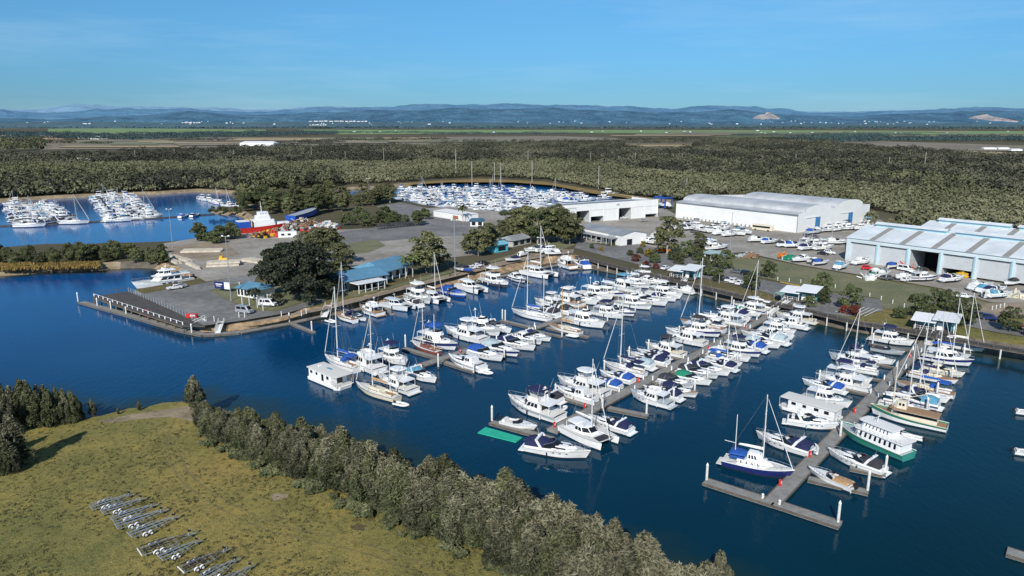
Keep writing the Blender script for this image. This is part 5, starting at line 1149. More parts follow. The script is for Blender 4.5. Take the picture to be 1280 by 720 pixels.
for k,x0 in((0,-.4),(1,9.6)):
    m=MB(); y=2*DP*k
    slope(m,x0,Ln+.4,y-.4,H-.1,y+DP,RZ,roofpale); slope(m,x0,Ln+.4,y+DP,RZ,y+2*DP+(0 if k==0 else .5),H,roofpale)
    q=x0+9
    while q<Ln-3:
        slope(m,q,q+2.1,y-.2,H-.06,y+DP-.6,RZ-.14,skylight,.09); q+=11.2
    m.build('roof',t,smooth=0)
    q=x0+4
    for j in range(3):
        m=MB(); l_=26; shed_box(m,q,q+l_,y+DP-1.4,y+DP+1.4,RZ-.5,RZ+.9,trimblue,False); m.face([(q-.4,y+DP-2.2,RZ+.75),(q+l_+.4,y+DP-2.2,RZ+.75),(q+l_+.4,y+DP,RZ+1.5),(q-.4,y+DP,RZ+1.5)],roofpale); m.face([(q-.4,y+DP,RZ+1.5),(q+l_+.4,y+DP,RZ+1.5),(q+l_+.4,y+DP+2.2,RZ+.75),(q-.4,y+DP+2.2,RZ+.75)],roofpale)
        m.build('ridge_vent',t,smooth=0); q+=l_+3
for i,(p,q) in enumerate(bx):
    m=MB(); shed_box(m,p,q,13,13.2,0,DH,darkin); wallrect(m,(p+.02,.45),(p+.02,13),0,DH,doorgrey); wallrect(m,(q-.02,.45),(q-.02,13),0,DH,doorgrey); m.build('bay_interior',t,smooth=0)
    cl=[1,1,0,.66,.9,.86,1,1,1,1][i%10]
    if cl>0: m=MB(); m.box(((p+q)/2,.42,DH-DH*cl/2-.05),(q-p,.12,DH*cl-.1),doorgrey); m.build('roller_door',t,smooth=0)
    m=MB(); m.box(((p+q)/2,-.05,DH-.02),(q-p+.3,.22,.22),black); m.build('door_header',t,smooth=0)
    m=MB(); m.box((q+.55,-.1,DH/2),(.5,.3,DH+1),trimblue); m.build('pilaster',t,smooth=0)
m=MB(); m.box((bx[6][0]-.2,-.25,DH+.6),(7,.15,1.7),redp); m.build('red_sign',t,smooth=0)
m=MB(); m.box((bx[6][0]-.2,-.34,DH+.6),(4.6,.04,.55),whitec); m.build('sign_text',t,smooth=0)
# --- long low shop building with verandah
o,a,Ln=frame(None,(722,296),(776,307.5)); 
t=thing('marina_office','long low white building with grey roof and verandah','shop building',o,a); D=15; H=4.6
m=MB(); shed_box(m,0,Ln,0,D,0,H,wallwhite,False); m.face([(Ln,0,H),(Ln,D,H),(Ln,D/2,H+1.4)],wallwhite); m.face([(0,D,H),(0,0,H),(0,D/2,H+1.4)],wallwhite); m.build('wall',t,smooth=0)
m=MB(); slope(m,-.5,Ln+.4,-.3,H-.02,D/2,H+1.5,roofgrey); slope(m,-.5,Ln+.4,D/2,H+1.5,D+.3,H-.02,roofgrey); m.build('roof',t,smooth=0)
m=MB(); slope(m,-.5,Ln-2,-3.2,2.9,-.01,3.4,roofgrey); m.build('verandah_roof',t,smooth=0)
for i in range(9): m=MB(); m.box((i*(Ln-3)/8,-3,1.45),(.15,.15,2.9),white); m.build('post',t,smooth=0)
for i in range(6): m=MB(); m.box((3+i*4.6,-.04,1.5),(2.6,.06,1.9),glass); m.build('window',t,smooth=0)
m=MB(); m.box((Ln+.04,5,1.4),(.06,3,2.6),glass); m.build('door',t,smooth=0)
m=MB(); m.box((Ln-6,-.06,3.95),(5,.06,.8),hullgrey); m.build('sign_panel',t,smooth=0)
# --- blue roofed club buildings
def hiproof(m,x0,x1,y0,y1,z,h,mat,ov=.8,run=None):
    x0-=ov;x1+=ov;y0-=ov;y1+=ov; r=(y1-y0)/2 if run is None else run; ym=(y0+y1)/2
    a,b,c,d=(x0,y0,z),(x1,y0,z),(x1,y1,z),(x0,y1,z); e,f=(x0+r,ym,z+h),(x1-r,ym,z+h)
    for q in((a,b,f,e),(b,c,f),(c,d,e,f),(d,a,e)): m.face(q,mat)
    m.face([d,c,b,a],mat)
def house(name,label,cat,pa,pb,D,H,rm,wm_,run,rh,wins,front_open=False):
    o,a,Ln=frame(None,pa,pb); t=thing(name,label,cat,o,a)
    m=MB(); shed_box(m,0,Ln,2.5 if front_open else 0,D,0,H,wm_,False)
    m.build('wall',t,smooth=0); m=MB(); hiproof(m,0,Ln,0,D,H,rh,rm,.8,run); m.build('roof',t,smooth=0)
    y=2.5 if front_open else 0
    for i in range(wins):
        m=MB(); m.box((Ln*(i+.5)/wins,y-.04,1.45),(Ln/wins*.6,.06,1.8),glass); m.build('window',t,smooth=0)
    if front_open:
        for i in range(wins+1): m=MB(); m.box((Ln*i/wins,.1,H/2),(.16,.16,H),white); m.build('post',t,smooth=0)
    return t,Ln
t1,l1=house('clubhouse','nearer blue roofed clubhouse beside the dark fig tree','clubhouse',(431,366),(484,356),11,3.6,roofblue,wallwhite,1.2,2.3,5,True)
t2,l2=house('clubhouse','farther blue roofed clubhouse behind the palm trees','clubhouse',(482,353),(517,343),14,3.8,roofblue,wallwhite,1.0,2.6,4,True)
o,a,Ln=frame(None,(449,367.5),(481,361)); t=thing('pergola','white flat roofed pergola in front of the blue roofed clubhouse','pergola',o,a)
m=MB(); m.box((Ln/2,2.2,3.1),(Ln+1,5.2,.2),white); m.build('roof',t,smooth=0)
for i in range(5): m=MB(); m.box((Ln*i/4,.0,1.5),(.18,.18,3.0),white); m.build('post',t,smooth=0)
m=MB(); m.box((Ln/2,4.7,1.4),(Ln,.1,2.2),glass); m.build('window',t,smooth=0); m=MB(); m.box((Ln/2,0,1.0),(Ln,.06,.1),white); m.build('rail',t,smooth=0)
house('pavilion','small white pavilion with blue roof on the wharf lawn','pavilion',(297,370),(322,374),7,2.8,roofblue,wallwhite,2.5,1.5,6)
house('kiosk','small cyan hut with blue grey roof under the trees','hut',(620,316),(635,313.5),4.5,3.2,M('pale_cyan_roof',(.20,.45,.55),.5,.1,.5),cyanw,1,1.2,1)
house('grey_shed_house','low grey roofed house behind the cyan hut','house',(641,309),(664,304),8,2.8,roofgrey,M('grey_render',(.45,.45,.43),.7,.1,.5),2,1.6,3)
o,a,Ln=frame(None,(542,270.5),(582,277)); t=thing('storage_shed','plain white flat topped shed beside the access road','shed',o,a)
m=MB(); shed_box(m,0,Ln,0,9,0,3.4,wallwhite,False); m.build('wall',t,smooth=0); m=MB(); m.face([(-.3,-.3,3.4),(Ln+.3,-.3,3.4),(Ln+.3,9.3,3.9),(-.3,9.3,3.9)],whitec); m.face([(Ln+.01,0,3.39),(Ln+.01,9,3.39),(Ln+.01,9,3.88)],whitec); m.build('roof',t,smooth=0)
m=MB(); m.box((Ln*.7,-.05,1.3),(5,.06,2.2),brickm); m.build('brick_panel',t,smooth=0)
house('small_shed','small cream shed with blue roof right of the white shed','shed',(588,283),(604,283),6,2.8,M('deep_blue_roof',(.05,.12,.2),.5,.1,.5),wallwhite,1.5,1.3,2)
house('workshop_office','teal roofed hut tucked among the garden trees','hut',(880,325),(899,328),5,2.8,M('pale_teal_roof',(.30,.42,.42),.5,.1,.5),wallwhite,1.5,1.2,2)
# far roofs
fw=[('farm_shed',[(55,201,86,206),(92,199,125,203),(130,201,158,204)],'long white far shed at the left in the woodland'),('far_shed',[(300,181,343,184)],'long white shed far off in the brown paddock'),('far_shed',[(1230,184,1246,187),(1248,185,1262,187),(1264,187,1278,189)],'white farmhouse roof far off at the right'),('far_shed',[(97,170,112,173),(113,172,136,174)],'pale building by the distant sand heaps'),('far_shed',[(830,193,836,196),(836,191,841,194)],'pale house in the clearing beyond the woods')]
for nm,lst,lb in fw:
    for i,(x0,y0,x1,y1) in enumerate(lst):
        o,a,Ln=frame(None,(x0,y1),(x1,y1)); D=max(8,Ln*.4); h=max(3.5,Ln*.12)
        t=thing(nm,lb if len(lst)==1 else lb+', '+['first','second','third'][i]+' from the left','shed',o,a)
        m=MB(); shed_box(m,0,Ln,0,D,0,h,wallwhite,False); m.build('wall',t,smooth=0); m=MB(); hiproof(m,0,Ln,0,D,h,h*.4,whitec,.3,D*.2); m.build('roof',t,smooth=0)
# town specks on the plain and the hill foot
src=None; r2=random.Random(21)
specks=[(r2.uniform(400,450) if k<9 else r2.uniform(240,300) if k<16 else r2.uniform(950,1110) if k<34 else r2.uniform(40,1270),r2.uniform(151.5,155.5),9000) for k in range(95)]+[(r2.uniform(400,1280),r2.uniform(163.5,167),0) for k in range(26)]
for px,py,d in specks:
    if d: q=distant(0,px,py,8985); sc=r2.uniform(.45,1.2)
    else: q=L(px,py); sc=r2.uniform(.5,1.0)
    if src is None:
        m=MB(); hz_=M('hazy_white_wall',(.45,.52,.58),.8,.1,.1,rnd=.4); shed_box(m,-7,7,-4,4,-3,5,hz_,False); hiproof(m,-7,7,-4,4,5,2,hz_,.4,3); src=o=m.build('distant_house',smooth=0)  # haze is put into the grey-blue wall colour
    else: o=src.copy(); col.objects.link(o)
    o.location=q; o.scale=(sc*r2.uniform(.8,2.2),sc,sc); o.rotation_euler=(0,0,r2.uniform(-.3,.3))
    tag(o,'tiny white building at the foot of the distant hills' if d else 'tiny white farm building on the distant green plain','house','distant town buildings' if d else 'distant plain buildings')
for x0,x1,y in((392,436,151.6),(393,415,156),(432,465,151.8),(238,262,153.3)):
    a_=distant(0,x0,y,8980); b_=distant(0,x1,y,8980); m=MB(); n_=7; [m.box((a_.x+(b_.x-a_.x)*(k_+.5)/n_,8980+k_%3*9,a_.z+(k_*5)%4-2),((b_.x-a_.x)/n_*(.6+.3*((k_*7)%3)/2),50,6+(k_*3)%5),whitec) for k_ in range(n_)]; tag(m.build('distant_factory',smooth=0),f'long white distant factory, {"upper left" if (x0==392) else "lower left" if x0==393 else "middle" if x0==432 else "far left"} of the group','factory')
for px,py,h in((10,174,16),(56,174,13)):
    q=L(px,py); m=MB(); r3=random.Random(px); ring=[]
    for k in range(7):
        f=1-k/6; ring.append([(math.cos(2*math.pi*j/14)*(60*f+6)*(1+.15*r3.random()),math.sin(2*math.pi*j/14)*(30*f+4),h*(1-f**1.4)) for j in range(14)])
    m.loft(ring,sandm2 if 0 else M('sand_heap',(.40,.29,.20),.95,.15,.05,world=True)); tag(m.build('sand_heap',loc=q,smooth=50),f'pale sand heap on the far left plain, {"left" if px<30 else "right"} one','sand heap')
# power poles
src=None
for px,py,h in((390,203,17),(480,205,17),(432,204,13),(553,204,13),(570,206,16),(660,206,15),(738,206,13),(794,207,13),(852,207,12),(994,207,12),(219,201,14),(293,202,13),(170,204,14),(1155,213,17),(1110,216,14),(665,228,16),(748,236,15),(590,232,17),(570,222,19),(618,226,14),(626,230,15),(858,240,9)):
    q=L(px,py)
    if src is None:
        src=t=thing('power_pole',None,None,q); m=MB(); m.tube((0,0,0),(0,0,20),.32,.22,M('grey_pole_timber',(.42,.40,.37),.8,.2,2),6); m.build('pole',t); m=MB(); m.box((0,0,18.5),(3.2,.3,.3),timber); m.build('cross_arm',t)
    else: t=copy_tree(src); t.location=q
    t.scale=(1,1,h*1.25/20); tag(t,'grey timber power pole standing above the far woodland','power pole','power poles in the woodland')
# ================================================================== WHARF
t=thing('timber_wharf','dark timber wharf deck on piles with railings at the left point','wharf')
WZ=2.45
poly=[at(x,y,WZ) for x,y in((117,370),(163,363),(240,356),(247,361),(172,369.5),(254,408),(226,405))]
poly=[at(x,y,WZ) for x,y in((116,370.5),(160,364),(172,368),(256,407),(228,406.5))]
m=MB(); V=[(p.x,p.y,z) for z in(WZ-.45,WZ) for p in poly]; n=5; m.poly(V,[tuple(reversed(range(n))),tuple(range(n,2*n))]+[(i,(i+1)%n,n+(i+1)%n,n+i) for i in range(n)],darktimber); m.build('deck',t,smooth=0)
fa,fb=poly[0],poly[4]; 
for i in range(12):
    p=fa.lerp(fb,i/11); m=MB(); m.tube((p.x,p.y+.6,-1.5),(p.x,p.y+.6,WZ-.4),.22,.22,timber,8); m.build('pile',t)
m=MB(); m.tube(fa+Vector((0,.1,-.7)),fb+Vector((0,.1,-.7)),.18,.18,timber,5); m.build('waler',t)
def railing(parent,pts,h=1.1,mat=galv,step=2.2,name='railing',rails=(1.1,.6),r=.04,pr=.05):
    m=MB()
    for a,b in zip(pts[:-1],pts[1:]):
        for z in rails: m.tube(a+Vector((0,0,z)),b+Vector((0,0,z)),r,r,mat,4)
        k=max(1,int((b-a).length/step))
        for i in range(k+1): p=a.lerp(b,i/k); m.box((p.x,p.y,p.z+h/2),(pr*2,pr*2,h),mat)
    return m.build(name,parent,smooth=0)
ra,rb=at(161,365,WZ),at(244,400,WZ); railing(t,[ra,rb],1.5,galv,2.0,'security_fence',(1.5,.9,.35),.03,.06)
railing(t,[fa+Vector((.3,.3,0)),fb+Vector((0,.3,0))],.8,whitec,3.0,'bollard_rail',(.75,),.05,.12)
railing(t,[at(118,369.5,WZ),at(160,363,WZ)],1.1,timber,2.5,'timber_rail',(1.1,.6),.05,.08)
p=at(240,397,WZ); m=MB(); m.box((p.x,p.y,p.z+.6),(3.0,.9,1.0),redp); m.box((p.x+.4,p.y-.5,p.z+.7),(1.2,.08,.5),white); tag(m.build('lifebuoy_station',smooth=0),'red and white safety locker at the right end of the timber wharf','locker')
p=at(184,396,.5); m=MB(); m.box((p.x,p.y,p.z+1.1),(1.1,.8,1.9),redp); m.box((p.x,p.y-.45,p.z+1.3),(.6,.06,.8),white); tag(m.build('pump_cabinet',smooth=0),'red pump cabinet on the pontoon in front of the wharf','cabinet')
# gangways
def gangway(pa,za,pb,zb,lab,w_=1.5):
    a,b=at(*pa,za),at(*pb,zb); d=b-a; t=thing('gangway',lab,'gangway',a,math.atan2(d.y,d.x)); ln=d.to_2d().length; dz=zb-za
    m=MB(); m.poly([(0,-w_/2,-.08),(ln,-w_/2,dz-.08),(ln,w_/2,dz-.08),(0,w_/2,-.08),(0,-w_/2,.05),(ln,-w_/2,dz+.05),(ln,w_/2,dz+.05),(0,w_/2,.05)],[(3,2,1,0),(4,5,6,7),(0,1,5,4),(1,2,6,5),(2,3,7,6),(3,0,4,7)],alu); m.build('deck',t,smooth=0)
    for s in(1,-1):
        m=MB()
        for z in(1.1,.1): m.tube((0,s*w_/2,z),(ln,s*w_/2,dz+z),.06,.06,alu,5)
        k=6
        for i in range(k+1): m.tube((ln*i/k,s*w_/2,dz*i/k),(ln*i/k,s*w_/2,dz*i/k+1.1),.045,.045,alu,4)
        for i in range(k): m.tube((ln*i/k,s*w_/2,dz*i/k+.1),(ln*(i+1)/k,s*w_/2,dz*(i+1)/k+1.1),.035,.035,alu,4)
        m.build('side_truss',t,smooth=0)
    return t
gangway((257,400),2.35,(230,412),.55,'grey gangway from the pavement down to the wharf pontoon',2.0)
gangway((411,382),2.35,(405,396),.55,'white trussed gangway below the fig tree',1.8)
gangway((858,350),2.7,(848,358),.55,'gangway from the leftmost shelter down to its pontoon',1.6)
gangway((985,376),2.7,(962,392),.55,'gangway from the middle shelter down to its pontoon',1.6)
gangway((1177,411),2.7,(1160,431),.55,'gangway from the rightmost shelter down to its pontoon',1.7)
gangway((277,402),2.35,(272,416),.55,'short stair ramp beside the round rock wall corner',1.4)
# gangway shelters
def shelter(px,py,lab,ang,sc=1.0):
    o=at(px,py,2.7); t=thing('gangway_shelter',lab,'shelter',o,ang); t.scale=(sc,sc,sc)
    m=MB(); m.box((0,0,-.1),(9,6.5,.2),darktimber); m.build('platform',t,smooth=0)
    for x,y in((-4,-2.8),(4,-2.8),(-4,2.8),(4,2.8)): m=MB(); m.tube((x,y,-4),(x,y,-.2),.2,.2,timber,7); m.build('pile',t)
    m=MB(); m.poly([(x_,y_,z_+dz_) for dz_ in(0,.12) for x_,y_,z_ in((-5.2,-3.6,2.3),(.6,-3.6,2.3),(.6,3.4,3.1),(-5.2,3.4,3.1))],[(3,2,1,0),(4,5,6,7),(0,1,5,4),(1,2,6,5),(2,3,7,6),(3,0,4,7)],white)
    m.build('lower_roof',t,smooth=0)
    m=MB(); m.poly([(x_,y_,z_+dz_) for dz_ in(0,.14) for x_,y_,z_ in((-.3,-3.7,3.2),(5.6,-3.7,3.2),(5.6,3.7,4.0),(-.3,3.7,4.0))],[(3,2,1,0),(4,5,6,7),(0,1,5,4),(1,2,6,5),(2,3,7,6),(3,0,4,7)],white); m.build('upper_roof',t,smooth=0)
    for x,y,h in((-4.2,-2.0,2.6),(-4.2,1.9,2.6),(.2,-2.2,3.4),(.2,2.2,3.4),(4.6,-2.0,3.4),(4.6,2.2,3.4)): m=MB(); m.box((x,y,h/2),(.18,.18,h),white); m.build('post',t,smooth=0)
    m=MB(); m.box((2.4,2.1,1.7),(4.2,.1,3.2),aqua); m.build('back_wall',t,smooth=0); m=MB(); m.box((3.9,.2,1.5),(.1,3.6,2.8),aqua); m.box((-1.6,1.9,1.0),(4.6,.1,1.6),aqua); m.build('side_wall',t,smooth=0)
    m=MB(); m.box((1.2,-.6,1.0),(1.2,.5,1.9),white); m.build('noticeboard',t,smooth=0); railing(t,[Vector((-4.3,-3.1,0)),Vector((0,-3.1,0))],1.1,white,1.4)
    return t
shelter(856,346,'white roofed gangway shelter with aqua walls at the leftmost pontoon',R(-38)); shelter(1000,374,'white roofed gangway shelter with aqua walls at the middle pontoon',R(-38)); shelter(1168,411,'white roofed gangway shelter with aqua walls at the rightmost pontoon',R(-38),1.0)
# boardwalk along the sea wall
t=thing('boardwalk','dark timber boardwalk on piles above the right hand shore','boardwalk')
bwp=[at(x,y,2.62) for x,y in((718,320),(742,327),(790,339),(826,348),(868,358),(925,371.5),(956,378),(990,385),(1022,393),(1072,405),(1110,411),(1162,420),(1222,431),(1282,441),(1420,466))]
bwt=[]
for i,p in enumerate(bwp):
    a_=bwp[max(0,i-1)];b_=bwp[min(len(bwp)-1,i+1)]; d=(b_-a_).normalized(); bwt.append(Vector((-d.y,d.x,0)))
def off(i,s,z=0): return bwp[i]+bwt[i]*s+Vector((0,0,z))
pm=None; npile=0
for i in range(len(bwp)-1):
    m=MB(); q=[off(i,0),off(i+1,0),off(i+1,3.0),off(i,3.0)]; m.poly([(*p.to_2d(),p.z-.22) for p in q]+q,[(3,2,1,0),(4,5,6,7),(0,1,5,4),(1,2,6,5),(2,3,7,6),(3,0,4,7)],darktimber); m.build('deck_section',t,smooth=0)
    a_,b_=off(i,.05),off(i+1,.05); m=MB()
    m.tube(a_+Vector((0,0,.9)),b_+Vector((0,0,.9)),.07,.07,timber,4); k=max(1,int((b_-a_).length/2.6))
    for j in range(k): p=a_.lerp(b_,j/k); m.box((p.x,p.y,p.z+.45),(.2,.2,.9),timber)
    m.tube(a_+Vector((0,0,-.35)),b_+Vector((0,0,-.35)),.14,.14,timber,4); m.build('kerb_rail',t,smooth=0)
    k=max(1,int((b_-a_).length/5))
    for j in range(k):
        p=a_.lerp(b_,(j+.5)/k)
        if pm is None: m=MB(); m.tube((0,0,-3.8),(0,0,-.2),.2,.2,pilem,7); pm=m.build('pile',t)
        else: o=pm.copy(); col.objects.link(o); pm_=o; o.parent=t
        (pm if npile==0 else pm_).location=p; npile+=1
# bare gnarled driftwood poles leaning on the rock wall
for px,py,lab in((466,372,'first'),(556,352,'second'),(594,343,'third'),(684,325,'fourth')):
    a_=at(px,py,.6); m=MB(); m.tube(a_,a_+Vector((3.0,3.6,3.4)),.16,.1,black,5); tag(m.build('leaning_pole'),f'dark pole leaning up the rock wall, {lab} from the left','pole')
# ================================================================== YARD: beams, vessels, scrap
def beamstack(px0,py0,px1,py1,n,lv,lab,h=.9,w_=1.0,mat=None):
    o,a,Ln=frame(None,(px0,py0),(px1,py1)); t=thing('concrete_beam_stack',lab,'beam stack',o,a); r=random.Random(px0)
    for l in range(lv):
        for i in range(n):
            m=MB(); j=r.uniform(-.4,.4); y=i*(w_+.25)
            m.loft([[(x,y-w_/2,l*(h+.08)),(x,y+w_/2,l*(h+.08)),(x,y+w_/2,l*(h+.08)+h*.3),(x,y+w_*.25,l*(h+.08)+h*.45),(x,y+w_*.3,l*(h+.08)+h),(x,y-w_*.3,l*(h+.08)+h),(x,y-w_*.25,l*(h+.08)+h*.45),(x,y-w_/2,l*(h+.08)+h*.3)] for x in(j,Ln+j)],mat or palebeam); m.build('beam',t,smooth=0)
palebeam=M('pale_precast_concrete',(.52,.47,.39),.85,.2,.6)
beamstack(226,316,276,315,5,1,'long row of pale concrete beams at the back of the yard'); beamstack(208,325,222,330,2,1,'short pair of pale beams on the bank edge'); beamstack(214,321,236,328,2,1,'pale beams angled behind the rock bank'); beamstack(234,330,249,337,1,1,'single pale beam lying by the yard corner',1.2,1.3)
beamstack(259,334,300,332,4,2,'double stack of pale concrete beams in the yard middle'); beamstack(300,326,334,331,5,1,'fanned pale beams left of the fig tree',.8,.9)
p=L(280,326); m=MB(); m.frus((-2.2,2.2,1.8),(-1.8,1.6,1.4),0,1.1,yellowp,.3,.2,.1); m.box((-1,.2,1.5),(1.2,1.2,.9),yellowp); tag(m.build('yellow_compressor',loc=p,smooth=0),'small yellow machine parked beside the concrete beams','machine')
# red work vessel
o,a,Ln=frame(None,(303,292),(352,288)); o.z=LZ-.2
t=thing('work_vessel','red hulled work vessel with white wheelhouse and blue bow','ship',o,a)
t.scale=(.78,.78,.66); h=hullform(34,9,4.2,6.4,1,2.5,.95,.55); m=MB(); build_hull(m,h,hullred,hullred); m.build('hull',t,loc=(16,4,0)); m=MB(); build_deck(m,h,hullgrey,0,1,.6,.1); m.build('deck',t,loc=(16,4,0))
m=MB(); m.box((2.5,4,6.6),(9,8.4,4.6),hullblue); m.box((2.5,4,9.1),(8.6,8,.5),whitec); m.build('blue_deckhouse',t,smooth=0)
m=MB(); m.frus((7,22,8),(7.2,21,7.6),4,9.4,white,.1,.05); m.build('superstructure',t,smooth=0)
m=MB(); a_,b_=m.frus((10,19,6.6),(10,18.4,6.2),9.4,12.4,white,.1,.05); m.build('accommodation',t,smooth=0)
m=MB(); a_,b_=m.frus((11.5,18,5.6),(11.5,17.6,5.2),12.4,15.2,white,.1,.05,.1); w_=m.build('wheelhouse',t,smooth=0); w_.location=(0,4,0)
m=MB(); side_band(m,a_,b_,1,2,.4,.8,.05,.95,glass,.05,5,.15); m.build('window',w_,smooth=0)
for n_ in('superstructure','accommodation'): pass
for c_ in t.children:
    if c_.name.split('.')[0] in('superstructure','accommodation'): c_.location=(0,4,0)
m=MB(); m.tube((14,4,15),(13.6,4,23),.25,.12,alu,6); m.box((13.8,4,19),(.3,4,.25),alu); m.build('mast',t)
m=MB(); m.frus((23,31,5),(23,31,5),4.6,6.6,white,.1,.1); m.build('stern_house',t,loc=(0,4,0),smooth=0)
m=MB(); m.tube((6,-1,9.4),(-1.5,-2,14.5),.35,.2,yellowp,6); m.tube((6,-1,5),(6,-1,9.4),.4,.4,yellowp,6); m.build('crane',t)
o,a,Ln=frame(None,(369,276),(402,268)); t=thing('blue_barge','bright blue hull propped up on the far side of the yard','barge',o,a); t.scale=(.95,.9,.7); h=hullform(Ln+4,8,3.4,6.2,.8,2.2,.95,.4); m=MB(); build_hull(m,h,hullblue,hullblue); m.build('hull',t,loc=(Ln/2,2,1)); m=MB(); build_deck(m,h,hullgrey,0,1,.4,.1); m.build('deck',t,loc=(Ln/2,2,1))
o,a,Ln=frame(None,(348,298),(371,297)); t=thing('site_container','white site container in front of the scrap yard','container',o,a); m=MB(); shed_box(m,0,Ln,0,3,.2,3,wallwhite); m.build('body',t,smooth=0); 
for x in(.25,.6): m=MB(); m.box((Ln*x,-.04,1.7),(1.4,.06,.9),glass); m.build('window',t,smooth=0)
rust=M('rusty_steel',(.15,.075,.045),.9,.5,1.2,col2=(.30,.19,.12))
def scrap(px,py,n,sx,sy,h,mats,lab,seed):
    o=L(px,py); r=random.Random(seed); t=thing('scrap_heap',lab,'scrap heap',o); m=MB()
    for _ in range(n):
        x,y=r.gauss(0,sx/2),r.gauss(0,sy/2); z=h*math.exp(-(x/sx)**2-(y/sy)**2)*r.random()
        k=r.choice(mats)
        if r.random()<.6: m.box((x,y,z+.4),(r.uniform(.6,3),r.uniform(.5,2),r.uniform(.4,1.6)),k,r.uniform(0,3))
        else: m.tube((x,y,z),(x+r.uniform(-3,3),y+r.uniform(-2,2),z+r.uniform(0,2)),.2,.2,k,5)
    m.build('heap',t,smooth=0)
scrap(358,289,60,7,5,3.5,[rust,rust,rust,hullgrey,sandm,redp],'rusty orange scrap heap behind the white container',1); scrap(378,285,90,9,6,5,[rust,tan,hullgrey,palebeam,rust],'tan and rust scrap heap below the blue hull',2); scrap(390,293,50,6,4,3,[rust,redp,black,hullgrey],'low dark scrap heap with red pieces',3); scrap(338,296,40,6,3,3,[redp,redp,rust,yellowp],'red machinery parts beside the work vessel',4); scrap(408,286,60,7,3,3.5,[palebeam,whitec,redp,hullgrey],'pale scrap heap at the right end of the yard',5); scrap(326,297,25,5,3,3,[yellowp,yellowp,black,rust],'yellow machine parts under the work vessel crane',6)
o,a,Ln=frame(None,(474,287),(523,282)); t=thing('steel_truss','long dark steel truss lying beside the road','truss',o,a); m=MB()
for y in(0,1.6):
    for z in(.3,2.2): m.tube((0,y,z),(Ln,y,z),.16,.16,hulldark,5)
    for i in range(12): m.tube((Ln*i/12,y,.3),(Ln*(i+1)/12,y,2.2),.1,.1,hulldark,4); m.tube((Ln*i/12,y,2.2),(Ln*i/12,y,.3),.1,.1,hulldark,4)
m.build('frame',t,smooth=0)
# blue travel lift beside the vaulted store
o,a,Ln=frame(None,(831,262),(846,260)); t=thing('travel_lift','bright blue boat hoist frame between the workshop and the vaulted shed','boat hoist',o,a)
for x in(0,7):
    for y in(0,8): m=MB(); m.box((x,y,3.6),(.7,.7,7.2),hullblue); m.build('leg',t,smooth=0); m=MB(); m.tube((x,y-.3,.6),(x,y+.3,.6),.6,.6,rubber,9); m.build('wheel',t)
for y in(0,8): m=MB(); m.box((3.5,y,7.3),(7.8,.8,.8),hullblue); m.build('top_beam',t,smooth=0)
m=MB(); m.box((0,4,7.3),(.8,8,.8),hullblue); m.build('cross_beam',t,smooth=0)
q=o+Vector((3.5*math.cos(a)-4*math.sin(a),3.5*math.sin(a)+4*math.cos(a),1.8)); farboat(q,a+1.57,['pcru'],'white boat hanging in the blue boat hoist',None,10,11)
# sign board on the wharf lawn
o,a,Ln=frame(None,(269,364),(288,366)); t=thing('sign_board','dark navy sign board with pale right panel on the wharf lawn','sign',o,a); m=MB(); m.box((Ln*.32,0,2.2),(Ln*.64,.12,2.2),hullnavy); m.build('panel',t,smooth=0); m=MB(); m.box((Ln*.82,0,2.2),(Ln*.36,.12,2.2),white); m.build('side_panel',t,smooth=0)
m=MB(); m.box((Ln*.3,-.08,2.5),(Ln*.42,.03,.35),whitec); m.box((Ln*.26,-.08,1.9),(Ln*.3,.03,.2),whitec); m.build('lettering',t,smooth=0)
for x in(.05,.95): m=MB(); m.box((Ln*x,.1,1.1),(.14,.12,2.2),timber); m.build('post',t,smooth=0)
# lawn posts
src=None
def post(px,py,lab,grp,h=1.0,mat=None):
    global src
    q=L(px,py)
    if src is None: m=MB(); m.tube((0,0,0),(0,0,1),.14,.14,pilem,7); m.sphere((0,0,1),.15,white,7,4); src=o=m.build('bollard')
    else: o=src.copy(); col.objects.link(o)
    o.location=q; o.scale=(1,1,h); tag(o,lab,'bollard',grp)
for i in range(12): f=i/11; post(972+f*158,351+f*34-6*math.sin(f*3.1),'short white bollard along the lawn edge by the car park','lawn edge bollards',1.2)
for i in range(4): post(1240+i*5,388-i*1.2,'short white bollard by the bare earth corner','earth corner bollards',1.2)
for i,(x,y) in enumerate(((303,382),(312,383),(322,385),(329,388),(335,381),(300,365))): post(x,y,'slim post along the wharf lawn','wharf lawn posts',3)
for i,(x,y) in enumerate(((268,402),(299,397),(306,397),(352,396),(383,392),(377,395))): post(x,y,'white bollard on the rock wall rim','rock rim bollards',1.4)
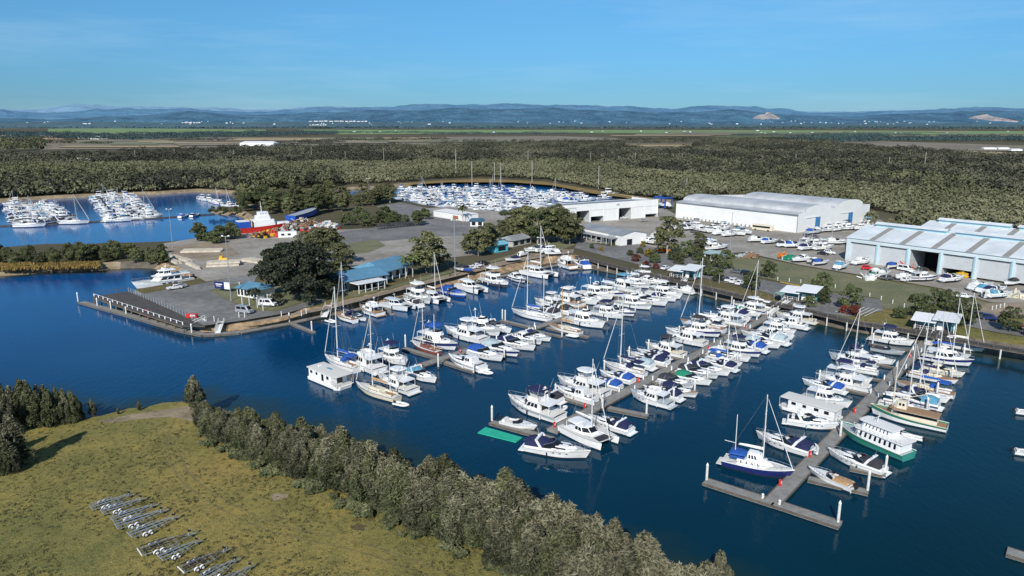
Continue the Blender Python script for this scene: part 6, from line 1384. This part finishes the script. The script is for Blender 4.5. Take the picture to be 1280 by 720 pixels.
# ================================================================== CARS
carp=M('car_paint',(.75,.76,.77),.25,.03,1,spec=.6)
CP={'w':carp,'s':M('silver_car_paint',(.45,.47,.5),.3,.03,1,metal=.4),'k':M('black_car_paint',(.02,.02,.025),.2,.1,1),'b':M('dark_blue_car_paint',(.02,.04,.13),.25,.1,1),'r':M('red_car_paint',(.5,.02,.03),.25,.1,1),'g':M('grey_car_paint',(.12,.13,.14),.25,.1,1)}
def make_car(kind):
    t=thing('parked_car' if kind!='van' else 'parked_van',None,None); Lc,Wc=(4.6,1.85) if kind!='van' else (5.1,2.0)
    m=MB(); hw=Wc/2
    prof={'car':[(-2.3,.35),(-2.3,.85),(-1.9,.98),(.85,.98),(2.1,.78),(2.3,.6),(2.3,.35)],'suv':[(-2.3,.4),(-2.3,1.05),(-2.2,1.12),(1.0,1.12),(2.15,.95),(2.3,.7),(2.3,.4)],'van':[(-2.55,.4),(-2.55,1.15),(-2.5,1.2),(1.9,1.2),(2.5,1.0),(2.55,.7),(2.55,.4)]}[kind]
    m.loft([[(x,s*hw*(.94 if abs(s)==1 else 1),z) for x,z in prof] for s in(-1,-.94,.94,1)],carp); m.build('body',t,smooth=40)
    c={'car':((-1.75,1.0,1.62),(-1.1,.25,1.3),.96,1.45),'suv':((-2.2,1.0,1.66),(-2.0,.3,1.4),1.1,1.75),'van':((-2.5,1.95,1.85),(-2.45,1.2,1.65),1.18,2.2)}[kind]
    m=MB(); A,B=m.frus(*c,carp,.12,.06,.05); cb=m.build('cabin',t,smooth=0)
    for j0,j1 in((1,2),(5,6)):
        m=MB(); side_band(m,A,B,j0,j1,.12,.86,.05,.95,glass,.02,3 if kind!='van' else 2,.06); m.build('window',cb,smooth=0)
    m=MB(); side_band(m,A,B,3,4,.1,.9,.02,.98,glass,.02); m.build('windscreen',cb,smooth=0)
    m=MB(); side_band(m,A,B,7,0,.1,.85,.05,.95,glass,.02); m.build('rear_window',cb,smooth=0)
    for x in(-1.45,1.45):
        for s in(1,-1):
            m=MB(); m.tube((x,s*(hw-.22),.33),(x,s*(hw+.02),.33),.33,.33,rubber,10); m.tube((x,s*(hw+.02),.33),(x,s*(hw+.03),.33),.18,.18,galv,8); m.build('wheel',t)
    for s in(1,-1): m=MB(); m.box((2.28,s*.62,.68),(.08,.36,.14),clearg); m.build('headlight',t,smooth=0)
    return t
carsrc={}
def car(px,py,ang,kind,cl,lab,grp=None):
    q=L(px,py)+Vector((0,0,.17))
    if kind not in carsrc: carsrc[kind]=make_car(kind); carsrc[kind].location=(0,-300,0)
    t=copy_tree(carsrc[kind]); t.location=q; t.rotation_euler=(0,0,R(ang)); recolor(t,{'car_paint':CP[cl]}); tag(t,lab,'van' if kind=='van' else 'car',grp)
CARS=[(832,337,50,'car','w','white car alone left of the leftmost shelter'),(911,352.5,-38,'car','b','dark blue car at the far end of the car park row'),(921,342,-40,'car','g','grey blue car by the lawn tree'),(934,344.5,-38,'suv','k','black four wheel drive beside the lawn tree'),(912,352,48,'car','w','white hatchback at the left of the car park row'),(918,354,48,'suv','w','white four wheel drive in the middle of the car park row'),(925,356,48,'car','w','white hatchback at the right of the car park row'),
(1227,399,-40,'suv','k','black four wheel drive left of the round tree'),(1238,401,-40,'suv','b','navy four wheel drive beside the round tree'),(218,362,-140,'car','w','white car parked beside the motor yacht'),(224,360,-140,'car','s','silver car parked on the wharf edge'),(306,392,-20,'van','s','silver van on the wharf pavement'),(343,382,-10,'car','k','dark car under the fig tree edge'),(335,383,-10,'van','w','small white van under the fig tree edge'),
(597,334,40,'car','w','white car between palms and rock wall'),(605,332,40,'suv','k','dark four wheel drive above the rock wall'),(590,337,40,'car','w','white sedan next to the tall light pole'),(735,299,-55,'car','w','white car outside the white office'),(745,302,-55,'car','s','silver car outside the white office'),
(1206,303+70,-40,'car','w','white car beside the shed boats'),(1085,338,-30,'suv','r','red vehicle on the grass edge by the sheds'),(1131,339,-50,'van','w','white caravan like van at the open shed bay'),(1037,318,-35,'suv','w','white four wheel drive left of the sheds'),(1029,319,-35,'car','k','dark car behind the white four wheel drive'),(1275,370,30,'suv','g','grey vehicle at the far right by the sheds'),
(838,290,30,'suv','k','dark vehicle under the long white shed, first'),(848,291,30,'car','w','white vehicle under the long white shed, second'),(868,291,30,'car','g','grey vehicle under the long white shed, fourth'),(822,301,40,'car','w','white car behind the tall garden tree'),(807,304,40,'car','b','blue car left of the tall garden tree'),(795,301,40,'suv','w','white vehicle at the office gable end'),(780,274,30,'car','w','white car in front of the workshop middle bay'),(805,277,30,'car','s','silver car in front of the workshop right bay'),
(1133,352,30,'car','w','white car by the small beached yachts'),(1110,350,25,'suv','g','grey vehicle on the lawn edge'),(377,298,10,'car','b','dark car beside the white site container')]
for c in CARS: car(*c)
q=L(947,289); o,a,Ln=frame(None,(941,287),(967,290)); t=thing('parked_bus','long cream bus with dark windows against the white shed','bus',o,a); m=MB(); m.frus((0,11,2.5),(0.1,10.9,2.4),.4,3.1,cream,.05,.03,.05); m.build('body',t,smooth=0); m=MB(); m.box((5.2,-1.26,2.1),(9.4,.06,.9),glass); m.build('window',t,smooth=0)
for x in(2,9): m=MB(); m.tube((x,-1.3,.5),(x,1.3,.5),.5,.5,rubber,10); m.build('wheel',t)
# boats ashore
HS=[(842,283,'pcru'),(850,286,'pfly'),(857,283,'pcru'),(846,290,'prun'),(862,288,'pcru'),(872,286,'pfly'),(880,291,'pcru'),(887,288,'pcr2'),(893,292,'pfly'),(903,294,'pcru'),(913,296,'pcr2'),(922,295,'pfly'),(930,293,'pcru'),(906,288,'pfly'),(880,306,'pcru'),(888,309,'pcr2'),(893,313,'pfly'),(900,312,'pcru'),(949,303,'pcru'),(963,305,'pcru'),(980,308,'prun'),(984,309,'pcru'),(995,310,'pcru'),(1008,306,'pfly'),(1012,313,'pcru'),(1020,309,'pfly'),(1030,313,'pfl2'),(1047,306,'pcru'),(1018,293,'pcru'),(1026,291,'pcru'),(1036,290,'pfly'),(1048,289,'pfl2'),(1060,288,'pfly'),(1074,288,'pfl2'),(1086,284,'pfly'),(1000,328,'pcr2'),(1014,330,'prun'),(1026,332,'prun'),(1053,336,'pcru'),(1078,331,'pcr2'),(1118,336,'prun'),(1098,344,'prun'),(1105,346,'prun'),(1132,350,'pcr2'),(1154,352,'pfly'),(1191,353,'pcru'),(1227,363,'pcru'),(1236,366,'pcru'),(1245,368,'pcru'),(1250,373,'pcru'),(1240,372,'prun'),(1262,358,'prun'),
 (640,328,'prun'),(655,321,'prun'),(668,316,'pcru'),(683,317,'psail'),(690,320,'prun'),(575,340,'prun'),(583,341,'prun'),(815,306,'pcr2'),(827,299,'pcru')]
zone=lambda x,y:('on the rock wall path' if x<700 else 'beside the garden tree' if x<835 else 'in the rows under the long white shed' if x<935 and y<300 else 'in the gravel yard near the lawn' if x<1052 and y<318 else 'under the blue doors' if y<295 else 'on the lawn edge by the sheds' if x<1200 else 'in the cluster right of the sheds')
hz={}
for px,py,k in HS:
    z_=zone(px,py); hz[z_]=hz.get(z_,0)+1
hc={}; KW={'pcru':'white cruiser','pfly':'white flybridge boat','pfl2':'white hardtop boat','pcr2':'white cabin boat','prun':'small white runabout','psail':'long white yacht hull'}
for px,py,k in sorted(HS):
    z_=zone(px,py); hc[z_]=hc.get(z_,0)+1
    if k=='psail': k='pcat'
    q=L(px,py); o=farboat((q.x,q.y,LZ+.72),R(rng.choice((28,32,-52,208)) if px<935 else rng.choice((15,20,-150,30)))+rng.uniform(-.25,.25),[k],f'{KW.get(k,"white boat")} ashore {z_}, {ORD[hc[z_]-1]} from the left',f'boats ashore {z_}',8.5,11)
    if py>333 and k=='prun' and rng.random()<.5: recolor(o,{'white_gelcoat':rng.choice([hullteal,hullblue,M('sky_blue_gelcoat',(.1,.4,.6),.3,.05,1)])})
# yard equipment
for px,py,mt,lb,nm in((978,324,orangep,'bright orange equipment pile at the gravel edge','equipment_pile'),(987,325,greenc,'green covered gear pile beside the orange one','equipment_pile'),(1201,347,yellowp,'yellow and white gear in front of the open shed bay','equipment_pile'),(1130,336,redp,'red tractor like machine in front of the open bay','equipment_pile'),(930,322,hullgrey,'grey trailers and gear beyond the lawn','equipment_pile'),(938,323,rust,'rusty gear at the lawn corner','equipment_pile'),(828,315,orangep,'yellow orange tent beneath the garden trees','equipment_pile'),(1268,372,cream,'cream drums and crates at the far right','equipment_pile'),(1088,350,whitec,'white tarp gear on the lawn','equipment_pile')):
    scrap(px,py,16,2.2,1.6,1.6,[mt,mt,mt,hullgrey],lb,int(px))
# shade sail on the car park
a=[at(x,y,LZ+2.6) for x,y in((968,366),(978,361),(986,363),(977,370))]; t=thing('shade_sail','pale green shade sail over the car park corner','shade sail'); m=MB(); m.face(a,M('pale_green_shade',(.22,.36,.30),.8,.1,1)); m.build('sail',t,smooth=0)
for p in a: m=MB(); m.tube((p.x,p.y,LZ),p,.08,.08,galv,6); m.build('post',t)
# ================================================================== BOAT TRAILERS on the grass
def make_trailer(style):
    t=thing('boat_trailer',None,None); m=MB(); g_=galv
    for s in(1,-1):
        m.path([(-3.4,s*1.0,.62),(.6,s*1.0,.62),(3.0,s*.12,.6)],.055,g_,4)
    m.tube((2.6,0,.58),(4.0,0,.55),.06,.06,g_,4)
    for x in(-3.3,-2.2,-1.1,0,.9): m.tube((x,-1.0,.60),(x,1.0,.60),.05,.05,g_,4)
    m.build('chassis',t)
    m=MB()
    for s in(.35,-.35): m.path([(-3.5,s,.85),(1.2,s,.80),(2.4,s*.3,.95)],.07,timber if style else g_,4)
    for s in(.8,-.8): m.path([(-3.2,s,1.05),(.2,s,1.0)],.06,black if style else g_,4); 
    for x in(-3,-1.5,0):
        for s in(.8,-.8): m.tube((x,s,.6),(x,s,1.03),.035,.035,g_,4)
    m.build('bunk_rails',t)
    for x in(-1.75,-.95):
        for s in(1,-1):
            m=MB(); m.tube((x,s*1.08,.36),(x,s*1.30,.36),.36,.36,rubber,10); m.tube((x,s*1.30,.36),(x,s*1.315,.36),.2,.2,whitec,8); m.build('wheel',t)
    for s in(1,-1):
        m=MB(); 
        for xc in(-1.75,-.95):
            ar=[(xc-.43*math.cos(math.pi*k/6),.36+.43*math.sin(math.pi*k/6)) for k in range(7)]
            m.loft([[(x,s*1.02,z) for x,z in ar],[(x,s*1.36,z) for x,z in ar]],whitec,caps=False,closed=False)
        m.build('mudguard',t)
    m=MB(); m.tube((2.7,0,.6),(2.95,0,1.5),.06,.05,g_,5); m.box((2.85,0,1.25),(.35,.3,.25),black); m.build('winch_post',t)
    m=MB(); m.tube((3.3,.2,.1),(3.3,.2,1.0),.045,.045,g_,5); m.tube((3.3,.1,.13),(3.3,.3,.13),.13,.13,rubber,8); m.build('jockey_wheel',t)
    m=MB(); m.box((-3.55,0,.72),(.08,2.2,.18),whitec if style else galv); m.build('light_board',t)
    return t
TR=[(112,640,169,621,0,'first trailer from the back of the grass group'),(126,646,184,626,0,'second trailer, tucked behind the mudguards of the third'),(138,655,198,634,0,'third trailer, with large white mudguards'),(143,664,211,641,0,'fourth trailer, in the middle of the grass group'),(160,675,226,649,0,'fifth trailer, nearest of the back cluster'),(172,697,247,670,1,'long trailer with pale plank bed, first of the middle pair'),(200,703,252,680,0,'short trailer with blue winch cover, second of the middle pair'),(224,719,289,690,1,'trailer carrying a pale dinghy shaped bed, back of the front three'),(250,731,300,703,0,'middle trailer of the front three'),(272,741,318,711,0,'front trailer cut off by the lower edge')]
tsrc=[None,None]
for sx,sy,bx,by,st,lab in TR:
    s_,b_=L(sx,sy),L(bx,by); d=b_-s_; c=(s_+b_)/2
    if tsrc[st] is None: tsrc[st]=make_trailer(st); tsrc[st].location=(0,-300,0)
    t=copy_tree(tsrc[st]); t.location=(c.x,c.y,LZ+.01); t.rotation_euler=(0,0,math.atan2(d.y,d.x)); k=max(.72,min(1.05,d.length/7.7)); t.scale=(k,max(.8,k),max(.85,k)); tag(t,'galvanised boat '+lab,'boat trailer','boat trailers parked on the grass')
# ================================================================== VEGETATION
TREES={}
shade_leaf={}  # darker foliage copies with shade put into the colour, scattered at random
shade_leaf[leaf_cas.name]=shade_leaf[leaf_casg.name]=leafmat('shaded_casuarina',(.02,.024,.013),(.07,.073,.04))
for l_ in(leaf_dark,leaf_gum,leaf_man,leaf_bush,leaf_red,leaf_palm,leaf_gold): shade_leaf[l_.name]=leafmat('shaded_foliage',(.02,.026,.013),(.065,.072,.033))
def crown_pts(kind,r):
    C=[];Rr=[]
    if kind=='cas':   # casuarina: many upright wispy plumes
        for _ in range(48):
            z=r.uniform(.04,1.0); w_=math.sin(math.pi*min(.95,z*.74+.24))**.9; a=r.uniform(0,6.28); q=math.sqrt(r.random())*w_*1.75
            C.append((q*math.cos(a),q*math.sin(a),z*6.8)); Rr.append((.62*(1.15-.5*z),.62*(1.15-.5*z),1.5))
    elif kind=='man':
        for _ in range(26):
            z=r.uniform(.1,.9); a=r.uniform(0,6.28); q=math.sqrt(r.random())*2.3*math.sin(math.pi*min(.95,z*.8+.2)); C.append((q*math.cos(a),q*math.sin(a),z*5)); Rr.append((.95,.95,.8))
    elif kind=='fig':
        for _ in range(120):
            a=r.uniform(0,6.28); z=r.random()**.8; w_=math.sqrt(max(0,1-(z*.96)**2.6)); q=w_*(r.random()**.35); C.append((q*9.5*math.cos(a),q*9.5*math.sin(a),.9+z*10.3)); Rr.append((1.7,1.7,1.3))
    elif kind=='gum':
        for _ in range(50):
            a=r.uniform(0,6.28); z=r.uniform(.2,1); w_=math.sin(math.pi*min(.97,(z-.1)*.95+.05))**.7; q=w_*(r.random()**.5); C.append((q*4.6*math.cos(a),q*4.6*math.sin(a),z*11)); Rr.append((1.35,1.35,.95))
    elif kind=='round':
        for _ in range(34):
            a=r.uniform(0,6.28); z=r.random(); w_=math.sqrt(max(0,1-(z*1.5-.6)**2)) ; q=w_*(r.random()**.4); C.append((q*2.6*math.cos(a),q*2.6*math.sin(a),.7+z*4.2)); Rr.append((.95,.95,.75))
    elif kind=='bush':
        for _ in range(12):
            a=r.uniform(0,6.28); q=math.sqrt(r.random())*1.0; C.append((q*math.cos(a),q*math.sin(a),.35+r.random()*.7)); Rr.append((.6,.6,.5))
    return C,Rr
SPEC={'cas':(210,.115,2.3,.4),'man':(110,.21,1.1,.1),'fig':(150,.32,1.0,.0),'gum':(120,.25,1.3,.15),'round':(110,.2,1.0,0),'bush':(70,.17,1.3,.2)}
def tree_src(kind,leaf,i,h,bark):
    key=(kind,leaf.name,i)
    if key in TREES: return TREES[key]
    r=random.Random(hash(kind)%1000*0+i*17+len(kind)*5+ord(kind[0])); C,Rr=crown_pts(kind,r); per,sz,st,dr=SPEC[kind]
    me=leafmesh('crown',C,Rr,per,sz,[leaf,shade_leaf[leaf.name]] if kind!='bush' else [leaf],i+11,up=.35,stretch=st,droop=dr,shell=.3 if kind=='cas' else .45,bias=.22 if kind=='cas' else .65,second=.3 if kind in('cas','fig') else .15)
    m=MB(); top=max(c[2] for c in C); tr={'cas':.16,'man':.16,'fig':.6,'gum':.3,'round':.18,'bush':.05}[kind]
    pts=[Vector((0,0,-.3)),Vector((r.uniform(-.2,.2),r.uniform(-.2,.2),top*.3)),Vector((r.uniform(-.3,.3),r.uniform(-.3,.3),top*.62)),Vector((r.uniform(-.3,.3),r.uniform(-.3,.3),top*.95))]
    for k,(a,b) in enumerate(zip(pts[:-1],pts[1:])): m.tube(a,b,tr*(1-.3*k),tr*(1-.3*(k+1)),bark,6)
    for c in r.sample(C,min(len(C),9)):
        c=Vector(c); b=pts[1].lerp(pts[2],r.random()); m.tube(b,c,tr*.35,tr*.1,bark,4)
    if kind=='cas':
        for c in r.sample(C,16): c=Vector(c); m.tube(Vector((c.x*.3,c.y*.3,c.z*.7)),c+Vector((c.x*.25,c.y*.25,1.1)),.035,.02,palebark,3)
    root=thing({'cas':'casuarina_tree','man':'mangrove_tree','fig':'fig_tree','gum':'gum_tree','round':'garden_tree','bush':'shrub'}[kind],None,None,(0,-300,0))
    mobj('crown',me,root)
    m.build('trunk',root)
    TREES[key]=root; return root
def tree(kind,pos,h,label,grp=None,leaf=None,w_=1.0,var=6,bark=limb):
    base={'cas':8.0,'man':5.4,'fig':12.4,'gum':11.8,'round':5.4,'bush':1.5}[kind]
    leaf=leaf or {'cas':leaf_cas,'man':leaf_man,'fig':leaf_dark,'gum':leaf_gum,'round':leaf_bush,'bush':leaf_bush}[kind]
    src=tree_src(kind,leaf,rng.randrange(var),base,bark); t=copy_tree(src); s=h/base
    t.location=pos; t.scale=(s*w_*rng.uniform(.9,1.1),s*w_*rng.uniform(.9,1.1),s); t.rotation_euler=(rng.uniform(-.04,.04),rng.uniform(-.04,.04),rng.uniform(0,6.28))
    return tag(t,label,'shrub' if kind=='bush' else 'tree',grp)
# the belt between field and water: casuarinas
back=[(258,533),(300,549),(350,558),(420,580),(500,614),(560,650),(640,674),(700,710),(780,730),(845,762),(905,800)]
front=[(250,540),(300,563),(345,583),(392,607),(450,628),(520,660),(600,692),(660,722),(720,765),(770,805),(810,850)]
bl=[L(*p) for p in back]; fl=[L(*p) for p in front]
def along(pl,t):
    k=t*(len(pl)-1); i=min(len(pl)-2,int(k)); return pl[i].lerp(pl[i+1],k-i)
for i in range(238):
    t_=min(.999,((i+rng.random())/238)**1.02); u=rng.random()
    p=along(bl,t_).lerp(along(fl,t_),u*.98)
    hh=(4.6+3.4*min(1,t_*2.2))*rng.choice((.75,.88,.96,1.0,1.05,1.14))*rng.uniform(.9,1.08)*(.86+.14*(1-u))
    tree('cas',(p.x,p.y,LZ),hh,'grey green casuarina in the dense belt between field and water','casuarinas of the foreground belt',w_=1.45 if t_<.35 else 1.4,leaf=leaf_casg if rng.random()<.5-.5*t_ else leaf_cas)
for i in range(70):
    t_=rng.random(); p=along(fl,t_); p=p+Vector((rng.uniform(-1.6,.6),rng.uniform(-2.6,-.3),0)); tree('bush',(p.x,p.y,LZ),rng.uniform(.6,1.5),'low grey green shrub along the field edge of the tree belt','field edge shrubs',leaf=leaf_casg,w_=1.15)
for px,py,h,lb in ((245,511,6.6,'lone dark casuarina on the sandy point'),(174,513,1.9,'small sapling on the sandy point'),(148,518,1.3,'tiny bush on the sandy point'),(116,520,3.4,'thin young tree at the end of the left grove'),(898,742,5.5,'bare topped tree at the lower right end of the belt'),(20,585,9.0,'tall foreground casuarina at the left edge casting a long shadow')): tree('cas',L(px,py),h,lb,w_=1.15 if h>5 else .9)
for i,(px,py,h) in enumerate(((-25,540,8),(-8,530,8),(5,528,9),(18,535,8.5),(32,532,9.5),(44,534,9),(54,530,8),(64,533,7.5),(74,530,7.5),(84,529,6.5),(93,527,6.5),(100,526,5),(12,545,8),(-20,560,8),(-5,575,7),(38,524,8),(60,522,7),(80,522,6),(22,590,3.5),(8,592,5))): tree('cas',L(px,py),h*.92,'tall grey green casuarina in the grove at the left edge','left edge casuarina grove',w_=.85,leaf=leaf_casg if i%3 else leaf_cas)
# tufts and worn tracks on the field
rt=random.Random(12); tf=[]
for i in range(9500):
    px=rt.uniform(-40,760); py=rt.uniform(528,745); q=L(px,py)
    if inwater(q) or mnoise.noise((q.x*.09,q.y*.09,0))<rt.uniform(-.4,.4): continue
    tf.append((q.x,q.y,q.z+.02))
tuft=leafmat('dry_tuft',(.085,.085,.03),(.24,.20,.075)); tuftd=leafmat('dark_tuft',(.045,.055,.025),(.11,.115,.05))
me=leafmesh('grass_tufts',tf,[(.28,.28,.12)]*len(tf),7,.085,[tuft,tuftd],8,up=.6,stretch=1.8,second=.45); tag(mobj('grass_tufts',me),kind='stuff')
trk=M('worn_grass_track',(.125,.118,.042),.95,.35,.3,.5,3,world=True,col2=(.235,.185,.068))
def track(pts,wd,name='worn_track'):
    P_=[L(x,y).to_2d() for x,y in pts]; Q=[]
    for i in range(len(P_)-1):
        for k in range(8):
            t=k/8; p0=P_[max(0,i-1)];p1=P_[i];p2=P_[i+1];p3=P_[min(len(P_)-1,i+2)]
            Q.append(.5*((2*p1)+(p2-p0)*t+(2*p0-5*p1+4*p2-p3)*t*t+(3*p1-p0-3*p2+p3)*t**3))
    for s in(-.85,.85):
        a=[];b=[]
        for i in range(len(Q)-1):
            d=(Q[i+1]-Q[i]).normalized(); n=Vector((-d.y,d.x)); j=wd*rt.uniform(.6,1.2)/2; a.append(Q[i]+n*(s+j)); b.append(Q[i]+n*(s-j))
        m=MB(); 
        for i in range(len(a)-1): m.face([(*a[i],LZ+.02),(*b[i],LZ+.02),(*b[i+1],LZ+.02),(*a[i+1],LZ+.02)],trk)
        tag(m.build(name,smooth=0),kind='structure')
track([(650,760),(470,690),(330,655),(235,600),(215,550),(225,530)],.3)
for i,(px,py,r_) in enumerate(((350,621,1.7),)):
    q=L(px,py); m=MB(); m.face([(q.x+r_*math.cos(k*.45)*rt.uniform(.6,1.2),q.y+r_*.7*math.sin(k*.45)*rt.uniform(.6,1.2),LZ+.03) for k in range(14)],sandm if i in(0,) else MATS['brown_heath_soil']); tag(m.build('bare_patch',smooth=0),kind='structure')
# left spit mangroves
for i in range(66):
    px=rng.uniform(-30,205); lo,hi=(319,331) if px<75 else (317,330)
    if 75<px<82 or 40<px<55 and rng.random()<.6: continue
    py=rng.uniform(lo,hi)-(0 if px<80 else 1); tree('man',L(px,py),rng.uniform(3.8,6.2)*(1.12 if 85<px<190 else .95),'dark green mangrove in the clump on the left spit','left spit mangroves')
m=MB(); rr=random.Random(4); grs=[]
for i in range(1500):
    px=rr.uniform(-30,125); q=L(px,rr.uniform(331,338)-(.02*px)); grs.append((q.x,q.y,q.z+.3))
me=leafmesh('reeds',grs,[(.5,.5,.55)]*len(grs),7,.32,[grassdry],3,stretch=1.6,droop=.8); tag(mobj('reeds',me),kind='stuff')
def many(lst,kind,label,grp=None,**kw):
    for px,py,h in lst: tree(kind,L(px,py),h,label,grp,**kw)
many([(371,372,17.5)],'fig','huge dark spreading fig tree left of the blue roofed clubhouse',w_=.98,var=1)
many([(405,335,15.5)],'gum','tall olive gum rising behind the dark fig tree',w_=1.25)
many([(383,322,11)],'gum','smaller gum left behind the dark fig tree',w_=1.1)
many([(425,345,12.5)],'gum','olive gum at the right shoulder of the fig tree',w_=1.0)
many([(533,341,15.5)],'gum','broad olive gum tree behind the palms with pale limbs',w_=1.15,bark=palebark)
many([(545,338,10)],'gum','lower gum right beside the broad olive gum',w_=1.0,bark=palebark)
for i,(px,py,h) in enumerate(((586,318,9),(598,320,11),(608,316,12),(618,312,9),(628,303,9),(640,300,9))): tree('gum',L(px,py),h*1.05,f'gum in the row left of the cyan hut, {ORD[i]} from the left','gums beside the cyan hut',w_=1.05)
for i,(px,py,h) in enumerate(((634,291,12),(648,295,14),(660,300,16),(672,305,16),(684,304,17),(695,300,17),(704,304,16),(712,306,15),(655,288,13),(690,290,13),(676,296,14),(718,300,10))): tree('gum',L(px,py),h*.98,f'dark gum in the tall grove behind the rock wall, {ORD[i]} from the left','tall gum grove',w_=1.0,leaf=leaf_bush if i%3==0 else None,bark=palebark)
for i in range(30):
    px=rng.uniform(300,432); py=256+6*math.sin((px-300)/132*3.14)+rng.uniform(-5,8); tree('gum',L(px,py),rng.uniform(10,16),'dark gum in the wood between the red vessel and the centre basin','mid gum wood',leaf=leaf_bush if rng.random()<.5 else None)
for i in range(14):
    px=rng.uniform(425,500); py=rng.uniform(250,258); tree('gum',L(px,py),rng.uniform(8,13),'gum at the left end of the crowded centre basin','basin end gums')
for i in range(20):
    px=rng.uniform(425,535); py=280-(abs(px-480)*.02)+rng.uniform(-6,5); tree('man' if i%2 else 'gum',L(px,py),rng.uniform(5,9),'leafy tree in the clump behind the steel truss','truss clump trees',leaf=leaf_bush)
for i in range(8): tree('man',L(248+i*7,rng.uniform(300,305) if i<5 else rng.uniform(297,300)),rng.uniform(5,9),'dark tree on the bank left of the red work vessel','bank trees left of the vessel',leaf=leaf_bush)
for i in range(10): tree('man',L(262+i*4.2,265+rng.uniform(-1,2)),rng.uniform(2.2,4),'low mangrove on the small mud island','mud island mangroves')
many([(834,318,16)],'gum','tall pale leaved tree beside the gravel yard',w_=.95,bark=palebark)
many([(872,321,10)],'gum','brownish tree right of the tall pale leaved tree',w_=.9)
for i,(px,py,h,lf) in enumerate(((818,329,6,None),(842,326,6,None),(857,322,8,None),(872,326,6,None),(795,327,3.5,leaf_red),(808,335,3.2,leaf_red),(848,330,4,None),(880,340,7,None),(893,334,6,None),(906,336,8.5,None),(886,345,4.5,None),(898,352,5.5,leaf_palm),(870,338,3.5,None),(788,320,3,None),(800,317,3,None),(803,309,3.2,leaf_gold),(812,321,4,leaf_gold),(780,305,2.5,None),(938,362,7,leaf_palm),(960,347,7,None),(1026,371,9,None),(1030,380,5,None),(1063,387,8.5,None),(1068,395,3.6,leaf_red),(1055,392,3,leaf_red),(1146,397,8,None),(1169,393,8.5,None),(1206,407,9,None),(1124,398,4,None),(1262,414,7.6,None),(1290,420,5,leaf_red),(1186,388,7,None),(740,311,2.6,None),(752,314,2.4,leaf_gold),(766,306,2.2,None),(820,336,2.4,leaf_red),(944,351,2,None),(1012,384,4,None))):
    where='beside the boardwalk' if px>915 else 'in the garden by the leftmost shelter' if px>770 else 'by the road bend'
    tone={None:'green','dark_red_foliage':'dark red','palm_frond':'yellow green','yellow_foliage':'golden'}[lf.name if lf else None]
    tree('round',L(px,py),h*.86,f'{tone} {"rounded tree" if h>4.2 else "low shrub"} {where}, {ORD[min(i,29)]} planting' if 0 else f'{tone} {"large" if h>7 else "medium" if h>4.2 else "low"} rounded tree {where} at {"the far left" if px<800 else "the left" if px<850 else "the middle" if px<925 else "the car park" if px<1020 else "the court" if px<1100 else "the right shelter" if px<1190 else "the far right"}',f'{tone} plantings {where}',leaf=lf,w_=.86 if h>5 else 1.1)
# palms
def make_palm(h):
    t=thing('palm_tree',None,None,(0,-300,0)); m=MB(); m.tube((0,0,0),(.2,.1,h),.22,.15,palebark,7); m.build('trunk',t); m=MB(); r=random.Random(9)
    for k in range(26):
        a=k*2.4+r.uniform(-.2,.2); el=r.uniform(-.3,1.1); p=Vector((.2,.1,h)); d=Vector((math.cos(a)*math.cos(el),math.sin(a)*math.cos(el),math.sin(el))); s_=Vector((-math.sin(a),math.cos(a),0)); pts=[p]
        for j in range(6): p=p+d*.5; d=(d+Vector((0,0,-.24))).normalized(); pts.append(p)
        for j in range(6):
            w0=.42*math.sin(math.pi*(j+.3)/6.8); w1=.42*math.sin(math.pi*(j+1.3)/6.8)
            for s in(1,-1): m.face([pts[j],pts[j+1],pts[j+1]+s_*s*w1+Vector((0,0,-.22)),pts[j]+s_*s*w0+Vector((0,0,-.22))],leaf_palm)
    m.build('crown',t,smooth=0); return t
ps=make_palm(7.2)
for i,(px,py,h,lb) in enumerate(((507,348,8,'palm at the left of the pair before the blue roofs'),(516,346,8.6,'palm at the right of the pair before the blue roofs'),(579,278,10,'tall palm standing in the centre basin yard beside the white shed'),(899,354,5,'short palm like tree beside the car park'),(560,333,5,'short palm near the light pole'))):
    t=copy_tree(ps); t.location=L(px,py); s=h/8.5; t.scale=(s,s,s); t.rotation_euler=(0,0,i*1.3); tag(t,lb,'palm tree')
# belts of scrub along the basin shores
for i in range(26): tree('man',L(rng.uniform(845,1100),rng.uniform(248,255)),rng.uniform(4,7),'mangrove behind the twin vaulted shed','mangroves behind the sheds')
# ---- clear away the templates
for o in list(PROTO.values())+list(carsrc.values())+[x for x in tsrc if x]+list(TREES.values())+[ps]: kill(o)
